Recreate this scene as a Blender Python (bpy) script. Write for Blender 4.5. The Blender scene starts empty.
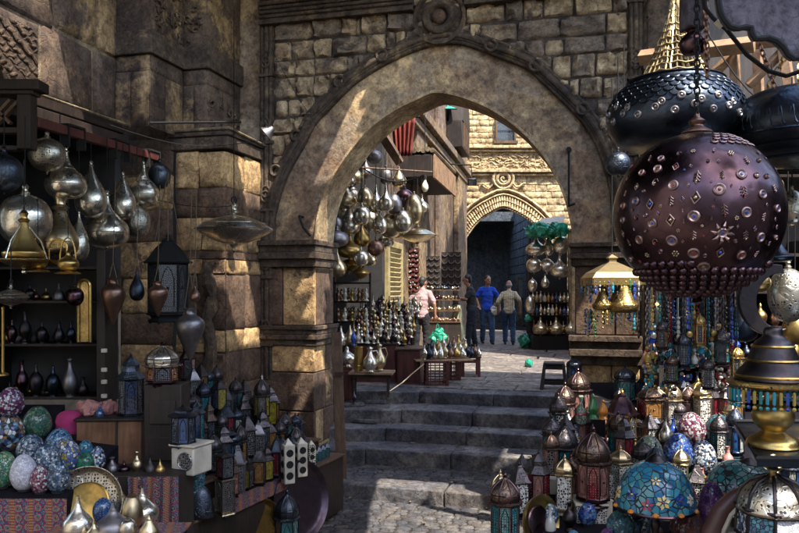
import bpy, math, random
from mathutils import Vector, Matrix, noise
random.seed(7)
R_ = random.Random(11)
SC = bpy.context.scene
COL = SC.collection
PI = math.pi
F, CX, HY, CZ = 760.0, 399.5, 290.0, 2.08      # lens in photo pixels, centre column, horizon row, eye height

def at(px, py, d):
    return Vector(((px-CX)/F*d, d, CZ-(py-HY)/F*d))
def on(px, py, z):
    d = F*(CZ-z)/(py-HY)
    return Vector(((px-CX)/F*d, d, z))

class Fr:
    """a local frame: a along, b out, c up"""
    def __init__(s, o, a, b, c=(0, 0, 1)):
        s.o, s.a, s.b, s.c = Vector(o), Vector(a).normalized(), Vector(b).normalized(), Vector(c).normalized()
    def w(s, a, b, c): return s.o+s.a*a+s.b*b+s.c*c
    def hit(s, px, py, b=0.0):
        """where the sight line of a photo pixel meets the plane b = const: (a, c)"""
        eye = Vector((0, 0, CZ)); dr = Vector(((px-CX)/F, 1, -(py-HY)/F))
        t = (b-(eye-s.o).dot(s.b))/dr.dot(s.b)
        p = eye+dr*t-s.o
        return p.dot(s.a), p.dot(s.c)
WORLD = Fr((0, 0, 0), (1, 0, 0), (0, 1, 0))
T_ = math.atan(.27)
U = Vector((math.cos(T_), -math.sin(T_), 0)); N = Vector((math.sin(T_), math.cos(T_), 0))
_o = at(314, 290, 9.2); _o.z = 0
GW = Fr(_o, U, -N)            # gateway face: a to the right, b towards the viewer, c up
def gw(u, v, z): return GW.w(u, -v, z)      # v grows into the passage

# ------------------------------------------------------------------ meshes
class MB:
    def __init__(s): s.v = []; s.f = []; s.t = []; s.m = []
    def add(s, vs, fs, tone=1.0, mi=0):
        k = len(s.v); s.v += [tuple(p) for p in vs]
        for f in fs:
            s.f.append(tuple(i+k for i in f)); s.t.append(tone); s.m.append(mi)
        return s
    def box(s, c, size, rz=0.0, tone=1.0, mi=0, rx=0.0, ry=0.0):
        M = Matrix.Translation(Vector(c)) @ Matrix.Rotation(rz, 4, 'Z') @ Matrix.Rotation(ry, 4, 'Y') @ Matrix.Rotation(rx, 4, 'X')
        x, y, z = size[0]/2, size[1]/2, size[2]/2
        vs = [M @ Vector(p) for p in ((-x,-y,-z),(x,-y,-z),(x,y,-z),(-x,y,-z),(-x,-y,z),(x,-y,z),(x,y,z),(-x,y,z))]
        return s.add(vs, ((0,3,2,1),(4,5,6,7),(0,1,5,4),(1,2,6,5),(2,3,7,6),(3,0,4,7)), tone, mi)
    def fbox(s, fr, a0, a1, b0, b1, c0, c1, tone=1.0, mi=0):
        vs = [fr.w(a, b, c) for c in (c0, c1) for a, b in ((a0,b0),(a1,b0),(a1,b1),(a0,b1))]
        return s.add(vs, ((0,3,2,1),(4,5,6,7),(0,1,5,4),(1,2,6,5),(2,3,7,6),(3,0,4,7)), tone, mi)
    def prism(s, poly, vec, tone=1.0, mi=0):
        """poly: planar list of points, extruded by vec"""
        n = len(poly); vec = Vector(vec)
        vs = [Vector(p) for p in poly]+[Vector(p)+vec for p in poly]
        fs = [tuple(range(n)), tuple(range(2*n-1, n-1, -1))]+[(i, i+n, (i+1) % n+n, (i+1) % n) for i in range(n)]
        return s.add(vs, fs, tone, mi)
    def lathe(s, prof, seg=24, c=(0, 0, 0), M=None, rot=0.0, tone=1.0, mi=0, sx=1, sy=1):
        c = Vector(c); vs = []; fs = []; idx = []
        for r, z in prof:
            if r < 1e-6:
                idx.append([len(vs)]*seg); vs.append(Vector((0, 0, z)))
            else:
                idx.append(list(range(len(vs), len(vs)+seg)))
                for i in range(seg):
                    a = rot+2*PI*i/seg; vs.append(Vector((r*math.cos(a)*sx, r*math.sin(a)*sy, z)))
        for j in range(len(prof)-1):
            A, B = idx[j], idx[j+1]
            for i in range(seg):
                k = (i+1) % seg
                q = []
                for e in (A[i], A[k], B[k], B[i]):
                    if e not in q: q.append(e)
                if len(q) > 2: fs.append(tuple(q))
        vs = [(M @ p if M else p)+c for p in vs]
        return s.add(vs, fs, tone, mi)
    def ball(s, c, r, sz=1.0, seg=12, rings=7, tone=1.0, mi=0, M=None, sx=1, sy=1):
        return s.lathe([(r*math.sin(PI*i/rings), -r*sz*math.cos(PI*i/rings)) for i in range(rings+1)], seg, c, M, tone=tone, mi=mi, sx=sx, sy=sy)
    def tube(s, pts, r, seg=6, tone=1.0, mi=0, closed=False):
        pts = [Vector(p) for p in pts]; n = len(pts)
        rs = r if isinstance(r, (list, tuple)) else [r]*n
        vs = []; up = Vector((0, 0, 1)); X = None
        for i, p in enumerate(pts):
            if closed: t = pts[(i+1) % n]-pts[i-1]
            else: t = pts[min(i+1, n-1)]-pts[max(i-1, 0)]
            t = t.normalized() if t.length > 1e-9 else Vector((0, 0, 1))
            if X is None:
                X = t.cross(up)
                if X.length < .05: X = t.cross(Vector((1, 0, 0)))
            X = (X-t*X.dot(t)).normalized(); Y = t.cross(X)
            for k in range(seg):
                a = 2*PI*k/seg; vs.append(p+(X*math.cos(a)+Y*math.sin(a))*rs[i])
        fs = []
        for i in range(n if closed else n-1):
            j = (i+1) % n
            for k in range(seg):
                l = (k+1) % seg; fs.append((i*seg+k, i*seg+l, j*seg+l, j*seg+k))
        if not closed:
            fs.append(tuple(range(seg-1, -1, -1))); fs.append(tuple((n-1)*seg+k for k in range(seg)))
        return s.add(vs, fs, tone, mi)
    def ribbon(s, path, half_b, prof, fr, tone=1.0, mi=0): pass
    def stone(s, fr, a0, a1, c0, c1, dep, tone=1.0, n=4, rough=.25, edge=.16, mi=0, b0=0.0):
        """one rough-faced stone standing proud of the plane b = b0"""
        sd = Vector((R_.random()*50, R_.random()*50, 0)); m = n+2
        J = [(R_.uniform(-.04, .04), R_.uniform(-.04, .04)) for _ in range(4)]
        ca, cc = a1-a0, c1-c0; mn = min(ca, cc); vs = []
        tt = [0]+[edge*.5+(1-edge)*i/(n-1) for i in range(n)]+[1]; tt[1] = None
        def par(L):
            e = mn*edge/L; return [0.0]+[e+(1-2*e)*i/(n-1) for i in range(n)]+[1.0]
        ta, tc = par(ca), par(cc)
        for j in range(m):
            for i in range(m):
                x, y = ta[i], tc[j]
                dx = (J[0][0]*(1-x)*(1-y)+J[1][0]*x*(1-y)+J[2][0]*x*y+J[3][0]*(1-x)*y)*mn
                dy = (J[0][1]*(1-x)*(1-y)+J[1][1]*x*(1-y)+J[2][1]*x*y+J[3][1]*(1-x)*y)*mn
                bd = i in (0, m-1) or j in (0, m-1)
                h = 0.0 if bd else dep*(1+rough*noise.noise(sd+Vector((x*ca*14, y*cc*14, 0)))*2)
                cr = (i in (0, m-1)) and (j in (0, m-1))
                k = .0 if not cr else edge*.5
                px = x+(k if x == 0 else -k if x == 1 else 0); py = y+(k if y == 0 else -k if y == 1 else 0)
                vs.append(fr.w(a0+px*ca+dx, b0+h, c0+py*cc+dy))
        fs = [(j*m+i, j*m+i+1, (j+1)*m+i+1, (j+1)*m+i) for j in range(m-1) for i in range(m-1)]
        return s.add(vs, fs, tone, mi)
    def build(s, name, mat, parent=None, smooth=True, ang=38, loc=None, bevel=0.0):
        me = bpy.data.meshes.new(name); vs = s.v
        if loc is not None: vs = [tuple(Vector(p)-Vector(loc)) for p in vs]
        me.from_pydata(vs, [], s.f)
        mats = mat if isinstance(mat, (list, tuple)) else [mat]
        for m in mats: me.materials.append(m)
        if len(mats) > 1: me.polygons.foreach_set('material_index', s.m)
        at_ = me.attributes.new('tone', 'FLOAT', 'FACE'); at_.data.foreach_set('value', s.t)
        if smooth:
            me.polygons.foreach_set('use_smooth', [True]*len(s.f))
            me.set_sharp_from_angle(angle=math.radians(ang))
        me.update()
        o = bpy.data.objects.new(name, me); COL.objects.link(o)
        if loc is not None: o.location = loc
        if parent: o.parent = parent
        if bevel:
            b = o.modifiers.new('bevel', 'BEVEL'); b.width = bevel; b.segments = 2; b.limit_method = 'ANGLE'
        return o

def smooth_prof(p, n=3):
    """Catmull-Rom through (r, z)"""
    out = []
    for i in range(len(p)-1):
        a, b, c, d = p[max(i-1, 0)], p[i], p[i+1], p[min(i+2, len(p)-1)]
        for k in range(n):
            t = k/n
            q = [.5*(2*b[j]+(c[j]-a[j])*t+(2*a[j]-5*b[j]+4*c[j]-d[j])*t*t+(3*b[j]-a[j]-3*c[j]+d[j])*t**3) for j in (0, 1)]
            out.append((max(q[0], 0.0), q[1]))
    out.append(p[-1]); return out

# ------------------------------------------------------------------ things
def tag(o, label=None, cat=None, group=None, kind=None):
    if label: o['label'] = label
    if cat: o['category'] = cat
    if group: o['group'] = group
    if kind: o['kind'] = kind
    return o
def thing(name, label, cat, loc=(0, 0, 0), rz=0.0, group=None, kind=None):
    o = bpy.data.objects.new(name, None); COL.objects.link(o); o.empty_display_size = .05
    o.location = loc; o.rotation_euler = (0, 0, rz)
    return tag(o, label, cat, group, kind)
def copy_tree(o, parent=None):
    c = o.copy(); COL.objects.link(c)
    if parent is not None: c.parent = parent
    for ch in list(o.children): copy_tree(ch, c)
    return c
CACHE = {}
def again(key, fn, label, cat, loc, rz=0.0, sc=1.0, group=None, tilt=(0, 0)):
    """the first call builds the thing, later ones copy it with its parts"""
    if key in CACHE: o = copy_tree(CACHE[key])
    else: o = fn(); CACHE[key] = o
    o.location = loc; o.rotation_euler = (tilt[0], tilt[1], rz); o.scale = (sc, sc, sc) if not isinstance(sc, tuple) else sc
    for k in ('group',):
        if k in o: del o[k]
    return tag(o, label, cat, group)
ORD = 'first second third fourth fifth sixth seventh eighth ninth tenth eleventh twelfth thirteenth fourteenth fifteenth sixteenth seventeenth eighteenth nineteenth twentieth'.split()

# ------------------------------------------------------------------ materials
def nt(name):
    m = bpy.data.materials.new(name); m.use_nodes = True
    t = m.node_tree; t.nodes.clear()
    out = t.nodes.new('ShaderNodeOutputMaterial'); b = t.nodes.new('ShaderNodeBsdfPrincipled')
    t.links.new(b.outputs[0], out.inputs[0])
    return m, t, b
class G:
    """short-hand for node graphs"""
    def __init__(s, t): s.t = t; s.N = t.nodes; s.L = t.links
    def set(s, sock, v):
        if isinstance(v, bpy.types.NodeSocket): s.L.new(v, sock)
        elif isinstance(v, (tuple, list)) and len(v) == 3 and sock.type == 'RGBA': sock.default_value = (*v, 1)
        else: sock.default_value = v
    def co(s, kind='Object', scale=1.0, rot=None, off=None):
        o = s.N.new('ShaderNodeTexCoord').outputs[kind]
        if scale == 1.0 and not rot and not off: return o
        mp = s.N.new('ShaderNodeMapping'); s.L.new(o, mp.inputs[0])
        mp.inputs['Scale'].default_value = scale if isinstance(scale, tuple) else (scale,)*3
        if rot: mp.inputs['Rotation'].default_value = rot
        if off: mp.inputs['Location'].default_value = off
        return mp.outputs[0]
    def noise(s, scale, detail=4, rough=.55, co=None, dist=0.0, out='Fac'):
        n = s.N.new('ShaderNodeTexNoise'); n.inputs['Scale'].default_value = scale
        n.inputs['Detail'].default_value = detail; n.inputs['Roughness'].default_value = rough; n.inputs['Distortion'].default_value = dist
        if co: s.L.new(co, n.inputs['Vector'])
        else: s.L.new(s.co(), n.inputs['Vector'])
        return n.outputs[out]
    def vor(s, scale, feat='F1', out='Distance', co=None, rnd=1.0, dim='3D'):
        n = s.N.new('ShaderNodeTexVoronoi'); n.feature = feat; n.voronoi_dimensions = dim; n.inputs['Scale'].default_value = scale
        n.inputs['Randomness'].default_value = rnd
        s.L.new(co or s.co(), n.inputs['Vector'])
        return n.outputs[out]
    def ramp(s, fac, stops, mode='LINEAR'):
        n = s.N.new('ShaderNodeValToRGB'); s.set(n.inputs[0], fac); cr = n.color_ramp; cr.interpolation = mode
        while len(cr.elements) < len(stops): cr.elements.new(.5)
        for e, (p, c) in zip(cr.elements, stops):
            e.position = p; e.color = (*c, 1) if isinstance(c, (tuple, list)) else (c, c, c, 1)
        return n.outputs[0]
    def mix(s, fac, a, b, mode='MIX'):
        n = s.N.new('ShaderNodeMix'); n.data_type = 'RGBA'; n.blend_type = mode
        s.set(n.inputs[0], fac); s.set(n.inputs[6], a); s.set(n.inputs[7], b); return n.outputs[2]
    def math(s, op, a, b=0.0, c=None):
        n = s.N.new('ShaderNodeMath'); n.operation = op; s.set(n.inputs[0], a); s.set(n.inputs[1], b)
        if c is not None: s.set(n.inputs[2], c)
        return n.outputs[0]
    def sep(s, v):
        n = s.N.new('ShaderNodeSeparateXYZ'); s.L.new(v, n.inputs[0]); return n.outputs
    def tone(s):
        n = s.N.new('ShaderNodeAttribute'); n.attribute_name = 'tone'; return n.outputs['Fac']
    def rnd(s): return s.N.new('ShaderNodeObjectInfo').outputs['Random']
    def bump(s, h, strength=.5, dist=.02, nrm=None):
        n = s.N.new('ShaderNodeBump'); n.inputs['Strength'].default_value = strength; n.inputs['Distance'].default_value = dist
        s.set(n.inputs['Height'], h)
        if nrm: s.L.new(nrm, n.inputs['Normal'])
        return n.outputs[0]

def m_stone(name, dark, light, patch=.5, bump=.7, fine=34, ps=1.1, soot=.5, third=None, bd=.02, crack=.6):
    """weathered stone: two colours in flaked patches, soot stains, cracks, pits; the tone attribute picks single blocks"""
    m, t, b = nt(name); g = G(t); co = g.co()
    big = g.math('ADD', g.math('MULTIPLY', g.noise(ps, 5, .6, co, .5), .66), g.math('MULTIPLY', g.noise(ps*5.5, 8, .72, co, .3), .34))
    n2 = g.noise(7, 9, .75, co); n3 = g.noise(fine, 7, .75, co); mid = g.noise(3.1, 7, .7, g.co(off=(7, 3, 1)), .8)
    tn = g.tone()
    th = g.math('SUBTRACT', patch-.02, g.math('MULTIPLY', g.math('SUBTRACT', tn, 1.0), .30))       # pale blocks: lower threshold
    f = g.ramp(g.math('ADD', g.math('SUBTRACT', big, th), .5), [(.475, 0.0), (.53, 1.0)])
    dk = g.mix(g.ramp(mid, [(.42, 0.), (.6, 1.)]), dark, tuple(min(1, x*y) for x, y in zip(dark, (1.55, 1.42, 1.25))))
    lt = g.mix(g.ramp(mid, [(.4, 0.), (.62, 1.)]), tuple(x*y for x, y in zip(light, (.66, .62, .60))), tuple(x*y for x, y in zip(light, (1.1, 1.12, 1.12))))
    c = g.mix(f, dk, lt)
    if third: c = g.mix(g.ramp(g.noise(2.3, 7, .7, co, .6), [(.5, 0.), (.56, 1.)]), c, third)
    c = g.mix(g.ramp(n2, [(.36, .9), (.56, 0.)]), c, g.mix(1, c, (.36, .33, .36), 'MULTIPLY'))
    c = g.mix(g.math('MULTIPLY', g.ramp(g.noise(.8, 6, .65, g.co(scale=(2, 2, .6)), .5), [(.43, 1.), (.56, 0.)]), soot), c, g.mix(1, c, (.26, .23, .27), 'MULTIPLY'))
    c = g.mix(g.ramp(n3, [(.38, .65), (.52, 0.)]), c, g.mix(1, c, (.35, .33, .35), 'MULTIPLY'))
    c = g.mix(g.ramp(n3, [(.56, 0.), (.7, .5)]), c, g.mix(1, c, (1.7, 1.65, 1.6), 'MULTIPLY'))
    cr = g.ramp(g.vor(ps*2.1, 'DISTANCE_TO_EDGE', co=g.mix(.22, co, g.noise(4, 4, .6, co, out='Color'))), [(.0, 1.), (.018, 0.)])
    c = g.mix(g.math('MULTIPLY', g.math('MULTIPLY', cr, g.ramp(n2, [(.45, 0.), (.55, 1.)])), crack), c, g.mix(1, c, (.2, .2, .2), 'MULTIPLY'))
    g.set(b.inputs['Base Color'], c); b.inputs['Roughness'].default_value = .9
    b.inputs['Specular IOR Level'].default_value = .3
    h = g.math('ADD', g.math('MULTIPLY', n3, .4), g.math('MULTIPLY', n2, .9)); h = g.math('ADD', h, g.math('MULTIPLY', f, .22)); h = g.math('SUBTRACT', h, g.math('MULTIPLY', cr, .3*crack))
    g.set(b.inputs['Normal'], g.bump(h, bump, bd*1.5))
    return m

def m_metal(name, c, rough=.3, hammer=0.0, hs=60, pierced=0.0, ps=55, dirt=.5, c2=None, metal=1.0):
    m, t, b = nt(name); g = G(t); co = g.co()
    n = g.noise(9, 5, .6, co)
    cc = g.mix(g.math('MULTIPLY', g.ramp(n, [(.4, 1.), (.62, 0.)]), dirt), c, c2 or tuple(x*.3 for x in c))
    cc = g.mix(g.math('MULTIPLY', g.rnd(), .35), cc, g.mix(1, cc, (.55, .5, .42), 'MULTIPLY'))
    h = g.math('MULTIPLY', g.noise(22, 3, .5, co), .25)
    if hammer: h = g.math('ADD', h, g.math('MULTIPLY', g.vor(hs, 'SMOOTH_F1', co=co), hammer))
    me = metal
    if pierced:
        v = g.vor(ps, co=co, rnd=.35); hole = g.ramp(v, [(.30, 1.), (.36, 0.)])
        v2 = g.vor(ps*.28, 'DISTANCE_TO_EDGE', co=co); band = g.ramp(v2, [(.05, 0.), (.09, 1.)])
        hole = g.math('MULTIPLY', g.math('MULTIPLY', hole, band), pierced)
        cc = g.mix(hole, cc, (.006, .005, .005)); me = g.math('MULTIPLY', g.math('SUBTRACT', 1.0, hole), metal)
        h = g.math('SUBTRACT', h, g.math('MULTIPLY', hole, .8)); h = g.math('ADD', h, g.math('MULTIPLY', band, .5))
    g.set(b.inputs['Base Color'], cc); g.set(b.inputs['Metallic'], me)
    g.set(b.inputs['Roughness'], g.ramp(n, [(.3, min(rough+.22, 1)), (.7, rough)]))
    g.set(b.inputs['Normal'], g.bump(h, .45, .006))
    return m

def m_mosaic(name, cols, scale=60, grout=(.03, .03, .03), edge=.09, rough=.15, glow=0):
    m, t, b = nt(name); g = G(t); co = g.co()
    cell = g.sep(g.vor(scale, out='Color', co=co))[0]
    n = len(cols); cols = [tuple(v*(.62 if max(q)-min(q) > .12 else .95) for v in q) for q in cols]
    c = g.ramp(cell, [(i/n, cols[i]) for i in range(n)], 'CONSTANT')
    c = g.mix(g.math('MULTIPLY', g.sep(g.vor(scale, out='Color', co=co))[1], .6), c, g.mix(1, c, (.4, .4, .45), 'MULTIPLY'))
    e = g.ramp(g.vor(scale, 'DISTANCE_TO_EDGE', co=co), [(edge*.6, 0.), (edge, 1.)])
    c = g.mix(e, grout, c)
    g.set(b.inputs['Base Color'], c); g.set(b.inputs['Roughness'], g.mix(e, (.9,)*3, (rough,)*3))
    g.set(b.inputs['Normal'], g.bump(e, .5, .003)); b.inputs['Specular IOR Level'].default_value = .6
    return m

def m_wood(name, c1, c2, rough=.6, scale=1.0, axis=2, bump=.3, spec=.4):
    m, t, b = nt(name); g = G(t); sc = [14*scale]*3; sc[axis] = 1.2*scale
    n = g.noise(2.2, 6, .65, g.co(scale=tuple(sc)), .8); n2 = g.noise(5, 5, .6)
    c = g.mix(g.ramp(n, [(.35, 0.), (.65, 1.)]), c1, c2)
    c = g.mix(g.ramp(n2, [(.35, .7), (.6, 0.)]), c, g.mix(1, c, (.35, .33, .33), 'MULTIPLY'))
    g.set(b.inputs['Base Color'], c); b.inputs['Roughness'].default_value = rough; b.inputs['Specular IOR Level'].default_value = spec
    g.set(b.inputs['Normal'], g.bump(g.math('ADD', n, g.math('MULTIPLY', n2, .5)), bump, .006))
    return m

def m_plain(name, c, rough=.6, metal=0.0, var=.35, bump=.2, ns=12, coat=0.0, sheen=0, trans=0):
    m, t, b = nt(name); g = G(t)
    n = g.noise(ns, 5, .6)
    cc = g.mix(g.math('MULTIPLY', g.ramp(n, [(.35, 1.), (.65, 0.)]), var), c, tuple(x*.35 for x in c))
    g.set(b.inputs['Base Color'], cc); b.inputs['Roughness'].default_value = rough; b.inputs['Metallic'].default_value = metal
    b.inputs['Coat Weight'].default_value = coat
    if trans: b.inputs['Transmission Weight'].default_value = trans
    if bump: g.set(b.inputs['Normal'], g.bump(n, bump, .01))
    return m

def m_cloth(name, cols, s=18, stripes=0):
    """printed tent cloth: rows of ringed medallions, leaf scrolls and striped borders"""
    m, t, b = nt(name); g = G(t); co = g.co(); x, y, z = g.sep(co); n = len(cols)
    cb = g.N.new('ShaderNodeCombineXYZ'); u = g.math('ADD', x, g.math('MULTIPLY', y, .2)); w = g.math('ADD', z, y); g.set(cb.inputs[0], u); g.set(cb.inputs[1], w)
    p = g.mix(.035, cb.outputs[0], g.noise(16, 3, .5, co, out='Color'))
    d = g.vor(s*.42, co=p, rnd=.0, dim='2D'); ring = g.ramp(g.math('MULTIPLY', d, 1.25), [(0., cols[3]), (.12, cols[2]), (.2, (.01, .01, .015)), (.24, cols[4]), (.36, (.30, .24, .15)), (.40, cols[1]), (.56, (.01, .01, .015)), (.6, cols[0]), (.74, (.26, .18, .05)), (.78, cols[0])], 'CONSTANT')
    fd = g.vor(s*2.4, co=p, rnd=.7, dim='2D'); cell = g.sep(g.vor(s*2.4, out='Color', co=p, rnd=.7, dim='2D'))[0]
    motif = g.ramp(cell, [(0., cols[n-1]), (.3, cols[1]), (.5, (.28, .2, .06)), (.65, cols[4]), (.85, (.34, .30, .25))], 'CONSTANT')
    c = g.mix(g.ramp(fd, [(.2, .85), (.27, 0.)]), ring, motif)
    st = g.math('FRACT', g.math('MULTIPLY', u, s*.21))
    c = g.mix(g.ramp(st, [(0., 1.), (.12, 0.), (.15, 1.), (.18, 0.), (.82, 1.), (.86, 0.), (.9, 1.)], 'CONSTANT'), c, g.mix(g.ramp(g.math('FRACT', g.math('MULTIPLY', w, s*1.4)), [(0., 0.), (.5, 1.)], 'CONSTANT'), cols[1], (.24, .17, .05)))
    g.set(b.inputs['Base Color'], c); b.inputs['Roughness'].default_value = .9
    g.set(b.inputs['Normal'], g.bump(g.noise(300, 2), .3, .002))
    return m

def m_glass(name, c, dots=0.0, ds=90, rough=.12):
    """painted, dimpled lantern glass seen from outside"""
    m, t, b = nt(name); g = G(t); co = g.co()
    n = g.noise(30, 4, .6, co); cc = g.mix(g.ramp(n, [(.3, 1.), (.7, 0.)]), c, tuple(x*.4 for x in c))
    if dots:
        v = g.vor(ds, co=co, rnd=.2); e = g.ramp(v, [(.2, 1.), (.26, 0.)])
        cc = g.mix(g.math('MULTIPLY', e, dots), cc, (.6, .58, .5))
    g.set(b.inputs['Base Color'], cc); b.inputs['Roughness'].default_value = rough
    b.inputs['Transmission Weight'].default_value = .25; b.inputs['Coat Weight'].default_value = .5
    g.set(b.inputs['Normal'], g.bump(g.vor(ds*.7, 'SMOOTH_F1', co=co), .35, .004))
    return m

def m_filigree(name, c, hole, s=70, metal=0.0, rough=.5):
    """pierced panel: a light lattice over dark openings"""
    m, t, b = nt(name); g = G(t); co = g.co()
    v = g.vor(s, 'DISTANCE_TO_EDGE', co=co, rnd=.55); e = g.ramp(v, [(.12, 1.), (.17, 0.)])
    g.set(b.inputs['Base Color'], g.mix(e, hole, c)); b.inputs['Roughness'].default_value = rough; b.inputs['Metallic'].default_value = metal
    g.set(b.inputs['Normal'], g.bump(e, .8, .006)); return m

M = {}
def init_mats():
    A = M
    A['stone'] = m_stone('dark_weathered_stone', (.12, .088, .068), (.47, .32, .165), .59, .9, 30, 1.3, .6)
    A['ablaq'] = m_stone('banded_block_stone', (.135, .09, .065), (.70, .47, .23), .575, .9, 26, 1.7, .35)
    A['mortar'] = m_stone('pale_mortar', (.16, .13, .10), (.36, .28, .17), .46, .9, 60, 2.5, .5)
    A['rubble'] = m_stone('rubble_stone', (.20, .16, .13), (.56, .42, .26), .52, 1., 40, 1.6, .15, crack=.2)
    A['grout'] = m_stone('rubble_mortar', (.09, .075, .068), (.18, .14, .11), .6, .9, 60, 2, .4)
    A['plaster'] = m_stone('flaking_plaster', (.27, .19, .13), (.70, .50, .28), .53, .8, 18, .7, .25, (.42, .32, .22), crack=.25)
    A['soffit'] = m_stone('bare_arch_stone', (.38, .27, .16), (.66, .49, .28), .46, .8, 26, 1.6, .15)
    A['carved'] = m_stone('carved_dark_stone', (.095, .072, .056), (.28, .20, .12), .6, 1., 24, 2.6, .4)
    A['facade'] = m_stone('sunlit_limestone', (.50, .39, .23), (.62, .48, .28), .42, .4, 14, 1.2, .0, None, .015, crack=0)
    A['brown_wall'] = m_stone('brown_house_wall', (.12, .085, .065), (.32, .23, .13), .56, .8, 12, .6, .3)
    A['tan_wall'] = m_stone('tan_house_plaster', (.17, .13, .105), (.40, .29, .17), .52, .6, 12, .5, .2)
    A['passage'] = m_stone('shade_tinted_stone', (.085, .105, .13), (.14, .15, .16), .6, .6, 12, .7, .3)  # dim blue of the shade put into the stone colour
    A['step'] = m_stone('worn_step_stone', (.135, .137, .155), (.27, .25, .235), .56, .9, 22, 1.5, .45)
    A['paving'] = m_stone('paving_stone', (.10, .102, .118), (.21, .195, .185), .55, .9, 36, 1.4, .25)
    A['joint'] = m_stone('paving_joint_dirt', (.035, .032, .032), (.07, .06, .05), .5, .8, 50, 2, .2)
    A['court'] = m_stone('courtyard_flags', (.17, .155, .155), (.29, .26, .23), .5, .6, 14, .5, .25)
    A['ground'] = m_stone('packed_ground', (.12, .105, .09), (.2, .17, .14), .5, .6, 20, .3, .2)
    A['silver'] = m_metal('tarnished_silver', (.88, .81, .68), .16, .3, 70, metal=.94)
    A['silver2'] = m_metal('aged_nickel', (.74, .60, .38), .22, .3, 50)
    A['silver_p'] = m_metal('pierced_silver', (.62, .57, .48), .28, 0, 60, 1., 62)
    A['pewter'] = m_metal('dull_pewter', (.33, .31, .33), .36, .3, 60)
    A['brass'] = m_metal('old_brass', (.62, .42, .15), .26, .2, 60)
    A['brass_p'] = m_metal('pierced_brass', (.58, .40, .16), .3, 0, 60, 1., 80)
    A['gold'] = m_metal('bright_brass', (.66, .45, .15), .24, .5, 45, dirt=.5)
    A['bone_brass'] = m_metal('pale_worn_brass', (.42, .33, .19), .42, .1, 60)
    A['copper'] = m_metal('aged_copper', (.33, .20, .155), .3, .3, 60)
    A['copper_d'] = m_metal('dark_copper', (.13, .075, .09), .19, 1.1, 20, dirt=.5, c2=(.05, .03, .04))
    A['relief'] = m_metal('rubbed_copper_relief', (.42, .29, .27), .33, .1, 60)
    A['cd_p'] = m_metal('pierced_dark_copper', (.18, .125, .10), .32, 0, 60, 1., 85)
    A['bz_p'] = m_metal('pierced_bronze', (.16, .14, .15), .32, 0, 60, 1., 85)
    A['bronze'] = m_metal('black_bronze', (.07, .06, .065), .32, .2, 70, dirt=.4)
    A['gun'] = m_metal('blued_metal', (.06, .075, .105), .26, .3, 80)
    A['gun_p'] = m_metal('pierced_blued_metal', (.11, .13, .17), .3, 0, 60, 1., 90)
    A['iron'] = m_plain('black_iron', (.010, .010, .011), .9, .0, .3, .3)
    A['wood_d'] = m_wood('dark_wood', (.016, .011, .010), (.04, .025, .019), .6)
    A['wood_m'] = m_wood('brown_wood', (.085, .048, .028), (.17, .10, .058), .6)
    A['wood_b'] = m_wood('reddish_box_wood', (.16, .075, .04), (.26, .13, .07), .45)
    A['wood_r'] = m_wood('red_painted_wood', (.09, .024, .022), (.15, .045, .038), .5)
    A['wood_l'] = m_wood('pale_timber', (.24, .135, .075), (.38, .235, .135), .75, .7, 0)
    A['wood_x'] = m_wood('board_wood', (.13, .075, .042), (.24, .145, .085), .5, .7, 0)
    A['purple_b'] = m_stone('grey_violet_board_paint', (.11, .10, .13), (.17, .155, .19), .5, .3, 30, 2, .2)
    A['cloth_a'] = m_cloth('tent_cloth_blue_red', [(.02, .05, .14), (.22, .025, .035), (.28, .12, .03), (.02, .015, .04), (.04, .15, .18), (.2, .03, .12)], 52)
    A['cloth_b'] = m_cloth('tent_cloth_teal', [(.02, .08, .15), (.25, .035, .06), (.03, .17, .18), (.28, .16, .03), (.015, .015, .04)], 56)
    A['dark'] = m_plain('dark_cloth', (.010, .009, .013), .9, 0, .4, .2)
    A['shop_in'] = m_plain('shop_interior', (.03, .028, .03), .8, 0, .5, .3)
    A['blackp'] = m_plain('black_plastic', (.012, .012, .014), .35, 0, .2, .1)
    A['green_p'] = m_plain('green_plastic_film', (.015, .30, .19), .35, 0, .6, .8, 22, .3)
    A['green_c'] = m_plain('green_shade_cloth', (.03, .38, .27), .7, 0, .4, .6, 10)
    A['white_c'] = m_plain('white_canvas', (.55, .50, .42), .85, 0, .4, .3)
    A['red_c'] = m_plain('dark_red_curtain', (.20, .03, .02), .9, 0, .6, .4, 14)
    A['shutter'] = m_plain('yellow_painted_metal', (.36, .29, .14), .6, 0, .8, .4, 5)
    A['marble'] = m_plain('cream_alabaster', (.62, .56, .46), .3, 0, .5, .15, 9)
    A['marble_f'] = m_filigree('pierced_alabaster', (.62, .57, .47), (.03, .025, .02), 55)
    A['bone_f'] = m_filigree('pierced_white_panel', (.6, .57, .52), (.02, .02, .025), 95)
    A['dark_f'] = m_filigree('pierced_dark_panel', (.30, .29, .29), (.01, .012, .015), 80, .6, .35)
    A['pink_st'] = m_plain('pink_rock_salt', (.5, .22, .2), .5, 0, .5, .8, 25)
    A['fuchsia'] = m_plain('fuchsia_felt', (.42, .03, .14), .85, 0, .3, .3)
    A['rope'] = m_plain('cord', (.16, .12, .08), .9, 0, .4, .3)
    A['bulb'] = m_plain('frosted_bulb', (.7, .66, .55), .2, 0, .1, 0, coat=.6)
    A['tray_v'] = m_metal('violet_lacquer_tray', (.10, .075, .10), .35, .05, 40)
    A['leather'] = m_plain('brown_leather', (.10, .045, .04), .4, 0, .4, .3)
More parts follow.
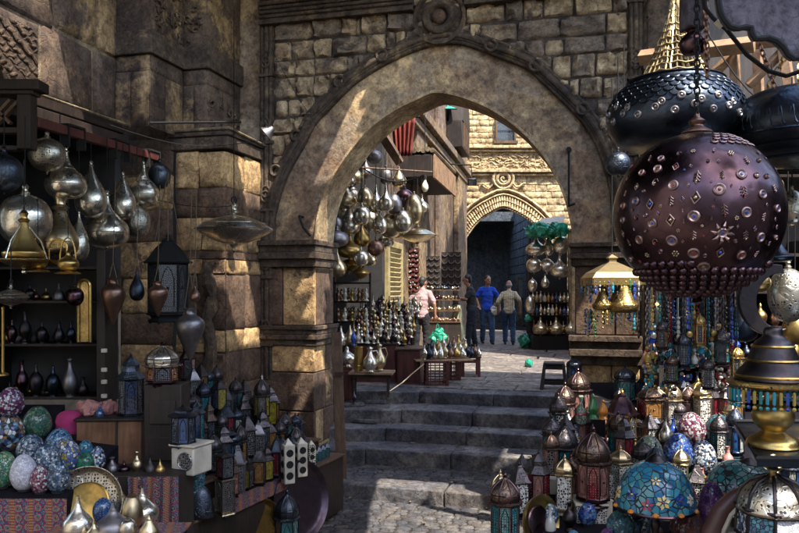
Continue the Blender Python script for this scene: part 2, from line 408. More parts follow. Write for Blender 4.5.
    for k, c in dict(teal=(.02, .18, .20), blue=(.03, .10, .28), red=(.30, .02, .035), yellow=(.42, .33, .04), amber=(.36, .17, .05), pink=(.42, .20, .17), white=(.45, .47, .44), green=(.03, .16, .06), navy=(.02, .05, .14), smoke=(.07, .08, .10)).items():
        A['g_'+k] = m_glass('lantern_glass_'+k, c, .5)
    W, K = (.72, .72, .7), (.02, .02, .03)
    A['e_purple'] = m_mosaic('mosaic_purple_white', [(.3, .04, .2), W, (.14, .03, .16), (.6, .5, .6), (.35, .05, .14)], 75)
    A['e_multi'] = m_mosaic('mosaic_many_colours', [(.05, .1, .4), W, (.5, .25, .12), K, (.2, .45, .6), (.7, .6, .5)], 45)
    A['e_green'] = m_mosaic('mosaic_green', [(.03, .16, .09), (.1, .32, .16), (.05, .22, .18), (.3, .42, .22)], 80)
    A['e_steel'] = m_mosaic('mosaic_silver_blue', [(.15, .3, .42), (.5, .55, .6), (.06, .12, .25), (.3, .4, .5), (.02, .05, .1)], 85)
    A['e_blue'] = m_mosaic('mosaic_blue', [(.03, .18, .42), (.08, .35, .6), (.02, .07, .25), (.3, .5, .65)], 80)
    A['e_bluegold'] = m_mosaic('mosaic_blue_white_gold', [(.06, .12, .45), W, (.5, .42, .1), (.12, .2, .5), (.4, .45, .6)], 65)
    A['e_lime'] = m_mosaic('mosaic_light_green', [(.08, .4, .2), (.3, .55, .3), (.04, .25, .18), (.5, .62, .35)], 80)
    A['e_white'] = m_mosaic('mosaic_white', [(.62, .62, .68), (.72, .72, .75), (.5, .5, .58)], 110, (.3, .3, .35))
    A['e_pink'] = m_mosaic('mosaic_pink', [(.45, .06, .16), (.7, .4, .45), (.25, .02, .1), W], 90)
    A['e_cyan'] = m_mosaic('mosaic_cyan', [(.04, .3, .5), (.1, .45, .6), (.02, .15, .3)], 70)
    A['e_wblue'] = m_mosaic('mosaic_white_blue', [W, (.1, .2, .45), (.55, .6, .65), K], 90)
    A['e_emer'] = m_mosaic('mosaic_emerald', [(.0, .3, .14), (.03, .42, .2), (.0, .15, .08)], 60)
    A['e_royal'] = m_mosaic('mosaic_royal_blue', [(.01, .08, .5), (.04, .2, .7), (.01, .03, .28), (.2, .4, .75)], 85)
    A['e_teal'] = m_mosaic('mosaic_teal', [(.05, .3, .35), (.02, .14, .2), (.2, .45, .48), (.01, .06, .1)], 85)
    A['e_cream'] = m_mosaic('mosaic_cream_green', [(.55, .6, .42), (.3, .42, .25), (.65, .65, .5), (.2, .3, .22)], 75)
    A['e_violet'] = m_mosaic('mosaic_violet', [(.2, .03, .25), (.1, .02, .16), (.35, .08, .35)], 95)
    A['e_magenta'] = m_mosaic('mosaic_magenta_white', [(.35, .05, .14), (.6, .5, .5), (.18, .02, .08), (.65, .6, .6)], 85)
    A['e_dark'] = m_mosaic('mosaic_dark_red', [(.2, .04, .04), (.08, .02, .05), (.35, .1, .06)], 70)
    A['shade_b'] = m_mosaic('shade_tiles_blue', [(.04, .28, .45), (.08, .4, .52), (.02, .2, .42), (.12, .45, .5)], 34, (.008, .01, .015), .07)
    A['shade_t'] = m_mosaic('shade_tiles_turquoise', [(.2, .5, .48), (.35, .6, .55), (.08, .38, .42), (.3, .55, .55)], 34, (.008, .01, .015), .08)
    for k, c in dict(red=(.35, .02, .06), yellow=(.65, .5, .2), navy=(.015, .04, .25), white=(.65, .62, .55), orange=(.6, .22, .03)).items():
        A['t_'+k] = m_plain('petal_tile_'+k, c, .15, 0, .3, .1, 40, .5)
    for k, c in dict(blue=(.02, .08, .45), cyan=(.03, .35, .5), green=(.05, .25, .08), gold=(.5, .35, .08), red=(.35, .03, .03), white=(.6, .6, .55), black=(.015, .015, .02), teal=(.02, .25, .25)).items():
        A['b_'+k] = m_plain('bead_'+k, tuple(x*.7 for x in c), .2, 0, .2, 0, coat=.5)
    A['dark'].node_tree.nodes['Principled BSDF'].inputs['Specular IOR Level'].default_value = .1
    A['skin'] = m_plain('skin', (.33, .17, .11), .55, 0, .15, .1)
    A['hair'] = m_plain('black_hair', (.012, .01, .01), .6, 0, .3, .3, 60)
    A['hair_g'] = m_plain('grey_hair', (.25, .24, .23), .8, 0, .3, .3, 60)
    A['shirt_p'] = m_plain('pale_pink_cotton', (.36, .24, .25), .9, 0, .25, .35, 9)
    A['shirt_k'] = m_plain('black_cotton', (.018, .022, .028), .9, 0, .25, .35, 9)
    A['shirt_b'] = m_plain('royal_blue_cotton', (.012, .07, .52), .9, 0, .25, .35, 9)
    A['jeans'] = m_plain('blue_denim', (.03, .07, .14), .9, 0, .4, .35, 9)
    A['jeans_d'] = m_plain('dark_denim', (.012, .018, .035), .9, 0, .4, .35, 9)
    A['trous'] = m_plain('black_trousers', (.01, .01, .014), .9, 0, .3, .3, 9)
    A['shoe'] = m_plain('black_shoe_leather', (.012, .011, .011), .4)
    m, t, b = nt('striped_cotton'); g = G(t); x, y, z = g.sep(g.co())
    s1 = g.ramp(g.math('FRACT', g.math('MULTIPLY', x, 17.)), [(0., 0.), (.5, 1.), (.62, 0.), (.8, .5), (.88, 0.)], 'CONSTANT')
    g.set(b.inputs['Base Color'], g.mix(s1, (.5, .42, .28), (.12, .12, .10))); b.inputs['Roughness'].default_value = .9
    A['shirt_s'] = m
    A['garment'] = m_plain('pale_green_linen', (.36, .38, .26), .9, 0, .3, .4, 8)
init_mats()
# ------------------------------------------------------------------ setting
UPZ = .68                                           # level of the court beyond the steps
def perp_b(u, px):
    P = GW.w(u, 0, 0); k = (px-CX)/F
    return (k*P.y-P.x)/(k*N.y-N.x)
def court_y(u, v): return gw(u, v, 0)

def build_ground():
    mb = MB().add([(-60, -40, -.30), (60, -40, -.30), (60, 120, -.30), (-60, 120, -.30)], [(0, 1, 2, 3)])
    tag(mb.build('ground', M['ground'], smooth=False), kind='structure')
    # street in front of the gate: bedding and single setts
    mb = MB(); mb.fbox(GW, -7, 6, .93, 9, -.28, -.155); tag(mb.build('street_bedding', M['joint'], smooth=False), kind='structure')
    mb = MB(); mb.fbox(GW, -4.5, 5.2, -1.0, .56, -.2, -.03); tag(mb.build('paving_bedding', M['joint'], smooth=False), kind='structure')
    def setts(u0, u1, b0, b1, z, name, h=.014, L=(.12, .24), W=(.08, .11)):
        fr = Fr(GW.w(0, 0, z), U, (0, 0, 1), -GW.b)      # a: along, c: towards the viewer reversed, b: up
        fr = Fr(GW.w(0, 0, z), U, (0, 0, 1), N)
        mb = MB(); c = -b1
        while c < -b0:
            w = R_.uniform(*W); a = u0+R_.uniform(-.2, 0)
            while a < u1:
                l = R_.uniform(*L)
                mb.stone(fr, a+.006, a+l-.006, c+.006, c+w-.006, h*R_.uniform(.6, 1.15), R_.choice([.3, .7, 1, 1, 1.15, 1.3]), n=3, rough=.35, edge=.22)
                a += l
            c += w
        return tag(mb.build(name, M['paving'], ang=60), kind='structure')
    setts(-3.2, 4.6, .92, 3.4, -.155, 'street_paving')
    setts(-1.4, 3.4, -.30, .55, -.03, 'threshold_paving', L=(.13, .26), W=(.07, .10))
    # long kerb slab across the foot of the gate
    mb = MB(); a = -1.9
    for l in (1.45, 1.0, 1.25, 1.3, 1.4):
        mb.fbox(GW, a, a+l-.012, .56, .93, -.25, R_.uniform(.0, .012), tone=R_.uniform(.8, 1.2)); a += l
    tag(mb.build('threshold_kerb', M['step'], bevel=.016), kind='structure')
    mb = MB(); q = random.Random(21)
    for k in range(170):
        v = q.choice([.16, .3, .5, .93, 1.3, -.62, -1.0, -1.6, -2.2, 1.0, 1.58, .6, 2.2, 3.0]); u = q.uniform(-.2, 2.9)
        if v >= 1.58: z = UPZ
        elif v > .98: v += .05; z = .52
        elif v > .58: v += .06; z = .35
        elif v > .12: z = .18
        elif v > -.93: z = .02
        else: z = -.13
        v += abs(q.gauss(0, .05))*(1 if v < 1.5 else 3); c = gw(u, v, z+.006)
        if q.random() < .6: mb.ball(c, q.uniform(.005, .014), .6, 6, 4)
        else: mb.box(c, (q.uniform(.02, .06), q.uniform(.015, .04), .002), rz=q.uniform(0, 3), rx=q.uniform(-.2, .2))
    tag(mb.build('litter', M['mortar']), 'pebbles and paper scraps scattered over the steps and paving', kind='stuff')
    # court
    mb = MB(); p = [gw(-3.4, 1.78, UPZ-.045), gw(5.5, 1.78, UPZ-.045), Vector((14, 60, UPZ-.04)), Vector((-10, 60, UPZ-.04))]
    mb.prism(p, (0, 0, -.5)); tag(mb.build('court_bedding', M['joint'], smooth=False), kind='structure')
    mb = MB(); fr = Fr(gw(0, 0, UPZ-.032), U, (0, 0, 1), N); c = 2.01
    while c < 18:
        w = R_.uniform(.45, .75); a = -2.6+R_.random()*.4
        while a < 6:
            l = R_.uniform(.7, 1.3); mb.stone(fr, a+.008, a+l-.008, c+.008, c+w-.008, .038, R_.choice([.4, .8, 1, 1.1, 1.3]), n=2, rough=.02, edge=.02); a += l
        c += w
    tag(mb.build('court_paving', M['court'], smooth=False), kind='structure')

def build_steps():
    r = thing('stone_steps', 'four worn grey stone steps climbing through the pointed archway', 'steps', gw(.9, .4, 0))
    r_ = lambda o: o
    base = Vector(r.location)
    vs = [.10, .62, 1.02, 1.62]
    for i, v in enumerate(vs):
        z0, z1 = (-.2 if i == 0 else i*.17-.03), (i+1)*.17
        vN = vs[i+1]+.12 if i < 3 else 2.0
        # left return at 45 degrees: corner moves back with each step
        uc = .62+.10*i; ul = -.28
        joints = [uc, uc+.95+R_.uniform(-.15, .15), uc+2.1+R_.uniform(-.2, .2), 4.2]
        dz = R_.uniform(-.006, .006)
        for k in range(3):
            mb = MB(); a, b = joints[k], joints[k+1]-.008
            mb.prism([gw(a, v+R_.uniform(-.012, .012), z0), gw(b, v+R_.uniform(-.012, .012), z0), gw(b, vN, z0), gw(a, vN, z0)], (0, 0, z1-z0+dz))
            mb.build('step_slab', M['step'], r, loc=base, bevel=.014)
            r.children[-1].location = (0, 0, 0)
        mb = MB(); q = .36
        mb.prism([gw(ul, v-.05+q, z0), gw(ul, v-q*.55, z0), gw(uc-.30, v-q*.35, z0), gw(uc-.008, v, z0), gw(uc-.008, vN, z0), gw(ul, vN, z0)], (0, 0, z1-z0+dz))
        o = mb.build('step_slab', M['step'], r, loc=base, bevel=.014); o.location = (0, 0, 0)
    # loose slabs left on the steps
    for px, py, d, sx, sy, rz in ((375, 401, 10.55, .32, .2, .1), (352, 403, 10.3, .3, .2, .5), (366, 421, 9.95, .32, .12, .0)):
        p = at(px, py, d); z = {401: .51, 403: .51, 421: .34}[py]
        mb = MB(); mb.box((0, 0, .028), (sx, sy, .05))
        lab = {375: 'broken pale slab lying on the third step', 352: 'small broken slab beside the dark bottle on the third step', 366: 'thin pale slab lying on the second step'}[px]
        o = mb.build('loose_slab', M['step'], bevel=.012); o.location = (p.x, p.y, z); o.rotation_euler.z = rz-T_
        tag(o, lab, 'slab')

IN = [(314, 268), (315, 240), (318, 215), (325, 191), (334, 173), (344, 158), (356, 142), (370, 127), (384, 116), (400, 106), (417, 98), (434, 91), (452, 93), (469, 98), (486, 105), (503, 115), (519, 127), (534, 142), (547, 158), (558, 178), (567, 201), (573, 226), (577, 248), (578, 268)]
MO = [(268, 240), (271, 212), (281, 178), (291, 158), (304, 136), (312, 120), (327, 104), (350, 81), (364, 71), (382, 60), (400, 51), (420, 43), (440, 38), (463, 38), (482, 44), (498, 50), (529, 62), (543, 74), (553, 83), (576, 105), (592, 124), (604, 146), (614, 176), (619, 205), (622, 240)]
def curve(pts, n=3):
    P = [GW.hit(x, y) for x, y in pts]; out = []
    for i in range(len(P)-1):
        a, b, c, d = P[max(i-1, 0)], P[i], P[i+1], P[min(i+2, len(P)-1)]
        for k in range(n):
            t = k/n; out.append(tuple(.5*(2*b[j]+(c[j]-a[j])*t+(2*a[j]-5*b[j]+4*c[j]-d[j])*t*t+(3*b[j]-a[j]-3*c[j]+d[j])*t**3) for j in (0, 1)))
    return out+[P[-1]]
def z_on(cv, u):
    best = None
    for (a, z), (b, y) in zip(cv, cv[1:]):
        if a <= u <= b or b <= u <= a:
            q = z if abs(b-a) < 1e-6 else z+(y-z)*(u-a)/(b-a); best = q if best is None else max(best, q)
    return best

GATE_TOP = 9.0
def build_gate():
    r = thing('stone_gateway', 'dark stone gateway with a tall pointed arch over the steps', 'gateway', (0, 0, 0))
    ci, cm = curve(IN), curve(MO)
    th = .58; uL, uR = -1.6, GW.hit(643, 290)[0]+.3
    zb = -.2; T = GATE_TOP
    jl, jr = ci[0][0], ci[-1][0]
    ci2 = [(jl, zb)]+ci+[(jr, zb)]
    mb = MB()
    for vv, s in ((0, 1), (th, -1)):
        def q(a, b, c, d): mb.add([gw(*p) for p in (a, b, c, d)], [(0, 1, 2, 3) if s == 1 else (3, 2, 1, 0)])
        n = 5
        q((uL, vv, zb), (jl, vv, zb), (jl, vv, T), (uL, vv, T)); q((jr, vv, zb), (uR, vv, zb), (uR, vv, T), (jr, vv, T))
        for (a, z), (b, y) in zip(ci, ci[1:]):
            if b-a > 1e-4: q((a, vv, z), (b, vv, y), (b, vv, T), (a, vv, T))
    mb.add([gw(uL, 0, T), gw(uR, 0, T), gw(uR, th, T), gw(uL, th, T)], [(0, 1, 2, 3)])
    mb.build('plastered_wall', M['plaster'], r, smooth=False)
    # voussoirs lining the arch, standing a little proud of the plaster
    mb = MB(); L = 0; segs = []
    pts = ci
    i = 0
    while i < len(pts)-1:
        j = min(i+R_.choice([3, 4, 4, 5]), len(pts)-1); t = R_.uniform(.5, 1.6)
        for k in range(i, j):
            (a, z), (b, y) = pts[k], pts[k+1]
            cx, cz = 1.32, 3.0
            def off(p, e):
                dx, dz = cx-p[0], (1.6-p[1]); l = math.hypot(dx, dz); return (p[0]+dx/l*e, p[1]+dz/l*e)
            (a0, z0), (b0, y0) = off((a, z), .025), off((b, y), .025); (a1, z1), (b1, y1) = off((a, z), -.006), off((b, y), -.006)
            f, bk = -.022, th+.01
            vs = [gw(a0, f, z0), gw(b0, f, y0), gw(b0, bk, y0), gw(a0, bk, z0), gw(a1, f, z1), gw(b1, f, y1), gw(b1, bk, y1), gw(a1, bk, z1)]
            fs = [(3, 2, 1, 0), (4, 5, 6, 7), (0, 1, 5, 4), (2, 3, 7, 6)]
            if k == i: fs.append((3, 0, 4, 7))
            if k == j-1: fs.append((1, 2, 6, 5))
            mb.add(vs, fs, t)
        i = j
    mb.build('arch_ring', M['soffit'], r, smooth=False)
    # rubble above the arch
    uA, uB = GW.hit(277, 100)[0], GW.hit(628, 60)[0]; zt = GW.hit(280, 23)[1]
    mb = MB(); back = MB(); z = 2.6
    # mortar sheet over the arch moulding
    for (a, y), (b, w) in zip(cm, cm[1:]):
        if b-a > 1e-4: back.add([gw(a, -.03, y), gw(b, -.03, w), gw(b, -.03, zt+.7), gw(a, -.03, zt+.7)], [(0, 1, 2, 3)])
    back.build('rubble_mortar', M['grout'], r, smooth=False)
    while z < zt+.65:
        h = R_.choice([.17, .2, .23, .26]); a = uA+R_.uniform(-.05, 0)
        while a < uB-.05:
            l = min(R_.uniform(.2, .52), uB-a)
            if uB-(a+l) < .12: l = uB-a
            m1 = max([z_on(cm, a+l*k/4) or -9 for k in range(5)]); lo = z
            if m1 > z+.02 and l > .2: l = max(.11, l*.42); m1 = max([z_on(cm, a+l*k/4) or -9 for k in range(5)])
            if m1+.03 < z+h-.03:
                lo = max(z, m1-.04)
                if lo < z+h-.055:
                    hh = h-R_.uniform(0, .015)
                    if R_.random() < .12 and l > .3: mb.stone(GW, a+.012, a+l*.5-.01, lo+.01, z+hh-.01, .05, R_.choice([.2, .6, 1.2, 1.9]), b0=.032, rough=.5); mb.stone(GW, a+l*.5+.01, a+l-.012, lo+.01, z+hh-.01, .04, R_.choice([.2, .9, 1.5, 1.8]), b0=.032, rough=.5)
                    else: mb.stone(GW, a+.007, a+l-.007, lo+.006, z+hh-.006, R_.uniform(.032, .05), R_.choice([.5, .7, .8, 1, 1.1, 1.3, 1.5, 1.8]), b0=.032, rough=1.1, n=6, edge=.06)
            a += l
        z += h
    mb.build('rubble_masonry', M['rubble'], r, ang=70)
    # carved arch moulding with knots
    mb = MB()
    def offc(cv, e): 
        out = []
        for k, p in enumerate(cv):
            dx, dz = 1.32-p[0], 1.7-p[1]; l = math.hypot(dx, dz); out.append((p[0]-dx/l*e, p[1]-dz/l*e))
        return out
    for e, rr, bb in ((-.065, .026, .05), (0, .034, .085), (.065, .024, .07), (-.035, .02, .07), (.033, .018, .08)):
        mb.tube([gw(u, -bb, z) for u, z in offc(cm, e)], rr, 8)
    for e0, e1, bb in ((-.09, .09, .045),):
        A, B = offc(cm, e0), offc(cm, e1)
        for k in range(len(A)-1):
            mb.add([gw(*x) for x in ((A[k][0], 0, A[k][1]), (A[k+1][0], 0, A[k+1][1]), (A[k+1][0], -bb, A[k+1][1]), (A[k][0], -bb, A[k][1]), (B[k][0], 0, B[k][1]), (B[k+1][0], 0, B[k+1][1]), (B[k+1][0], -bb, B[k+1][1]), (B[k][0], -bb, B[k][1]))], [(0, 1, 2, 3), (3, 2, 6, 7), (7, 6, 5, 4)])
    for px, py in ((279, 172), (299, 137), (342, 84), (384, 58), (492, 48), (536, 68), (583, 111), (612, 170)):
        u, z = GW.hit(px, py)
        for s in (.05,):
            mb.tube([gw(u+s*1.25*math.cos(t), -.10, z+s*1.25*math.sin(t)) for t in [k*PI/6 for k in range(12)]], .022, 6, closed=True)
    mb.build('arch_moulding', M['carved'], r, ang=60)
    # medallion at the crown
    u, z = GW.hit(441, 20); mb = MB(); Mx = Matrix((( *[GW.a[i] for i in ()],),)) if False else None
    R3 = Matrix((GW.a, GW.c, GW.b)).transposed().to_4x4()       # local z out of the wall
    mb.lathe(smooth_prof([(0, .02), (.09, .05), (.11, .10), (.15, .13), (.19, .12), (.21, .06), (.26, .05), (.29, .02), (.30, 0)]), 32, gw(u, -.03, z), R3)
    mb.lathe([(.31, 0), (.31, .09), (.27, .10), (.25, .06)], 32, gw(u, -.02, z), R3)
    mb.build('crown_medallion', M['carved'], r)
    mb = MB(); mb.ball(gw(u, -.10, z), .085, seg=16); mb.build('medallion_boss', M['ablaq'], r)
    # cornice over the arch
    z0, z1 = GW.hit(280, 24)[1], GW.hit(280, 7)[1]
    mb = MB(); uq = GW.hit(264, 20)[0]; uz = GW.hit(643, 20)[0]
    for a, b in ((uq, u-.30), (u+.30, uz)):
        mb.fbox(GW, a, b, 0, .13, z0, z1); mb.fbox(GW, a, b, 0, .17, z0-.045, z0-.003)
        for q in (.25, .5, .75): mb.tube([GW.w(a, .14, z0+(z1-z0)*q), GW.w(b, .14, z0+(z1-z0)*q)], .022, 8)
        mb.tube([GW.w(a, .16, z1), GW.w(b, .16, z1)], .028, 8)
    mb.build('cornice', M['carved'], r, ang=50)
    # engaged colonnettes
    def col(px0, px1, top=GATE_TOP, bot=1.0):
        a, b = GW.hit(px0, 200)[0], GW.hit(px1, 200)[0]; w = b-a; mb = MB()
        mb.fbox(GW, a, b, 0, .06, bot, top)
        for k, rr in ((.2, .026), (.5, .034), (.8, .026)): mb.tube([GW.w(a+w*k, .07, bot), GW.w(a+w*k, .07, top)], rr, 8)
        zz = bot+.4
        while zz < 6:
            mb.fbox(GW, a-.004, b+.004, .0, .115, zz, zz+.035)
            for t in (0, 1): mb.tube([GW.w(a+w*(.5+.3*math.cos(k*PI/5)), .10, zz+.18+.06*t+.07*math.sin(k*PI/5)) for k in range(10)], .014, 5, closed=True)
            zz += .82
        mb.build('colonnette', M['carved'], r, ang=60)
    col(262, 276); col(628, 643, bot=2.3)
    # piers: imposts and banded courses
    def pier(px0, px1, rows, led, b=.07, reveal=None, uend=None):
        a0 = GW.hit(px0, 300, b)[0]; a1 = (jl if reveal == 1 else GW.hit(px1, 300, b)[0]); 
        if reveal == -1: a0 = jr
        for y0, y1, tn, splits in rows:
            z0, z1 = GW.hit(px1 if reveal == 1 else px0, y1, b)[1], GW.hit(px1 if reveal == 1 else px0, y0, b)[1]
            xs = [a0]+[a0+(a1-a0)*s for s in splits]+[a1]
            for k in range(len(xs)-1):
                mb = MB(); t = tn[k % len(tn)]
                e0, e1 = xs[k]+.004, xs[k+1]-.004
                if reveal == 1 and k == len(xs)-2: e1 = jl+.03
                if reveal == -1 and k == 0: e0 = jr-.03
                deep = -(th+.02) if ((reveal == 1 and k == len(xs)-2) or (reveal == -1 and k == 0)) else .001
                if deep < 0:
                    w = .16
                    mb.fbox(GW, e0, e1, .0, b+R_.uniform(0, .012), z0+.004, z1-.004, t)
                    mb.build('pier_block', M['ablaq'], r, bevel=.014)
                    mb = MB(); s = (jl-.02, jl+.03) if reveal == 1 else (jr-.03, jr+.02)
                    m2 = R_.uniform(.24, .36); mb.fbox(GW, s[0], s[1]-.001 if reveal == 1 else s[1], -m2+.003, -.002, z0+.004, z1-.004, R_.choice([.4, 1.2, 1.7])); mb.fbox(GW, s[0], s[1], deep, -m2-.003, z0+.004, z1-.004, R_.choice([.3, .9, 1.5]))
                    mb.build('reveal_block', M['ablaq'], r, bevel=.01)
                else:
                    mb.fbox(GW, e0, e1, .0, b+R_.uniform(0, .012), z0+.004, z1-.004, t)
                    mb.build('pier_block', M['ablaq'], r, bevel=.014)
        for y0, y1, o in led:
            z0, z1 = GW.hit(px1 if reveal == 1 else px0, y1, b)[1], GW.hit(px1 if reveal == 1 else px0, y0, b)[1]
            mb = MB(); h = z1-z0; e0 = a0-.02 if reveal == 1 else jr-.09; e1 = jl+.09 if reveal == 1 else a1+.02
            for f0, f1, oo in ((0, .3, .5), (.3, .55, 1.), (.55, .8, .75), (.8, 1, 1.15)): mb.fbox(GW, e0+(1-oo)*.04 if reveal == -1 else e0, e1-(1-oo)*.04 if reveal == 1 else e1, -(th+.03), b+o*oo, z0+h*f0+.001, z0+h*f1)
            mb.build('impost', M['carved'], r, bevel=.008)
    pier(262, 313, [(268, 326, [.2, 1.5], [.42]), (346, 373, [1.9], []), (373, 412, [.1], []), (412, 446, [.9, .3], [.5]), (446, 500, [.4], [])],
         [(240, 267, .10), (326, 346, .05)], reveal=1)
    pier(578, 640, [(266, 335, [.3, .15], [.6]), (364, 412, [2.0, 1.7], [.55]), (412, 470, [1.2, 1.8], [.35]), (470, 560, [.8, .4], [.5])],
         [(243, 266, .08), (335, 364, .14)], reveal=-1)
    # old iron hooks and a rod on the plaster
    mb = MB(); u, z = GW.hit(569, 150); u2, z2 = GW.hit(569, 205)
    mb.tube([GW.w(u, .03, z), GW.w(u, .03, z2), GW.w(u, .10, z2-.02), GW.w(u+.07, .12, z2)], .012, 6); mb.tube([GW.w(u, .0, z), GW.w(u, .05, z)], .03, 6); mb.build('iron_rod', M['iron'], r)
    mb = MB(); u, z = GW.hit(303, 217); mb.tube([GW.w(u, 0, z), GW.w(u, .12, z), GW.w(u+.06, .14, z-.14), GW.w(u+.13, .08, z-.24)], .016, 6); mb.build('iron_hook', M['iron'], r)
    return r

def ashlar(fr, a0, a1, c0, c1, rows, mb, back, dep=.018, tones=(.2, .6, 1, 1.2), jx=None, gap=.010, b0=.0):
    """blocks with pale joints; rows: heights that cover c0..c1"""
    back.add([fr.w(a0, b0, c0), fr.w(a1, b0, c0), fr.w(a1, b0, c1), fr.w(a0, b0, c1)], [(0, 1, 2, 3)])
    z = c0; i = 0
    while z < c1-.02:
        h = min(rows[i % len(rows)], c1-z); h = h if c1-(z+h) > .12 else c1-z
        if jx: js = [a0]+[j for j in jx[i % len(jx)] if a0 < j < a1]+[a1]
        else:
            js = [a0]; L = a1-a0; k = max(1, round(L/R_.uniform(.55, .85)))
            js += [a0+L*q/k+R_.uniform(-.06, .06) for q in range(1, k)]+[a1]
        for a, b in zip(js, js[1:]):
            mb.stone(fr, a+gap, b-gap, z+gap, z+h-gap, dep, R_.choice(tones), n=5, rough=.35, edge=.05, b0=b0+.0005)
        z += h; i += 1

BUT = {}
def build_left_portal():
    r = thing('portal_buttress', 'stepped dark stone side of the portal with floral carving and a lit metal-edged ledge', 'buttress', (0, 0, 0))
    back, mb, cv = MB(), MB(), MB()
    zc = None
    # upper stepped faces, corner by corner
    u0 = GW.hit(240, 290)[0]; b1 = perp_b(u0, 207); u1 = GW.hit(183, 290, b1)[0]; b2 = perp_b(u1, 150); u2 = GW.hit(115, 290, b2)[0]; b3 = perp_b(u2, -130)
    zl = GW.hit(205, 137, b1)[1]                      # ledge height
    zt = 10.5
    BUT.update(u0=u0, b1=b1, u1=u1, b2=b2, u2=u2, b3=b3, zl=zl)
    f1 = Fr(GW.w(u0, b1, 0), N, U); f2 = Fr(GW.w(u1, b1, 0), U, -N); f3 = Fr(GW.w(u1, b2, 0), N, U); f4 = Fr(GW.w(u2, b2, 0), U, -N)
    zbnd = f2.hit(195, 48)[1]; zbnd2 = f2.hit(195, 70)[1]
    for f, L in ((f1, b1), (f2, u0-u1), (f3, b2-b1), (f4, u1-u2)):
        ashlar(f, 0, L, zl, zbnd2, [.6, .45, .5], mb, back, tones=(.3, .8, 1, 1.2), gap=.004, dep=.01, jx=[[L*.45], [], [L*.6]])
        ashlar(f, 0, L, zbnd, zt, [.55, .6], mb, back, tones=(.3, .7, 1.1), gap=.004, dep=.01, jx=[[], [L*.5]])
        cv.fbox(f, -.03 if f in (f2, f4) else 0, L+(.03 if f in (f1, f3) else .05), -.02, .05, zbnd2, zbnd)      # carved band
    back.add([gw(u0, 0, zt), gw(u0, -b1, zt), gw(u1, -b1, zt), gw(u1, -b2, zt), gw(u2, -b2, zt), gw(u2, 0, zt)], [(0, 1, 2, 3, 4, 5)])
    back.build('joint_mortar', M['stone'], r, smooth=False); mb.build('upper_blocks', M['stone'], r, ang=60)
    cv.build('string_band', M['carved'], r, bevel=.01)
    # floral relief panels
    cv = MB()
    for f, L, y0, y1, n in ((f3, b2-b1, zbnd+.03, zbnd+.75, 46), (f1, b1, zl+.05, zl+.45, 20), (f2, u0-u1, zbnd+.05, zbnd+.7, 16), (f4, u1-u2, zl+.1, zl+.2, 0)):
        cv = MB()
        for k in range(n):
            a, c = R_.uniform(.05, L-.05), R_.uniform(y0, y1); s = R_.uniform(.03, .075); th = R_.uniform(0, 6.28); t = []
            for q in range(9):
                an = th+q*.62; rad = s*(1-q/11); t.append(f.w(a+rad*math.cos(an), .02+.012*math.sin(q), c+rad*math.sin(an)))
            cv.tube(t, [s*.16+.008*math.sin(q) for q in range(9)], 6)
        if n: cv.build('leaf_relief', M['stone'], r, ang=60)
    # ledge with a pale metal edge
    uA = GW.hit(262, 290)[0]; bA = perp_b(uA, 226); uB = GW.hit(176, 290, bA)[0]; bB = b2+.25
    BUT.update(uA=uA, bA=bA, uB=uB)
    zl1 = zl+.0
    poly = [(uA+.05, 0), (uA+.05, bA+.05), (uB-.05, bA+.05), (uB-.05, 0)]
    mb = MB(); mb.prism([GW.w(u, b, zl-.17) for u, b in poly], (0, 0, .14)); mb.prism([GW.w(u+(.02 if u > uB else -.02), b+(.02 if b else 0), zl-.026) for u, b in poly], (0, 0, .06)); mb.build('ledge', M['carved'], r, bevel=.012)
    mb = MB(); mb.tube([GW.w(uA+.08, .02, zl+.01), GW.w(uA+.08, bA+.08, zl+.045), GW.w(uB, bA+.08, zl+.045)], .017, 6); mb.build('ledge_edge', M['mortar'], r)
    # lower shaft in bands
    fa = Fr(GW.w(uA, bA, 0), N, U); fb = Fr(GW.w(uB, bA, 0), U, -N)
    ys = [(150, 187, 1.7), (187, 217, .25), (217, 251, 1.5), (251, 259, .1), (259, 274, 1.3), (274, 330, .25), (330, 353, 1.8), (353, 386, .35), (386, 420, 1.1), (420, 470, .3), (470, 560, .6)]
    for y0, y1, tn in ys:
        z0, z1 = fb.hit(222, y1)[1], fb.hit(222, y0)[1]
        for f, L in ((fa, bA), (fb, uA-uB)):
            cut = [0, L*R_.uniform(.4, .6), L] if R_.random() < .7 else [0, L]
            for a, b in zip(cut, cut[1:]):
                mb = MB(); mb.stone(f, a+.003, b-.003, z0+.003, z1-.003, .022, max(0, tn+R_.uniform(-.3, .3)), n=5, rough=.5, edge=.05, b0=.0)
                mb.build('banded_block', M['ablaq'], r, ang=60)
    mb = MB(); mb.prism([GW.w(u, b, -.2) for u, b in ((uA, 0), (uA, bA), (uB, bA), (uB, 0))], (0, 0, zl)); mb.build('core', M['stone'], r, smooth=False)
    # lower part further forward behind the hanging lanterns
    bD = bA+.9; uD0 = uB-.0; fd = Fr(GW.w(uB, bD, 0), N, U)
    mb, back = MB(), MB()
    f5 = Fr(GW.w(uB-1.4, bA+.02, 0), U, -N)
    ashlar(f5, 0, 1.38, -.15, 6.0, [.42, .36, .4], mb, back, tones=(.1, 1.3, .4, 1.6), gap=.006)
    back.build('joint_mortar', M['stone'], r, smooth=False); mb.build('banded_block', M['ablaq'], r, ang=60)
    mb = MB()
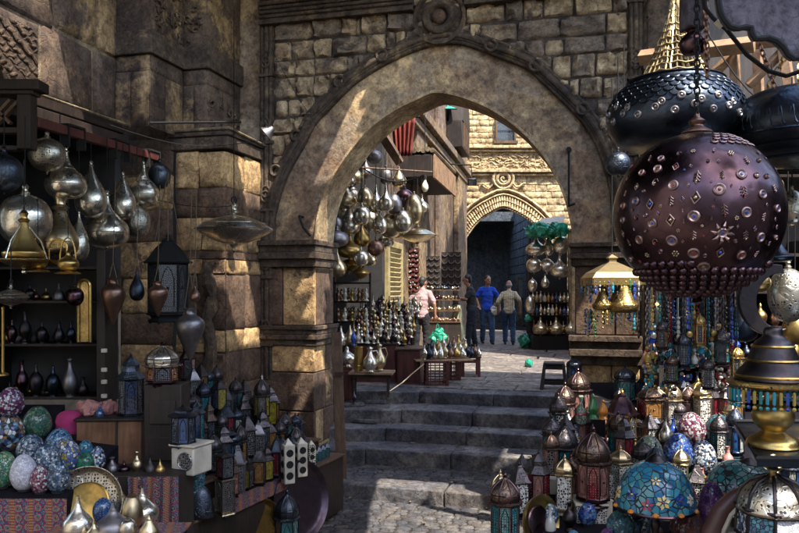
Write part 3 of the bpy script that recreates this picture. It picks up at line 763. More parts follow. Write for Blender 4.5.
    for y0, y1 in ((250, 400),):                       # twisted, worn corner shaft
        z0, z1 = fb.hit(212, 420)[1], fb.hit(212, 262)[1]; u = fb.hit(212, 300)[0]
        pts = [fb.w(u+.03*math.sin(k*1.3), .05+.02*math.cos(k*2.1), z0+(z1-z0)*k/14) for k in range(15)]
        mb.tube(pts, [.07+.02*math.sin(k*2.7) for k in range(15)], 8)
    mb.build('worn_corner_shaft', M['carved'], r)

    w = thing('side_wall', 'tall wall of big dark ashlar blocks with pale joints above the hanging lamps', 'wall', (0, 0, 0))
    mb, back = MB(), MB(); fw = Fr(GW.w(u2, b3, 0), N, U); L = b3-b2
    zA = fw.hit(115, 122)[1]; zB = fw.hit(115, 59)[1]; aJ = [fw.hit(x, 100)[0] for x in (-60, 40, 92)]; aK = [fw.hit(x, 30)[0] for x in (-20, 52, 95)]
    BUT['zA'] = zA
    h = zB-zA
    ashlar(fw, 0, L, zA, zB+.002, [h], mb, back, tones=(.9, .3, 1.1), jx=[aJ], gap=.016, dep=.03)
    ashlar(fw, 0, L, zB, 10.5, [h*.95, h*1.05], mb, back, tones=(.4, 1, 1.3, .8), jx=[aK, aJ], gap=.012, dep=.03)
    back.build('joint_mortar', M['mortar'], w, smooth=False); mb.build('ashlar_blocks', M['stone'], w, ang=60)
    mb = MB(); mb.fbox(fw, 0, L, -.5, -.01, zA, 10.5); mb.build('wall_core', M['stone'], w, smooth=False)
    mb = MB()
    for i in range(13):                                  # eroded relief of the first block
        a0_, a1_ = fw.hit(-25, 60)[0], fw.hit(34, 60)[0]; z = zA+.12+(zB-zA-.2)*i/13; n_ = 26
        mb.tube([fw.w(a0_+(a1_-a0_)*q/n_, .022+.010*math.sin(q*.9+i*2.1), z+.022*math.sin(q*.75+i*1.9)+.012*math.sin(q*1.7+i)) for q in range(n_+1)], [.006+.015*abs(math.sin(q*.55+i*1.3)) for q in range(n_+1)], 8)
    mb.build('eroded_relief', M['stone'], w)
    # the shop below: dark recess with posts
    s = thing('lamp_shop', 'dark open shop recess with timber lintel under the ashlar wall', 'shop', (0, 0, 0))
    mb = MB()
    d_ = 1.7
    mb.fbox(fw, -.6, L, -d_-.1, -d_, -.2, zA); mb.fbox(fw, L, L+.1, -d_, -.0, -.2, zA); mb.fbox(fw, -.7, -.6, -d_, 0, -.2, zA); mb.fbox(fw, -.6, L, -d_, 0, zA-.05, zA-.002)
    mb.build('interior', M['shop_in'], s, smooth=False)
    mb = MB(); mb.fbox(fw, -.3, L+.02, .0, .10, zA-.13, zA-.02); mb.fbox(fw, -.3, L+.02, .02, .16, zA-.30, zA-.16); mb.build('lintel', M['wood_d'], s, bevel=.01)
    mb = MB(); mb.tube([fw.w(-.3, .17, zA-.045), fw.w(L, .17, zA-.045)], .014, 6); mb.build('pale_batten', M['mortar'], s)
    z0 = zA-.32
    mb = MB(); A_, B_ = at(35, 122, 5.4), at(158, 158, 7.3)
    mb.box((0, 0, 0), (1, 1, 1)); mb = MB()
    ax = (B_-A_); Lr = ax.length; fr = Fr(A_, ax, ax.cross(Vector((0, 0, 1))), ax.cross(Vector((0, 0, 1))).normalized().cross(ax.normalized())*-1)
    sg = 1 if fr.c.z > 0 else -1
    mb.fbox(fr, 0, Lr, -.03, .03, -.035, .035)
    mb.build('hanging_rail', M['wood_r'], s, bevel=.006)
    mb = MB()
    for q in (.25, .62, .93):
        mb = MB()
        p = fr.w(Lr*q, 0, 0)
        mb.fbox(fr, Lr*q-.10, Lr*q+.10, -.04, .04, -.055, -.038); mb.fbox(fr, Lr*q-.12, Lr*q-.10, -.035, .035, -.055, .12); mb.fbox(fr, Lr*q+.10, Lr*q+.12, -.035, .035, -.055, .12)
        mb.build('iron_stirrup', M['iron'], s)
    o = thing('iron_rod', 'long thin black iron rod jutting across the ledge of the buttress', 'rod', at(150, 123, 6.9)); MB().tube([(0, 0, 0), at(241, 122, 7.3)-at(150, 123, 6.9)], .012, 6).build('shaft', M['iron'], o)
    o = thing('spotlight', 'small beige spotlight clamped beside the end of the ledge', 'spotlight', at(268, 132, 7.9)); MB().lathe([(.085, -.03), (.075, -.02), (.04, .03), (.03, .07), (0, .075)], 16, M=Matrix.Rotation(.9, 4, 'Y')).build('shade', M['pewter'], o); MB().tube([(0, 0, 0), (-.05, .12, .12), (-.08, .3, .1)], .012, 6).build('arm', M['iron'], o)
    for i, (x0, y0, x1, y1, d0_, d1_, sg_, lab) in enumerate(((158, 200, 232, 206, 6.4, 6.6, .03, 'thin wire stretched from the lantern cords to the saucer lamp'), (110, 125, 262, 140, 6.9, 7.6, .12, 'slack black wire along the buttress below the rod'), (700, 20, 799, 120, 3.6, 3.4, .1, 'black wire drooping behind the bowl lamp'), (262, 30, 318, 128, 8.9, 9.0, .05, 'old wire running down the colonnette to the arch moulding'))):
        a_, b_ = at(x0, y0, d0_), at(x1, y1, d1_); o = thing('loose_wire', lab, 'wire', a_); MB().tube([(b_-a_)*(k/8)-Vector((0, 0, sg_*math.sin(PI*k/8))) for k in range(9)], .0035, 5).build('strand', M['iron'], o)
    # carved timber bracket at the frame edge
    k = thing('carved_bracket', 'dark carved timber bracket with a diagonal lattice beside the ashlar blocks', 'bracket', at(18, 120, 5.2))
    mb = MB(); e = 5.2/F
    def q(x0, y0, x1, y1, t=.07, dy=0): mb.box((((x0+x1)/2-18)*e, dy, -((y0+y1)/2-120)*e), ((x1-x0)*e, t, (y1-y0)*e))
    q(-30, 82, 44, 92, .16); q(-30, 92, 37, 96, .12); q(20, 96, 34, 150, .10); q(-30, 128, 20, 134, .07); q(-30, 146, 20, 151, .07)
    mb.build('frame', M['wood_d'], k, bevel=.006); mb = MB()
    for x, s_ in ((0, 1), (0, -1), (9, 1), (-12, -1)): mb.box(((x-18)*e, 0, (120-112)*e*1.0), (.02, .04, .22), ry=s_*.75)
    mb.build('lattice', M['wood_m'], k)
    return fw
FW = None
def box_room(name, label, cat, pts, z0, z1, mat, kind=None): pass

def build_sky_shade():
    """the street goes on behind and above the camera: houses, plus an unseen hood and awnings added for shade"""
    o = thing('unseen_shade_hood', 'old plank canopy with missing boards projecting over the gateway', 'canopy', (0, 0, 0)); mb = MB(); st = .12  # unseen sheet added to keep the sun off the gateway
    def gap(u, b):  # gaps cut to throw sun patches on the left pier and soffit
        return (1.7 < u < 3.0 and abs(b-(1.1+(u-1.8))) < .26+.07*math.sin(u*9)) or (1.45 < u < 2.0 and 2.15 < b < 2.75) or (.7 < u < 1.15 and 1.35 < b < 1.9)
    mb.fbox(GW, -8, .6, -.5, 3.15, 6.6, 6.65); mb.fbox(GW, 3.96, 5.6, -.5, 3.15, 6.6, 6.65)
    for i in range(28):
        u = .6+i*st; b0_ = None; b = -.5
        while b < 3.15+1e-6:
            g_ = gap(u+st/2, b+st/2) or b+st > 3.15
            if not g_ and b0_ is None: b0_ = b
            if g_ and b0_ is not None: mb.fbox(GW, u+.001, u+st-.001, b0_, b, 6.6, 6.65); b0_ = None
            b += st
        if b0_ is not None: mb.fbox(GW, u+.001, u+st-.001, b0_, 3.15, 6.6, 6.65)
    tag(mb.build('planks', M['wood_d'], o, smooth=False), kind='stuff')
    mb = MB(); mb.fbox(GW, -8, 5.6, 2.95, 3.15, 6.40, 6.595); mb.build('front_beam', M['wood_d'], o, smooth=False)
    o = thing('unseen_shade_awning', 'patched canvas awning stretched over the stalls', 'awning', (0, 0, 0))  # unseen, added to hold the left stalls in shade
    mb = MB(); n = 10
    vs = [(-6.5+(i/n)*7.4, 1.0+(j/n)*5.2, 4.75-.18*math.sin(PI*i/n)*math.sin(PI*j/n)) for j in range(n+1) for i in range(n+1)]
    mb.add(vs, [(j*(n+1)+i, j*(n+1)+i+1, (j+1)*(n+1)+i+1, (j+1)*(n+1)+i) for j in range(n) for i in range(n)]); mb.build('canvas', M['dark'], o)
    mb = MB(); mb.tube([(-6.5, 1.0, 4.78), (.9, 1.0, 4.78)], .04); mb.tube([(-6.5, 6.2, 4.78), (.9, 6.2, 4.78)], .04); mb.build('pole', M['wood_d'], o)
    for (x0, x1, y0, y1, h) in ((-14, -5.8, -14, 4, 9.), (4.5, 14, -14, 2, 4.2), (-5, 4, -16, -10, 9)):
        h_ = thing('street_house', {-14: 'plastered house lining the shop side of the street', 4.5: 'low brown shop building behind the lantern stall', -5: 'tall brown house closing the street opposite the gate'}[x0], 'house', (0, 0, 0))
        mb = MB(); mb.box(((x0+x1)/2, (y0+y1)/2, h/2-.2), (x1-x0, y1-y0, h)); mb.build('wall', M['white_c'], h_, smooth=False)  # walls made pale to bounce warm fill light
        mb = MB(); mb.box(((x0+x1)/2, (y0+y1)/2, h-.1), (x1-x0+.3, y1-y0+.3, .18)); mb.build('parapet', M['carved'], h_, smooth=False)
    o = thing('unseen_globe_shade', 'small dark awning stretched over the hanging globes', 'awning', (2.1, 1.5, 4.7)); MB().box((0, 0, 0), (1.2, 1.3, .03), rx=.1).build('canvas', M['dark'], o); MB().tube([(-.6, -.66, 0), (.6, -.66, 0)], .03).build('pole', M['wood_d'], o)  # unseen, added to take direct sun off the big globe
    o = thing('unseen_shade_flap', 'extra strip of dark canvas sewn to the street awning', 'awning', (1.28, 4.7, 4.74)); MB().box((0, 0, 0), (.74, 3.0, .02), ry=.05).build('canvas', M['dark'], o); MB().tube([(-.49, 1.2, .03), (.49, 1.2, -.02)], .02).build('pole', M['wood_d'], o)  # unseen, added to push the shadow edge across the paving
# ------------------------------------------------------------------ shop goods
PROF = {
 'globe': [(0, 0), (.38, .02), (.72, .13), (.95, .32), (1, .5), (.95, .68), (.72, .86), (.36, .965), (.16, .99), (.12, 1)],
 'onion': [(0, 0), (.45, .015), (.8, .09), (.98, .22), (1, .33), (.9, .46), (.62, .58), (.36, .68), (.2, .78), (.12, .9), (.085, 1)],
 'tear': [(0, 0), (.42, .02), (.76, .09), (.96, .22), (1, .34), (.93, .47), (.74, .6), (.5, .72), (.3, .83), (.16, .93), (.1, 1)],
 'flask': [(0, 0), (.6, .01), (.9, .05), (1, .16), (.97, .3), (.82, .44), (.55, .57), (.3, .68), (.16, .8), (.12, .92), (.14, 1)],
 'pear': [(0, 0), (.5, .02), (.85, .1), (1, .26), (.96, .42), (.78, .58), (.58, .72), (.45, .84), (.36, .94), (.3, 1)],
 'disc': [(0, 0), (.3, .06), (.62, .2), (.9, .38), (1, .47), (.97, .52), (.8, .66), (.5, .82), (.2, .9), (.06, .94), (.05, 1)],
 'egg': [(0, 0), (.4, .02), (.75, .12), (.97, .32), (1, .44), (.94, .6), (.75, .78), (.45, .93), (.2, .985), (0, 1)],
 'dome': [(0, 0), (.98, 0), (1, .03), (1, .2), (.93, .42), (.75, .68), (.5, .87), (.25, .97), (.08, 1)],
 'bell': [(0, .0), (.6, .0), (.9, .06), (1, .16), (1.0, .22), (.93, .25), (.80, .3), (.58, .48), (.42, .66), (.28, .84), (.18, 1)],
 'urn': [(0, 0), (.1, .03), (.3, .16), (.62, .36), (.92, .55), (1, .66), (.92, .76), (.6, .84), (.36, .88), (.34, .95), (.46, 1)],
 'pot': [(0, 0), (.5, .0), (.55, .04), (.45, .08), (.8, .2), (1, .38), (.95, .52), (.65, .64), (.32, .72), (.2, .84), (.24, .9), (.12, .95), (.0, 1)],
 'vase': [(0, 0), (.6, 0), (.62, .05), (.4, .1), (.55, .2), (.95, .36), (1, .46), (.8, .6), (.4, .72), (.25, .85), (.34, .97), (.4, 1)],
 'ewer': [(0, 0), (.55, 0), (.6, .03), (.5, .06), (.9, .2), (1, .34), (.85, .5), (.5, .64), (.3, .76), (.28, .86), (.4, .9), (.3, .95), (.08, .97), (0, 1)],
}
def metal_lamp(name, px, y0, y1, r, d, prof, mat, label, cat='lamp', group=None, cord_to=None, neck=True, cap=None, twist=0, cordmat='iron', seg=28, extra=None):
    """a hanging lamp seen between rows y0 and y1, r photo pixels wide each side, at distance d"""
    s = d/F; H = (y1-y0)*s; Rr = r*s; p = at(px, y1, d)
    o = thing(name, label, cat, p, R_.uniform(0, 6), group)
    P = [(a*Rr, b*H) for a, b in smooth_prof(PROF[prof], 3)]
    mb = MB(); mb.lathe(P, seg); mb.build('body', M[mat], o)
    top = P[-1][1]; rt = max(P[-1][0], .006)
    if prof in ('onion', 'disc', 'pear') and d < 8:
        zz = max(P, key=lambda q: q[0])[1]; MB().tube([(Rr*1.003*math.cos(2*PI*i/36), Rr*1.003*math.sin(2*PI*i/36), zz) for i in range(36)], Rr*.018, 5, closed=True).build('seam', M[mat], o)
        k_ = [q for q in P if q[1] > H*.62][0]; MB().tube([(k_[0]*1.01*math.cos(2*PI*i/24), k_[0]*1.01*math.sin(2*PI*i/24), k_[1]) for i in range(24)], Rr*.015, 5, closed=True).build('neck_band', M[mat], o)
    mb = MB()
    if neck:
        nk = max(rt*1.25, Rr*.1)
        mb.lathe([(nk, -.002), (nk*1.3, nk*.4), (nk*.8, nk*.8), (nk*.7, nk*1.3), (nk*1.0, nk*1.9), (nk*.5, nk*2.6), (0, nk*2.8)], 12, (0, 0, top)); top += nk*2.6
        mb.build('cap', M[cap or mat], o)
    if prof in ('globe', 'egg', 'onion', 'disc'):
        mb = MB(); k = Rr*.1; mb.lathe([(0, -k*2.2), (k*.6, -k*1.4), (k*.4, -k*.8), (k*1.1, -k*.1), (k*.9, k*.3)], 12); mb.build('drop_finial', M[cap or mat], o)
    L = (cord_to if cord_to is not None else .35)
    if L:
        mb = MB(); mb.tube([(0, 0, top-.01), (0, 0, top+L)], .0035 if d < 8 else .006, 5)
        if d < 8:
            rr = max(.012, Rr*.09); mb.tube([(rr*math.cos(t*PI/5), 0, top+rr*.8+rr*math.sin(t*PI/5)) for t in range(10)], rr*.22, 5, closed=True)
        mb.build('cord', M[cordmat], o)
    if extra: extra(o, Rr, H, top)
    return o

def pots(name, px, y0, y1, r, d, prof, mat, label, cat='pot', group=None, parts=True, spout=False, handle=False, stopper=None, seg=24):
    s = d/F; H = (y1-y0)*s; Rr = r*s
    o = thing(name, label, cat, at(px, y1, d), R_.uniform(0, 6.3), group)
    P = [(a*Rr, b*H) for a, b in smooth_prof(PROF[prof], 3)]
    if not parts:
        MB().lathe(P, seg).build('body', M[mat], o); return o
    i = int(len(P)*.78)
    MB().lathe(P[:i+1], seg).build('body', M[mat], o)
    MB().lathe([(P[i][0]*1.0, P[i][1]), (P[i][0]*1.18, P[i][1]+H*.005), (P[i][0]*1.05, P[i][1]+H*.02)]+P[i+1:], seg).build('neck', M[stopper or mat], o)
    if spout: MB().tube([(Rr*.8, 0, H*.35), (Rr*1.2, 0, H*.45), (Rr*1.35, 0, H*.65), (Rr*1.6, 0, H*.72)], [Rr*.16, Rr*.1, Rr*.08, Rr*.06], 8).build('spout', M[mat], o)
    if handle: MB().tube([(-Rr*.3, 0, H*.8), (-Rr*.9, 0, H*.82), (-Rr*1.25, 0, H*.6), (-Rr*.9, 0, H*.35)], Rr*.07, 7).build('handle', M[mat], o)
    return o

def egg(px, py, rx, ry, d, mat, label, tilt=0.0):
    s = d/F; o = thing('mosaic_egg', label, 'mosaic egg', at(px, py+ry, d), R_.uniform(0, 6), 'mosaic glass egg lamps')
    P = [(a*rx*s, b*2*ry*s) for a, b in smooth_prof(PROF['egg'], 3)]
    x = MB().lathe(P, 32).build('shell', M[mat], o)
    MB().lathe([(rx*s*.5, -.004), (rx*s*.55, .004), (rx*s*.5, .018), (rx*s*.3, .02)], 20).build('foot_ring', M['iron'], o)
    o.rotation_euler.x = 0; o.rotation_euler.y = tilt; o.rotation_euler.z = 0
    x.rotation_euler.z = R_.uniform(0, 6)
    return o

def lantern_proto(H, R, n=6, metal='bronze', glass=('g_teal',), roof='dome', body=.5, filig=None, panes=True, base='bronze', waist=.0, rows=1):
    """n-sided glass lantern: stepped base, corner posts, panes, pierced roof, finial"""
    def fn():
        o = bpy.data.objects.new('glass_lantern', None); COL.objects.link(o)
        zb, zt = H*.10, H*(.10+body); m = M[metal]
        a0 = PI/n
        mb = MB()
        mb.lathe([(0, 0), (R*.86, 0), (R*.9, H*.012), (R*.86, H*.03), (R*.74, H*.045), (R*.8, H*.07), (R*.97, H*.085), (R*.97, zb), (0, zb)], n, rot=a0)
        for i in range(n):
            a = a0+2*PI*i/n; mb.ball((R*.78*math.cos(a), R*.78*math.sin(a), -.0), R*.08, seg=6, rings=4)
        mb.build('base', m, o, ang=25)
        rb, rt = R*.86, R*(.86+waist); mb = MB()
        for i in range(n):
            a = a0+2*PI*i/n; c, s = math.cos(a), math.sin(a)
            mb.tube([(rb*c, rb*s, zb), (rt*c, rt*s, zt)], R*.05, 5)
        for z, r in ((zb+H*.008, rb), (zt-H*.008, rt))+tuple((zb+(zt-zb)*k/rows, rb) for k in range(1, rows)):
            mb.tube([(r*math.cos(a0+2*PI*i/n), r*math.sin(a0+2*PI*i/n), z) for i in range(n)], R*.045, 5, closed=True)
        mb.build('frame', m, o)
        gk = list(glass)
        if panes:
            for i in range(n):
                a, b = a0+2*PI*i/n, a0+2*PI*(i+1)/n; q = .965
                mb = MB(); P = [(rb*q*math.cos(a), rb*q*math.sin(a), zb), (rb*q*math.cos(b), rb*q*math.sin(b), zb), (rt*q*math.cos(b), rt*q*math.sin(b), zt), (rt*q*math.cos(a), rt*q*math.sin(a), zt)]
                mb.prism(P, Vector((-math.cos((a+b)/2), -math.sin((a+b)/2), 0))*R*.04)
                pn = mb.build('pane', M[gk[i % len(gk)]], o, smooth=False)
                mm = MB(); cx = (a+b)/2; nn = Vector((math.cos(cx), math.sin(cx), 0)); tt = Vector((-math.sin(cx), math.cos(cx), 0)); w = rb*math.sin(PI/n)
                rad = rb*q*math.cos(PI/n)+R*.012
                for kk in range(rows):
                    zz = zb+(zt-zb)*(kk+.5)/rows; hh = (zt-zb)*.36/rows
                    mm.tube([nn*rad+tt*w*.62*x+Vector((0, 0, zz+hh*y)) for x, y in ((-1, -1), (1, -1), (1, .5), (.55, .95), (0, 1.2), (-.55, .95), (-1, .5))], R*.022, 4, closed=True)
                    mm.ball(nn*(rad+.002)+Vector((0, 0, zz)), R*.07, seg=6, rings=4)
                mm.build('tracery', m, pn)
        else:
            MB().lathe([(rb*.96, zb), (rt*.96, zt)], n, rot=a0).build('glass', M[gk[0]], o, smooth=False)
        hz = H-zt; mb = MB()
        if roof == 'dome':
            mb.lathe([(R*1.02, zt-.001), (R*1.06, zt+H*.012), (R*.9, zt+H*.03)], n, rot=a0)
            mb.lathe(smooth_prof([(R*.80, zt+H*.025), (R*.9, zt+hz*.2), (R*.82, zt+hz*.4), (R*.5, zt+hz*.6), (R*.2, zt+hz*.72), (R*.12, zt+hz*.78)]), n*2, rot=a0)
        elif roof == 'cone':
            mb.lathe([(R*1.04, zt), (R*1.12, zt+H*.015), (R*.95, zt+H*.04), (R*.55, zt+hz*.5), (R*.28, zt+hz*.68), (R*.3, zt+hz*.72), (R*.14, zt+hz*.8)], n, rot=a0)
        elif roof == 'tier':
            mb.lathe([(R*1.04, zt), (R*1.1, zt+H*.015), (R*.62, zt+hz*.3), (R*.6, zt+hz*.32), (R*.6, zt+hz*.5), (R*.68, zt+hz*.52), (R*.3, zt+hz*.75), (R*.12, zt+hz*.82)], n, rot=a0)
        if roof == 'dome':
            rb_ = MB(); dp = smooth_prof([(R*.80, zt+H*.025), (R*.9, zt+hz*.2), (R*.82, zt+hz*.4), (R*.5, zt+hz*.6), (R*.2, zt+hz*.72)], 2)
            for i in range(n): a = a0+2*PI*i/n; rb_.tube([(r_*1.015*math.cos(a), r_*1.015*math.sin(a), z_) for r_, z_ in dp], R*.03, 4)
            for q in (0, 3): rb_.tube([(dp[q][0]*1.01*math.cos(2*PI*i/16), dp[q][0]*1.01*math.sin(2*PI*i/16), dp[q][1]) for i in range(16)], R*.03, 4, closed=True)
            for i in range(n*2):
                a = 2*PI*i/(n*2); rb_.ball((R*1.03*math.cos(a), R*1.03*math.sin(a), zt+H*.02), R*.055, seg=6, rings=4)
            rb_.build('roof_ribs', m, o)
        mb.build('roof', M[filig or {'copper_d': 'cd_p', 'copper': 'cd_p', 'bronze': 'bz_p', 'gun': 'gun_p', 'brass': 'brass_p'}.get(metal, metal)], o, ang=25)
        zf = zt+hz*.78; k = R*.12; e = (H-zf)
        MB().lathe([(k, zf-.002), (k*1.3, zf+e*.1), (k*.6, zf+e*.22), (k*1.1, zf+e*.4), (k*.9, zf+e*.52), (k*.3, zf+e*.66), (k*.35, zf+e*.74), (k*.1, zf+e*.9), (0, zf+e)], 10).build('finial', M[base if base != 'bronze' else metal], o)
        return o
    return fn
def lantern(key, px, y0, y1, r, d, label, group=None, rz=None, cat='lantern', name=None, **kw):
    s = d/F; H, Rr = (y1-y0)*s, r*s/.97
    o = lantern_proto(H, Rr, **kw)()
    o.name = name or 'glass_lantern'; o.location = at(px, y1, d)
    o.rotation_euler.z = (math.atan2(-(px-CX)/F, 1)-PI/2+ (PI/kw.get('n', 6))*0) if rz is None else rz
    return tag(o, label, cat, group)
def blockbox(name, px0, px1, y0, y1, d, depth, mat, label, cat, rz=0, bevel=.004, group=None):
    s = d/F; w, h = (px1-px0)*s, (y1-y0)*s; p = at((px0+px1)/2, y1, d)
    o = thing(name, label, cat, p, rz, group)
    MB().box((0, depth/2, h/2), (w, depth, h)).build('body', M[mat], o, bevel=bevel)
    return o, w, h
def dish(name, px, py, rx, ry, d, mat, label, cat='tray', lean=.25, rz=0, inner=None, group=None, depth=.05):
    """a round tray stood on edge, leaning back"""
    s = d/F; R1 = max(rx, ry)*s
    o = thing(name, label, cat, at(px, py+ry, d), 0, group)
    turn = math.acos(min(1, rx/ry)) if rx < ry else 0
    P = smooth_prof([(0, .0), (R1*.55, 0), (R1*.82, .004), (R1*.9, depth*.5), (R1*.98, depth), (R1, depth*.9), (R1*.97, depth*.6), (R1*.84, -.006), (R1*.5, -.012), (0, -.012)], 2)
    mb = MB(); mb.lathe(P, 40); b = mb.build('plate', M[mat], o)
    if inner: MB().lathe([(0, .004), (R1*.5, .004), (R1*.56, .009), (R1*.6, .004)], 40).build('engraved_centre', M[inner], o)
    for c in o.children:
        c.rotation_euler = (PI/2-lean, 0, 0)
        c.location = (0, 0, R1*math.cos(lean)); c.location.y = R1*math.sin(lean)*1
    o.rotation_euler.z = turn*(1 if rz >= 0 else -1)
    return o
# ------------------------------------------------------------------ court behind the gate
FC = Fr((0, 25, 0), (1, 0, 0), (0, -1, 0))
FL = Fr((-3.15, 0, 0), (.21, 1, 0), (1, -.21, 0))
def la(Y): return Y/FL.a.y             # distance along the left side of the court at depth Y
FIN = [(461, 262), (462, 246), (469, 233), (479, 221), (491, 213), (503, 208), (518, 214), (532, 223), (543, 236), (547, 250), (548, 262)]
FOUT = [(451, 262), (453, 236), (459, 219), (470, 206), (486, 196), (503, 190), (520, 195), (538, 207), (552, 222), (559, 240), (560, 262)]
def arc_on(fr, pts, n=3, b=0):
    P = [fr.hit(x, y, b) for x, y in pts]; out = []
    for i in range(len(P)-1):
        a, bb, c, d = P[max(i-1, 0)], P[i], P[i+1], P[min(i+2, len(P)-1)]
        for k in range(n):
            t = k/n; out.append(tuple(.5*(2*bb[j]+(c[j]-a[j])*t+(2*a[j]-5*bb[j]+4*c[j]-d[j])*t*t+(3*bb[j]-a[j]-3*c[j]+d[j])*t**3) for j in (0, 1)))
    return out+[P[-1]]
def build_court():
    ci, co = arc_on(FC, FIN), arc_on(FC, FOUT)
    r = thing('court_facade', 'sunlit yellow limestone facade with a carved pointed archway', 'facade', (0, 25, 0))
    def B(mb, name, mat, **k):
        o = mb.build(name, mat, r, loc=(0, 25, 0), **k); o.location = (0, 0, 0); return o
    mb = MB(); zt = 9.5; uL, uR = FC.hit(380, 0)[0], FC.hit(640, 0)[0]; jl, jr = ci[0][0], ci[-1][0]; zb = .4
    # wall as courses of roughly dressed blocks round the opening
    back = MB()
    def q(a, b, c, d, bb=-.03): back.add([FC.w(x, bb, z) for x, z in (a, b, c, d)], [(0, 1, 2, 3)])
    q((uL, zb), (jl, zb), (jl, zt), (uL, zt)); q((jr, zb), (uR, zb), (uR, zt), (jr, zt))
    for (a, z), (b, y) in zip(ci, ci[1:]):
        if b-a > 1e-4: q((a, z), (b, y), (b, zt), (a, zt))
    B(back, 'masonry', M['facade'], smooth=False)
    z = zb
    while z < zt:
        h = R_.choice([.17, .2, .22]); a = uL
        while a < uR:
            l = R_.uniform(.25, .6); c = a+l/2; hit = False
            top = z_on(co, c)
            inside = co[0][0] < c < co[-1][0] and (z < (top or 9))
            if not inside: mb.stone(FC, a+.004, a+l-.004, z+.004, z+h-.004, .018, R_.choice([.8, 1, 1, 1.1, 1.2]), n=3, rough=1., edge=.06, b0=-.028)
            a += l
        z += h
    B(mb, 'dressed_blocks', M['facade'], ang=60)
    # archivolt: outer rope, radial muqarnas teeth, inner edge
    mb = MB(); mb.tube([FC.w(u, .06, z) for u, z in co], .06, 6); mb.tube([FC.w(u, .05, z) for u, z in ci], .035, 6)
    m2 = [(a[0]*.25+b[0]*.75, a[1]*.25+b[1]*.75) for a, b in zip(ci, co)]; mb.tube([FC.w(u, .05, z) for u, z in m2], .035, 6)
    B(mb, 'archivolt_moulding', M['facade'], ang=60)
    mb = MB(); n = len(ci)*2
    for k in range(n):
        t = k*(len(ci)-1)/(n-1); i = min(int(t), len(ci)-2); f = t-i
        for e0, e1, dp in ((.12, .36, .11), (.42, .66, .07)):
            def pt(e, sft=0): 
                a = [ci[i][j]+(ci[i+1][j]-ci[i][j])*f for j in (0, 1)]; b = [co[i][j]+(co[i+1][j]-co[i][j])*f for j in (0, 1)]
                return [a[j]+(b[j]-a[j])*e for j in (0, 1)]
            p, s = pt(e0), pt(e1); mb.tube([FC.w(p[0], .0, p[1]), FC.w(p[0], dp, p[1]), FC.w(s[0], dp*.6, s[1])], [.03, .045, .022], 5)
    B(mb, 'radiating_teeth', M['facade'], ang=60)
    back = MB()
    for (a, b), (c, d) in zip(zip(ci, co), zip(ci[1:], co[1:])): back.add([FC.w(a[0], -.01, a[1]), FC.w(c[0], -.01, c[1]), FC.w(d[0], -.01, d[1]), FC.w(b[0], -.01, b[1])], [(3, 2, 1, 0)])
    B(back, 'archivolt_bed', M['facade'], smooth=False)
    mb = MB(); u, z = FC.hit(503, 179)
    for rr in (.33, .2): mb.tube([FC.w(u+rr*math.cos(k*PI/10), .07, z+rr*math.sin(k*PI/10)) for k in range(20)], .05, 6, closed=True)
    mb.tube([FC.w(u+.02*k*math.cos(k*.8), .08, z+.02*k*math.sin(k*.8)) for k in range(8)], .035, 5)
    for s in (-1, 1): mb.tube([FC.w(u+s*(.3+.07*k), .05, z-.1-.12*math.sin(k*.8)-.03*k) for k in range(7)], .035, 5)
    B(mb, 'crown_knot', M['facade'])
    mb = MB()
    for y0, y1, pr in ((146, 149, .16), (150, 152, .09), (170, 173, .16), (174, 176, .09)):
        mb.fbox(FC, uL, uR, -.02, pr, FC.hit(500, y1)[1], FC.hit(500, y0)[1])
    B(mb, 'string_course', M['facade'], bevel=.02)
    mb = MB()
    for k in range(90):                               # carved frieze between the courses
        a = FC.hit(470+R_.random()*90, 160)[0]; z = FC.hit(500, R_.uniform(154, 168))[1]
        mb.tube([FC.w(a, .0, z), FC.w(a+R_.uniform(.06, .2), .02, z+R_.uniform(-.1, .1)), FC.w(a+R_.uniform(.1, .25), .0, z+R_.uniform(-.12, .12))], .018, 5)
    B(mb, 'carved_frieze', M['facade'])
    u0, z0 = FC.hit(497, 141); u1, z1 = FC.hit(514, 120); w = MB()
    for a in ((u0-.06, u0, z0, z1), (u1, u1+.06, z0, z1), (u0-.06, u1+.06, z1, z1+.06), (u0-.12, u1+.12, z0-.09, z0-.003)): w.fbox(FC, a[0], a[1], -.02, .10, a[2], a[3])
    f = B(w, 'window', M['wood_m']); x = MB().fbox(FC, u0, u1, .0, .03, z0, z1); x.fbox(FC, u0+.02, u1-.02, .03, .06, (z0+z1)/2-.02, (z0+z1)/2+.02); g_ = x.build('pane', M['g_smoke'], f, loc=(0, 25, 0)); g_.location = (0, 0, 0)
    # passage through the facade
    p = thing('far_passage', 'dark bluish stone passage behind the carved archway', 'passage', (0, 25, 0))
    mb = MB(); dp = 9
    def S(a0, a1, b0, b1, c0, c1): mb.fbox(FC, a0, a1, b0, b1, c0, c1)
    S(jl-.5, jl, -dp, -.08, .3, 5.5); S(jr, jr+.5, -dp, -.08, .3, 5.5); S(jl, jr, -3.4, -.08, 5.0, 5.5); S(jl, jr, -dp, -7.2, 5.0, 5.5); S(jl-.5, jr+.5, -dp-.4, -dp-.01, .3, 5.5)  # roof left open midway, added to let sky light in
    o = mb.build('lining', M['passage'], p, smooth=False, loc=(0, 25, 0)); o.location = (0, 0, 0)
    mb = MB(); fs = Fr(FC.w(jl, -dp, 0), (0, -1, 0), (1, 0, 0)); fs2 = Fr(FC.w(jr, -.03, 0), (0, 1, 0), (-1, 0, 0))
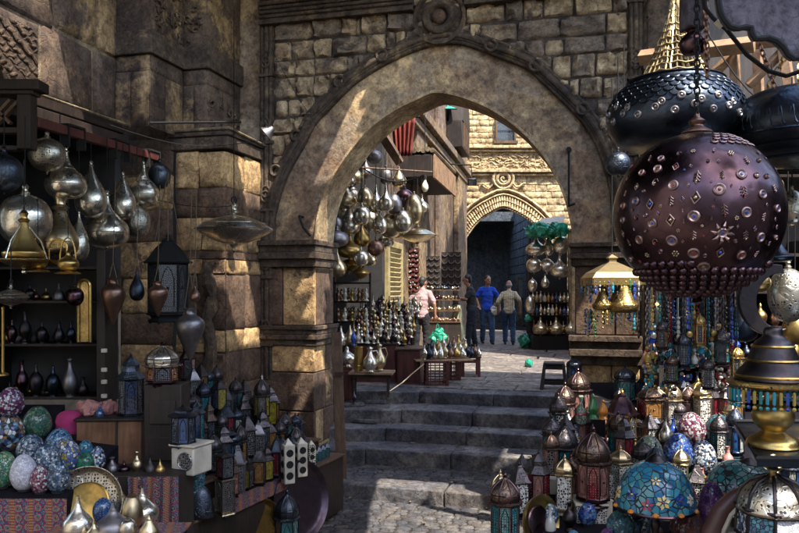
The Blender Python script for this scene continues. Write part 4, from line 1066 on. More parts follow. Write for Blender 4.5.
    for f in (fs, fs2):
        z = .7; mb = MB()
        while z < 4.8:
            a = R_.uniform(-.3, 0)
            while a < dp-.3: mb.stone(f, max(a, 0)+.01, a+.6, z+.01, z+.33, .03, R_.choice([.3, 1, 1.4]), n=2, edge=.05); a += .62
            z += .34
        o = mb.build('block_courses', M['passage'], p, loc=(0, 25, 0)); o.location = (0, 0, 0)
    mb = MB(); cc = FC.hit(521, 300, -dp+.1); 
    x, z = FC.hit(521, 262, -5)
    o = thing('light_bar_panel', 'narrow pale blue door standing half open in the dark passage', 'door', FC.w(x, -5, UPZ))  # pale panel added in place of a vertical bar of light
    e = 30/F
    MB().box((0, 0, .95), (.34, .05, 1.9)).build('leaf', M['tan_wall'], o, bevel=.01); MB().box((0, -.035, 1.45), (.2, .02, .7)).build('pane', M['g_white'], o)
    # left row of houses
    h = thing('corner_house', 'brown plaster house along the lamp stalls with a carved window box', 'house', FL.w(la(13.6), 0, UPZ)); hb = Vector(h.location)
    def H(mb, name, mat, par=None, **k): o = mb.build(name, mat, par or h, loc=hb, **k); o.location = (0, 0, 0); return o
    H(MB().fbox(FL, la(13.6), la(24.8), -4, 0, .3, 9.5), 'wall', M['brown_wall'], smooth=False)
    mb = MB()
    for Y0, Y1, z0, z1, pr in ((16.2, 17.4, .5, 9.4, .14), (19.2, 20.2, .5, 9.4, .12), (22.6, 24.7, .5, 9.4, .16)): mb.fbox(FL, la(Y0), la(Y1), 0, pr, z0, z1)
    H(mb, 'pilaster', M['tan_wall'], bevel=.03)
    mb = MB(); mb.fbox(FL, la(13.6), la(24.9), 0, .3, 5.75, 5.95); mb.fbox(FL, la(13.6), la(24.9), 0, .2, 5.5, 5.7); H(mb, 'string_course', M['tan_wall'], bevel=.02)
    a, z = FL.hit(461, 140, .2); mb = MB(); a0, a1 = la(21.2), la(22.9)
    z0, z1 = FL.hit(461, 145, .45)[1], FL.hit(461, 118, .45)[1]
    mb.fbox(FL, a0, a1, .0, .45, z0, z1); win = H(mb, 'window_box', M['wood_d'], bevel=.02)
    mb = MB(); am = (a0+a1)/2; hw = (a1-a0)/2
    mb.prism([FL.w(am+hw*x, .47, z1+y*hw*1.1) for x, y in ((-1, 0), (1, 0), (.8, .5), (.4, .85), (0, 1.1), (-.4, .85), (-.8, .5))], FL.b*-.4); H(mb, 'arched_hood', M['wood_d'], win)
    mb = MB()
    for k in range(1, 6): mb.fbox(FL, a0+(a1-a0)*k/6-.02, a0+(a1-a0)*k/6+.02, .45, .48, z0+.05, z1)
    H(mb, 'lattice', M['wood_m'], win)
    # first shop recess
    s = thing('lamp_recess', 'dark shop recess full of hanging metal lamps behind the arch', 'shop', FL.w(la(12), -1, UPZ)); hb2 = Vector(s.location)
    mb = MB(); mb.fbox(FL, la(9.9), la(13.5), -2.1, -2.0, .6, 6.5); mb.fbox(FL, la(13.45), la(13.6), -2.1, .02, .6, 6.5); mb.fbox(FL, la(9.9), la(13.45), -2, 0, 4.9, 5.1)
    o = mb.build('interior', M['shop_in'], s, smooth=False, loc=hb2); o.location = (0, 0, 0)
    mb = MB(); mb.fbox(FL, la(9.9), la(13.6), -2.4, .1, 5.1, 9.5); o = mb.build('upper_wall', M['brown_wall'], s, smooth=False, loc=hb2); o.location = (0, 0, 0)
    for (x0, y0, x1, y1, dd, lab) in ((378, 128, 400, 163, 12.6, 'pale split timber strut slanting down under the roof edge'), (356, 160, 372, 118, 12.4, 'dark timber strut leaning out of the lamp recess')):
        o = thing('timber_strut', lab, 'timber', at(x1, y1, dd)); A_, B_ = at(x0, y0, dd-.2)-at(x1, y1, dd), Vector((0, 0, 0))
        MB().tube([A_, A_*.5, B_], [.09, .1, .085], 4).build('beam', M['wood_m' if x0 == 378 else 'wood_d'], o, smooth=False)
    # roof canopy over the jewellery stalls
    c = thing('stall_canopy', 'timber shop canopy with pale side board and rolled roof edge', 'canopy', FL.w(la(15), .3, 4.4)); cb = Vector(c.location)
    def Cc(mb, name, mat, **k): o = mb.build(name, mat, c, loc=cb, **k); o.location = (0, 0, 0)
    xo = .66
    Cc(MB().fbox(FL, la(15.0), la(18), -.05, xo, 4.32, 4.55), 'ceiling', M['wood_d'])
    Cc(MB().fbox(FL, la(15.0), la(18), xo+.003, xo+.05, 4.27, 4.74), 'side_board', M['wood_l'], bevel=.01)  # sunlight put into the colour: paler wood than the end board
    Cc(MB().fbox(FL, la(14.92), la(14.99), -.05, xo, 4.29, 4.72), 'end_board', M['wood_d'], bevel=.01)
    mb = MB()
    for k in range(9): mb.tube([FL.w(la(14.9), -.05+k*.09, 4.80+.02*(k % 2)), FL.w(la(18), -.05+k*.09, 4.85)], .05, 8)
    Cc(mb, 'rolled_roof', M['mortar'])
    # curtain, box window, green awning, floodlight
    o = thing('red_curtain', 'dark red striped curtain hanging beside the roof strut', 'curtain', at(403, 118, 13.4)); mb = MB(); s_ = 13.4/F; vs = []; n = 24
    for j in range(7):
        for i in range(n+1): vs.append(((i/n-.5)*24*s_*(1-.05*j), .05*math.sin(i*1.3+j*.15), -j/6*38*s_))
    mb.add(vs, [(j*(n+1)+i, j*(n+1)+i+1, (j+1)*(n+1)+i+1, (j+1)*(n+1)+i) for j in range(6) for i in range(n)]); cl = mb.build('cloth', M['red_c'], o, ang=80); sm = cl.modifiers.new('thick', 'SOLIDIFY'); sm.thickness = .01
    MB().tube([(-.3, 0, .02), (.3, 0, .02)], .02).build('rail', M['iron'], o)
    o = thing('green_awning', 'small bright green awning under the crown of the arch', 'awning', at(445, 104, 21)); s_ = 21/F
    MB().prism([(-17*s_, 0, -5*s_), (12*s_, 0, -5*s_), (3*s_, .5, 3*s_), (-6*s_, .5, 2*s_)], (0, .03, .02)).build('canvas', M['green_c'], o); MB().tube([(-17*s_, 0, -5*s_), (12*s_, 0, -5*s_)], .02).build('rail', M['iron'], o)
    o = thing('floodlight', 'small black floodlight on a bent arm before the facade', 'floodlight', at(446, 164, 20.6)); s_ = 20.6/F
    MB().tube([(-.6, .1, 0), (0, 0, 0), (25*s_, 0, -1*s_), (26*s_, 0, -12*s_)], .022).build('arm', M['iron'], o)
    MB().box((26*s_, -.02, -18*s_), (.24, .14, .2), rx=.3).build('housing', M['blackp'], o, bevel=.02); MB().box((26*s_, -.10, -19.5*s_), (.19, .02, .15), rx=.3).build('lens', M['g_smoke'], o)
    # unseen tall house block added on the right to shade the court
    o = thing('unseen_shade_house', 'plain brown house rising on the shaded side of the court', 'house', (9, 16, UPZ)); MB().box((0, 0, 5.8), (7.4, 6.6, 12.5)).build('wall', M['brown_wall'], o, smooth=False); MB().box((0, 0, 12.1), (7.7, 6.9, .2)).build('parapet', M['tan_wall'], o, smooth=False)
    # right portal side and the shop behind the lantern stall
    build_right_side()

def build_right_side():
    u0 = GW.hit(643, 290)[0]; r = thing('portal_pier', 'dark stone side pier of the portal beside the rubble wall', 'pier', GW.w(u0, 0, 0)); b0 = Vector(r.location)
    def B(mb, name, mat, **k): o = mb.build(name, mat, r, loc=b0, **k); o.location = (0, 0, 0)
    mb, back = MB(), MB()
    uu = u0+.05; f = Fr(GW.w(uu, 0, 0), -N, -U); L = .12; ashlar(f, 0, L, -.2, 10.5, [.5, .62, .44], mb, back, tones=(.2, .6, 1), gap=.006, dep=.012)
    f = Fr(GW.w(uu, L, 0), U, -N); ashlar(f, 0, 1.4, -.2, 10.5, [.5, .62, .44], mb, back, tones=(.2, .6, 1), gap=.006, dep=.012)
    B(back, 'joint_mortar', M['stone'], smooth=False); B(mb, 'side_blocks', M['stone'], ang=60)
    B(MB().fbox(f, 0, 6, -.6, -.05, -.2, 10.4), 'core', M['stone'], smooth=False)
    mb = MB()
    for z in (3.2, 4.4): mb.fbox(f, -.06, 3, -.0, .1, z, z+.12)
    B(mb, 'string_band', M['carved'], bevel=.01)
    s = thing('lantern_shop', 'dark lantern shop front behind the mosaic stall', 'shop', (3.6, 6.2, 0)); sb = Vector(s.location)
    mb = MB(); mb.box((4.9, 6.35, 2.15), (5.2, .1, 4.7)); mb.box((6.4, 4.2, 2.15), (.1, 4.3, 4.7)); mb.box((2.33, 6.1, 1.9), (.1, .5, 4.2))
    o = mb.build('interior', M['wood_d'], s, smooth=False, loc=sb); o.location = (0, 0, 0)
    mb = MB()
    for z in (1.55, 2.35, 3.05): mb.box((4.2, 6.1, z), (3.6, .35, .03))
    o = mb.build('shelf', M['wood_d'], s, loc=sb); o.location = (0, 0, 0)
    # sunlit roof timbers
    t = thing('roof_timbers', 'sunlit orange roof timbers with diagonal braces above the hanging globes', 'timber frame', at(690, 60, 5.6)); tb = Vector(t.location)
    def bm(x0, y0, x1, y1, th, d0=5.6, d1=5.6, name='rafter'):
        o = MB().tube([at(x0, y0, d0), at(x1, y1, d1)], th*5.6/F*.7, 4).build(name, M['wood_l'], t, smooth=False, loc=tb, bevel=.004); o.location = (0, 0, 0)
    bm(640, 58, 755, 44, 12, 5.8, 5.3, 'tie_beam'); bm(704, 84, 735, 52, 8, 5.6, 5.5, 'brace'); bm(734, 50, 736, 96, 8, 5.5, 5.5, 'post'); bm(740, 45, 799, 38, 9, 5.4, 5.2, 'tie_beam'); bm(782, 40, 790, 92, 9, 5.3, 5.2, 'post'); bm(748, 86, 782, 52, 7, 5.4, 5.3, 'brace')
    bm(757, 36, 759, 95, 8, 5.5, 5.5, 'post')
def figurine_proto(mat, kind):
    def fn():
        o = bpy.data.objects.new('figurine', None); COL.objects.link(o)
        if kind == 0: P = [(0, 0), (.035, 0), (.036, .012), (.02, .03), (.03, .07), (.026, .10), (.012, .115), (.02, .135), (.018, .155), (.004, .175)]
        elif kind == 1: P = [(0, 0), (.03, 0), (.032, .01), (.014, .02), (.034, .05), (.036, .07), (.02, .09), (.009, .11), (.007, .17), (.012, .175), (0, .18)]
        else: P = [(0, 0), (.028, 0), (.03, .015), (.018, .03), (.02, .08), (.028, .10), (.014, .12), (.018, .14), (.002, .16)]
        mb = MB(); mb.lathe(smooth_prof(P, 2), 10)
        if kind == 0: mb.tube([(.02, 0, .09), (.045, 0, .07), (.04, 0, .045)], .006, 5); mb.tube([(-.02, 0, .09), (-.045, 0, .10), (-.05, 0, .13)], .006, 5)
        if kind == 2: mb.tube([(.02, 0, .05), (.05, 0, .06), (.06, 0, .10)], [.012, .008, .005], 5)
        mb.build('body', M[mat], o); return o
    return fn
def table(name, fr_c, size, rz, top, body, label, cat='table', closed=True, legs=False, crate=False):
    """size: (w, depth, h); fr_c: centre of the footprint"""
    o = thing(name, label, cat, fr_c, rz); w, dp, h = size
    MB().box((0, 0, h-.0125), (w+.06, dp+.06, .025)).build('table_top', M[top], o, bevel=.004)
    if closed: MB().box((0, 0, (h-.03)/2), (w, dp, h-.03)).build('front', M[body], o, bevel=.01)
    if closed:
        mb = MB()
        for k in (-1, 0, 1): mb.box((k*w/3, -dp/2-.008, (h-.03)/2), (w/3-.05, .014, h*.7))
        mb.build('door_panel', M[body], o, bevel=.006)
    if legs:
        for x in (-1, 1):
            for y in (-1, 1): MB().box((x*(w/2-.03), y*(dp/2-.03), (h-.03)/2), (.05, .05, h-.03)).build('leg', M[body], o, bevel=.004)
        MB().box((0, -dp/2+.03, h-.08), (w-.08, .02, .06)).build('apron', M[body], o)
    return o
def crate(px0, px1, y0, y1, d, dp, label, mat='wood_r'):
    s = d/F; w, h = (px1-px0)*s, (y1-y0)*s; o = thing('plastic_crate', label, 'crate', at((px0+px1)/2, y1, d), .06, 'dark red crates under the metal pots')
    mb = MB()
    for x in (-1, 1):
        for y in (0, 1): mb.box((x*(w/2-.02), y*(dp-.04)+.02, h/2), (.04, .04, h))
    nr = 5
    for k in range(nr):
        z = .02+(h-.04)*k/(nr-1); t = .028 if k in (0, nr-1) else .014
        mb.box((0, .01, z), (w, .02, t)); mb.box((0, dp-.01, z), (w, .02, t)); mb.box((-w/2+.01, dp/2, z), (.02, dp, t)); mb.box((w/2-.01, dp/2, z), (.02, dp, t))
    for k in range(1, 5): mb.box((-w/2+w*k/5, .012, h/2), (.012, .014, h)); mb.box((w/2-.012, dp*k/5, h/2), (.014, .012, h))
    mb.build('lattice_side', M[mat], o); MB().box((0, dp/2, .015), (w-.02, dp-.02, .01)).build('floor_panel', M[mat], o)
    return o

def build_court_goods():
    g = 'lamps hanging in the shop behind the arch'
    # poles they hang from
    for x0, y0, x1, y1, d0, d1, lab in ((337, 166, 432, 172, 11.6, 12.4, 'thin pole carrying the hanging metal lamps'), (352, 150, 388, 140, 12.2, 13., 'short high pole inside the dark lamp recess')):
        A_, B_ = at(x0, y0, d0), at(x1, y1, d1); o = thing('hanging_pole', lab, 'pole', A_); MB().tube([(0, 0, 0), B_-A_], .016, 7).build('rod', M['wood_m'], o)
        MB().tube([(0, 0, 0), (.02, .03, .5)], .008, 5).build('tie', M['rope'], o)
    L = [(374.5, 150, 164, 6.5, 'globe', 'pewter', 'dull grey globe lamp, topmost of the hanging cluster'),
     (349, 175, 186, 5.5, 'globe', 'silver', 'tiny bright globe lamp against the arch stone'),
     (346, 185, 209, 9, 'tear', 'silver2', 'squat pear lamp just below the tiny bright globe'),
     (365, 187, 207, 7, 'egg', 'silver2', 'grey oval lamp between two long-necked lamps'),
     (376, 187, 213, 7.5, 'onion', 'silver', 'long-necked onion lamp pointing at the string of bulbs'),
     (386, 185, 212, 6.5, 'onion', 'silver', 'slim long-necked onion lamp, second of the tall pair'),
     (394, 194, 214, 7, 'egg', 'pewter', 'dark oval lamp tucked behind the onion pair'),
     (404.5, 189, 210, 8, 'globe', 'copper_d', 'brownish globe lamp high above the yellow shutter'),
     (414, 194, 224, 8.5, 'egg', 'silver2', 'large upright egg lamp nearest the roof canopy'),
     (350, 208, 234, 8.5, 'pear', 'silver', 'silver jar shaped lamp beside the soffit of the arch'),
     (362, 206, 225, 7.5, 'globe', 'silver', 'shiny round lamp next to the silver jar shaped lamp'),
     (380, 215, 234, 6.5, 'egg', 'silver', 'small egg lamp left of the two big eggs'),
     (391, 213, 238, 9.5, 'egg', 'silver2', 'bigger egg lamp, first of the big pair over the shutter'),
     (403, 210, 233, 8, 'egg', 'silver', 'big egg lamp, second of the pair over the shutter'),
     (417.5, 227, 243, 16, 'disc', 'silver2', 'wide flat oval lamp hanging over the shutter corner'),
     (337, 231, 247, 10, 'globe', 'pewter', 'wide grey bowl lamp in front of the arch jamb'),
     (336, 217, 230, 5, 'globe', 'pewter', 'small dim globe lamp above the wide grey bowl lamp'),
     (362, 224, 247, 7, 'tear', 'brass', 'golden teardrop lamp in the middle of the cluster'),
     (376, 240, 256, 7, 'globe', 'copper', 'coppery globe lamp hanging below the small egg'),
     (350, 236, 258, 11, 'onion', 'brass', 'brassy onion lamp with broad belly low in the cluster'),
     (361, 250, 266, 7, 'globe', 'silver', 'bright globe lamp under the golden teardrop'),
     (337, 252, 277, 8, 'tear', 'silver2', 'low teardrop lamp partly hidden by the arch jamb'),
     (349, 258, 272, 9, 'disc', 'gold', 'small flat golden lamp low by the jamb'),
     (361, 267, 279, 7, 'disc', 'gold', 'golden oval lamp hanging just above the figurine shelf')]
    for i, (x, y0, y1, r, p, m, lab) in enumerate(L):
        d = 11.3+.9*((x-335)/85)+.25*((i*7) % 5-2)*.4; s = d/F
        pole = 168-(0 if i else 22); metal_lamp('hanging_lamp', x, y0, y1, r*1.2, d, p, m, lab, group=g, cord_to=max(.04, (y0-pole)*s), seg=22)
    for i, (x, y, r, p, m, lab) in enumerate(((356, 176, 7, 'onion', 'silver2', 'dull onion lamp high behind the tiny bright globe'), (366, 172, 6, 'tear', 'pewter', 'grey teardrop high in the shade of the recess'), (386, 178, 6, 'globe', 'pewter', 'dim globe lamp high under the timber strut'), (399, 180, 6.5, 'tear', 'silver2', 'slim teardrop behind the big eggs'), (422, 206, 6, 'onion', 'silver', 'small onion lamp at the outer end of the pole'), (370, 222, 8, 'egg', 'silver', 'egg lamp filling the gap beside the golden teardrop'), (343, 216, 7, 'globe', 'silver', 'shining globe lamp behind the jar shaped lamp'), (386, 240, 7, 'onion', 'silver', 'onion lamp low over the top of the shutter'), (399, 232, 6, 'tear', 'brass', 'brass teardrop half hidden by the big pair'), (369, 258, 7, 'onion', 'silver2', 'grey onion lamp low beside the coppery globe'), (344, 244, 8, 'tear', 'brass', 'brass teardrop near the wide bowl lamp'), (410, 222, 6, 'globe', 'pewter', 'grey globe between the big pair and the flat oval lamp'), (353, 196, 7, 'tear', 'pewter', 'pewter teardrop behind the squat pear lamp'), (341, 200, 7, 'onion', 'silver2', 'onion lamp pressed against the arch soffit'))):
        d = 11.9+.6*((x-335)/85)+.1*(i % 3); metal_lamp('hanging_lamp', x, y-r*1.7, y+r*1.1, r*1.15, d, p, m, lab, group=g, cord_to=.25, seg=20)
    # festoon with bulb
    o = thing('festoon_cable', 'thin cable sagging across the hanging lamps', 'cable', at(352, 160, 11.9)); pts = [at(352+k*9, 160+16*math.sin(PI*k/9)*1.0+k*1.2, 11.9)-at(352, 160, 11.9) for k in range(9)]
    MB().tube(pts, .012, 5).build('wire', M['iron'], o)
    o = thing('light_bulb', 'unlit pale bulb dangling before the shop canopy', 'bulb', at(425, 192, 12.6)); s = 12.6/F
    MB().lathe(smooth_prof([(0, 0), (.03, .01), (.056, .06), (.05, .12), (.025, .17), (.024, .21)]), 14).build('glass', M['bulb'], o); MB().lathe([(.027, .2), (.027, .27), (0, .28)], 10).build('socket', M['iron'], o); MB().tube([(0, 0, .27), (0, 0, 1.3)], .006, 5).build('cord', M['iron'], o)
    # yellow shutter
    a0, a1 = la(13.68), la(14.95); z1 = FL.hit(394, 242, .05)[1]; o = thing('shutter', 'yellow slatted metal shutter beside the figurine table', 'shutter', FL.w((a0+a1)/2, 0, UPZ)); b0 = Vector(o.location)
    mb = MB(); mb.fbox(FL, a0, a0+.12, .003, .09, UPZ, z1); mb.fbox(FL, a1-.12, a1, .003, .09, UPZ, z1); mb.fbox(FL, a0+.12, a1-.12, .003, .09, z1-.12, z1); x = mb.build('frame', M['shutter'], o, loc=b0, bevel=.01); x.location = (0, 0, 0)
    mb = MB(); z = UPZ+.05
    while z < z1-.15: mb.add([FL.w(a, b, c) for a, b, c in ((a0+.12, .03, z), (a1-.12, .03, z), (a1-.12, .075, z+.055), (a0+.12, .075, z+.055), (a1-.12, .02, z+.088), (a0+.12, .02, z+.088))], [(0, 1, 2, 3), (3, 2, 4, 5)]); z += .09
    x = mb.build('slats', M['shutter'], o, loc=b0, smooth=False); x.location = (0, 0, 0)
    # figurine shelf in the recess
    o = thing('figurine_shelf', 'dark shelf unit inside the recess', 'shelf', at(352, 383, 12.3)); s = 12.3/F
    mb = MB()
    for y in (302, 322, 283): mb.box((0, .1, (383-y)*s), (36*s, .3, .03))
    mb.box((-18*s, .1, 55*s), (.03, .3, 110*s)); mb.box((18*s, .1, 55*s), (.03, .3, 110*s)); mb.build('board', M['wood_d'], o)
    k = 0
    for row, y in (('middle', 302), ('lower', 322)):
        for i in range(9):
            again('figS%d' % (i % 3), figurine_proto(['copper', 'brass', 'marble'][i % 3], [0, 2, 0][i % 3]), 'small %s figurine standing on the %s board of the recess shelf' % (['copper', 'brass', 'cream'][i % 3], row), 'figurine', at(338+i*3.5, y-.9, 12.2+.1*(i % 2)), R_.uniform(0, 6), 1.25, 'figurines on the recess shelf')
    # stepped tables with massed small figurines
    T1 = table('display_table', at(375, 383, 11.45)+Vector((0, .35, 0)), (.75, .6, .60), -.12, 'wood_d', 'wood_r', 'dark red cabinet table in the lamp shop doorway loaded with figurines')
    T2 = table('display_table', at(411, 386, 11.2)+Vector((0, .35, 0)), (.34, .6, .55), -.12, 'wood_m', 'wood_r', 'narrow dark red cabinet table loaded with small silver jugs')
    cols = ['copper', 'silver2', 'brass', 'marble', 'bronze', 'copper_d', 'silver']; names = ['copper', 'silver', 'brass', 'cream', 'black', 'brown', 'bright silver']
    for row in range(6):
        for i in range(12):
            x = 352+i*5.2+row*2.2+R_.uniform(-.9, .9); d = 11.5+row*.27; y = 343-row*7.0+(x-352)*.03
            if x > 424: continue
            c = (i*3+row*2+R_.randrange(2)) % 7; kk = (i+row) % 3
            again('fig%d%d' % (c, kk), figurine_proto(cols[c], kk), 'small %s figurine in the %s row of the stepped display' % (names[c], ORD[row]), 'figurine', at(x, y, d), R_.uniform(0, 6), 1.25, 'figurines massed on the stepped display')
    o = thing('stepped_riser', 'dark cloth covered risers under the massed figurines', 'riser', at(385, 345, 11.9)); mb = MB(); s = 12/F
    for row in range(1, 6):
        p = at(386+row*2.2, 343-row*7+1.4, 11.5+row*.27)-at(385, 345, 11.9); mb.box((p.x-.14, p.y+.05, p.z-.32), (.80, .28, .6), rz=-.03)
    mb.build('cloth', M['dark'], o, bevel=.01)
    # silver vessels by the jamb
    for a in ((341, 326, 346, 7, 'flask', 'silver', 'silver flask on the red cabinet beside the jamb'), (347, 346, 367, 9, 'pot', 'silver', 'round silver pot on the red cabinet'), (338, 349, 367, 7, 'pot', 'silver2', 'dull silver pot half behind the jamb'), (350, 325, 345, 7, 'onion', 'silver2', 'silver onion flask behind the bottle')):
        pots('silver_vessel', a[0], a[1], a[2], a[3], 10.6 if a[2] > 350 else 11.0, a[4], a[5], a[6], 'vessel', stopper=None)
    pots('glass_bottle', 353.5, 328, 346, 2.8, 10.9, 'vase', 'b_blue', 'small blue bottle beside the silver flasks', 'bottle')
    o, w, h = blockbox('vessel_shelf', 333, 356, 345.5, 348, 11.0, .35, 'wood_d', 'thin dark shelf under the silver flasks', 'shelf')
    o, w, h = blockbox('red_cabinet', 334, 352.5, 367, 402, 10.5, .4, 'wood_r', 'small dark red cabinet beside the wooden plank', 'cabinet')
    MB().box((0, -.012, h*.5), (w*.8, .02, h*.8)).build('door', M['wood_r'], o, bevel=.005)
    o = thing('low_table', 'low table with bright wooden top holding a silver jug pair', 'table', at(372, 397, 10.25)); s = 10.25/F
    MB().box((0, .1, 24*s), (44*s, .42, .03), rz=-.1).build('table_top', M['wood_l'], o, bevel=.004)
    for x in (-18, 16):
        for y in (0, .26): MB().box((x*s, y, 12*s), (.035, .035, 24*s)).build('leg', M['wood_d'], o)
    MB().box((0, -.04, 21*s), (38*s, .015, .05)).build('apron', M['wood_d'], o)
    o = thing('brass_canister', 'tall golden cylinder standing at the end of the low table', 'canister', at(358.5, 371, 10.2)); s = 10.2/F
    MB().lathe([(0, 0), (4.3*s, 0), (4.3*s, 23*s), (4.6*s, 23.3*s), (4.6*s, 24.5*s), (4*s, 24.5*s), (4*s, 20*s), (0, 20*s)], 20).build('body', M['gold'], o); MB().lathe([(4.35*s, 5*s), (4.6*s, 5.5*s), (4.35*s, 6*s)], 20).build('band', M['brass'], o)
    pots('silver_jug', 370, 346, 372, 7.3, 10.15, 'ewer', 'silver', 'silver jug beside the golden cylinder', 'jug', handle=True)
    pots('silver_jug', 379.5, 343, 370, 6.5, 10.3, 'ewer', 'silver2', 'taller narrow silver jug at the open end of the low table', 'jug', handle=True)
    pots('dark_bottle', 354, 389, 404, 2.6, 10.2, 'vase', 'b_black', 'dark bottle standing on the steps by the cabinet', 'bottle')
    # pots on crates
    crate(426, 449, 361, 386.5, 11.05, .4, 'nearest dark red lattice crate at the edge of the steps')
    crate(449.5, 461, 362, 381, 11.7, .4, 'dark red lattice crate behind the nearest one')
    o = thing('pot_board', 'pale wooden board across the crates crowded with metal pots', 'board', at(442, 361, 11.15)); s = 11.15/F; MB().box((0, .22, .012), (58*s, .62, .022), rz=.12).build('plank', M['wood_l'], o, bevel=.004)
    o = thing('red_bench', 'small dark red bench beyond the pot board', 'bench', at(471, 377, 12.2)); s = 12.2/F
    MB().box((0, .15, 20*s), (20*s, .4, .035)).build('seat', M['wood_r'], o, bevel=.004)
    for x in (-8, 8):
        for y in (0, .3): MB().box((x*s, y, 9.5*s), (.045, .045, 19*s)).build('leg', M['wood_r'], o, bevel=.004)
    MB().box((0, -.02, 16*s), (16*s, .02, .06)).build('apron', M['wood_r'], o)
    pm = ['silver', 'silver2', 'gun', 'copper', 'silver', 'brass', 'silver']
    pn = ['silver', 'dull silver', 'bluish black', 'copper', 'silver', 'brass', 'silver']
    for row in range(3):
        for i in range(9-row):
            x = 424+i*5.4+row*4+R_.uniform(-.8, .8); d = 11.1+row*.2+i*.03; y = 359.5-row*3.6-i*.35; c = (i*2+row) % 7; h = R_.uniform(12, 17)
            pots('metal_pot', x, y-h, y, R_.uniform(3.4, 4.6), d, ['pot', 'ewer', 'onion', 'flask'][(i+row*2) % 4], pm[c], '%s pot, %s along the %s row on the pot board' % (pn[c], ORD[i], ['front', 'middle', 'back'][row]), 'pot', 'small metal pots on the board', parts=False, seg=14)
    for i in range(5):
        pots('metal_pot', 464+i*3.7, 346-(i % 2)*2, 357, 3, 12.1+.08*(i % 2), ['pot', 'onion', 'ewer'][i % 3], pm[i], '%s pot, %s along the small red bench' % (pn[i], ORD[i]), 'pot', 'small metal pots on the bench', parts=False, seg=14)
    o = thing('power_cable', 'grey cable sagging over the steps under the tables', 'cable', at(378, 392, 10.5)); P = [at(*q)-at(378, 392, 10.5) for q in ((378, 392, 10.5), (390, 391, 10.5), (402, 383, 10.7), (412, 374, 10.8), (424, 364, 10.9))]
    MB().tube([Vector(p) for p in P], .01, 5).build('wire', M['silver2'], o)
    # black stool
    p = on(554, 389, UPZ); o = thing('plastic_stool', 'black plastic stool standing alone at the top of the steps', 'stool', p, -.22); s = p.y/F; h = 27*s; w = 24*s
    MB().box((0, 0, h-.02), (w*.86, w*.8, .04)).build('seat', M['blackp'], o, bevel=.012)
    for sx in (-1, 1):
        for sy in (-1, 1):
            x0, y0, x1, y1 = sx*w*.38, sy*w*.34, sx*w*.5, sy*w*.46
            MB().tube([(x0, y0, h-.03), (x1, y1, 0)], [.028, .036], 4).build('leg', M['blackp'], o, smooth=False)
    mb = MB()
    for z, k in ((.10*h/.38, .47), (h-.07, .39)):
        for sy in (-1, 1): mb.box((0, sy*w*k*.9, z), (w*k*2, .012, .05))
        for sx in (-1, 1): mb.box((sx*w*k, 0, z), (.012, w*k*1.7, .05))
    mb.build('stretcher', M['blackp'], o)
    # jewellery stalls
    for x0, x1, y0, y1, d, lab in ((407, 419, 248, 292, 15.9, 'narrow board of dark red beaded trinkets beside the shutter'), (423, 440, 256, 286, 17.2, 'first dark rack of hanging necklaces under the canopy'), (441.5, 461, 252, 287, 18.2, 'second wider dark rack of hanging necklaces by the passage')):
        s = d/F; w, h = (x1-x0)*s, (y1-y0)*s; o = thing('necklace_rack', lab, 'rack', at((x0+x1)/2, y1, d), .0)
        MB().box((0, .03, h/2), (w, .04, h)).build('backboard', M['wood_d'], o); mb = MB(); red = x0 == 407; n = 3 if not red else 2
        for j in range(5 if not red else 9):
            for i in range(n):
                cx = -w/2+w*(i+.5)/n; z = h*(1-(j+.2)/(5 if not red else 9)); rr = w/n*.42
                mb.tube([(cx+rr*math.cos(a), -.01-.01*j % .02, z-rr*1.1*abs(math.sin(a))) for a in [PI*k/6 for k in range(7)]], .013 if not red else .03, 5)
        mb.build('necklaces', M['pewter' if not red else 'wood_r'], o)
        if red: 
            mb = MB(); [mb.ball((R_.uniform(-w*.4, w*.4), -.04, R_.uniform(.05, h-.05)), .018, seg=6, rings=4) for _ in range(22)]; mb.build('pale_beads', M['b_white'], o)
    o = thing('jewellery_counter', 'long counter of sparkling trinkets under the necklace racks', 'counter', at(441, 343, 17.4)); s = 17.4/F
    MB().box((0, .25, 10*s), (40*s, .5, 20*s)).build('front', M['wood_d'], o); 
    for k, y in enumerate((322, 311, 300, 290)): MB().box((0, .12+.08*k, (343-y)*s), (40*s, .3, .02)).build('shelf', M['wood_m'], o)
    for k, y in enumerate((322, 311, 300, 290)):
        mb = MB(); m2 = MB()
        for i in range(60):
            (mb if i % 3 else m2).ball((R_.uniform(-19, 19)*s, .0+.08*k+R_.uniform(-.02, .1), (343-y)*s+.05), R_.uniform(.015, .035), R_.uniform(.7, 2.2), seg=7, rings=4)
        tag(mb.build('trinkets', M[['copper', 'silver2', 'copper_d', 'gun'][k]], o), kind='stuff'); tag(m2.build('pale_trinkets', M['silver2'], o), kind='stuff')
    o = thing('hanging_garment', 'pale green linen garment hanging beside the man in black', 'garment', at(456.5, 345, 17.8)); s = 17.8/F; vs = []; n = 20
    for j in range(11):
        t = j/10; w = (3.2+3.8*min(1, t*1.6))*s
        for i in range(n+1): a = i/n; vs.append(((a-.5)*2*w+.02*math.sin(j), .06*math.sin(a*19+t)*t-.02, (40-38*t)*s))
    mb = MB().add(vs, [(j*(n+1)+i, j*(n+1)+i+1, (j+1)*(n+1)+i+1, (j+1)*(n+1)+i) for j in range(10) for i in range(n)]); c = mb.build('cloth', M['garment'], o, ang=90); q = c.modifiers.new('t', 'SOLIDIFY'); q.thickness = .02
    MB().tube([(-.1, 0, 40*s), (0, 0, 42*s), (.1, 0, 40*s)], .012, 5).build('hanger', M['iron'], o)
    # bright shop at the far corner
    d = 17.7; s = d/F
    o = thing('shop_stand', 'black cabinet and shelves stacked with metal lamps at the far corner', 'stand', at(552, 351, d)); mb = MB()
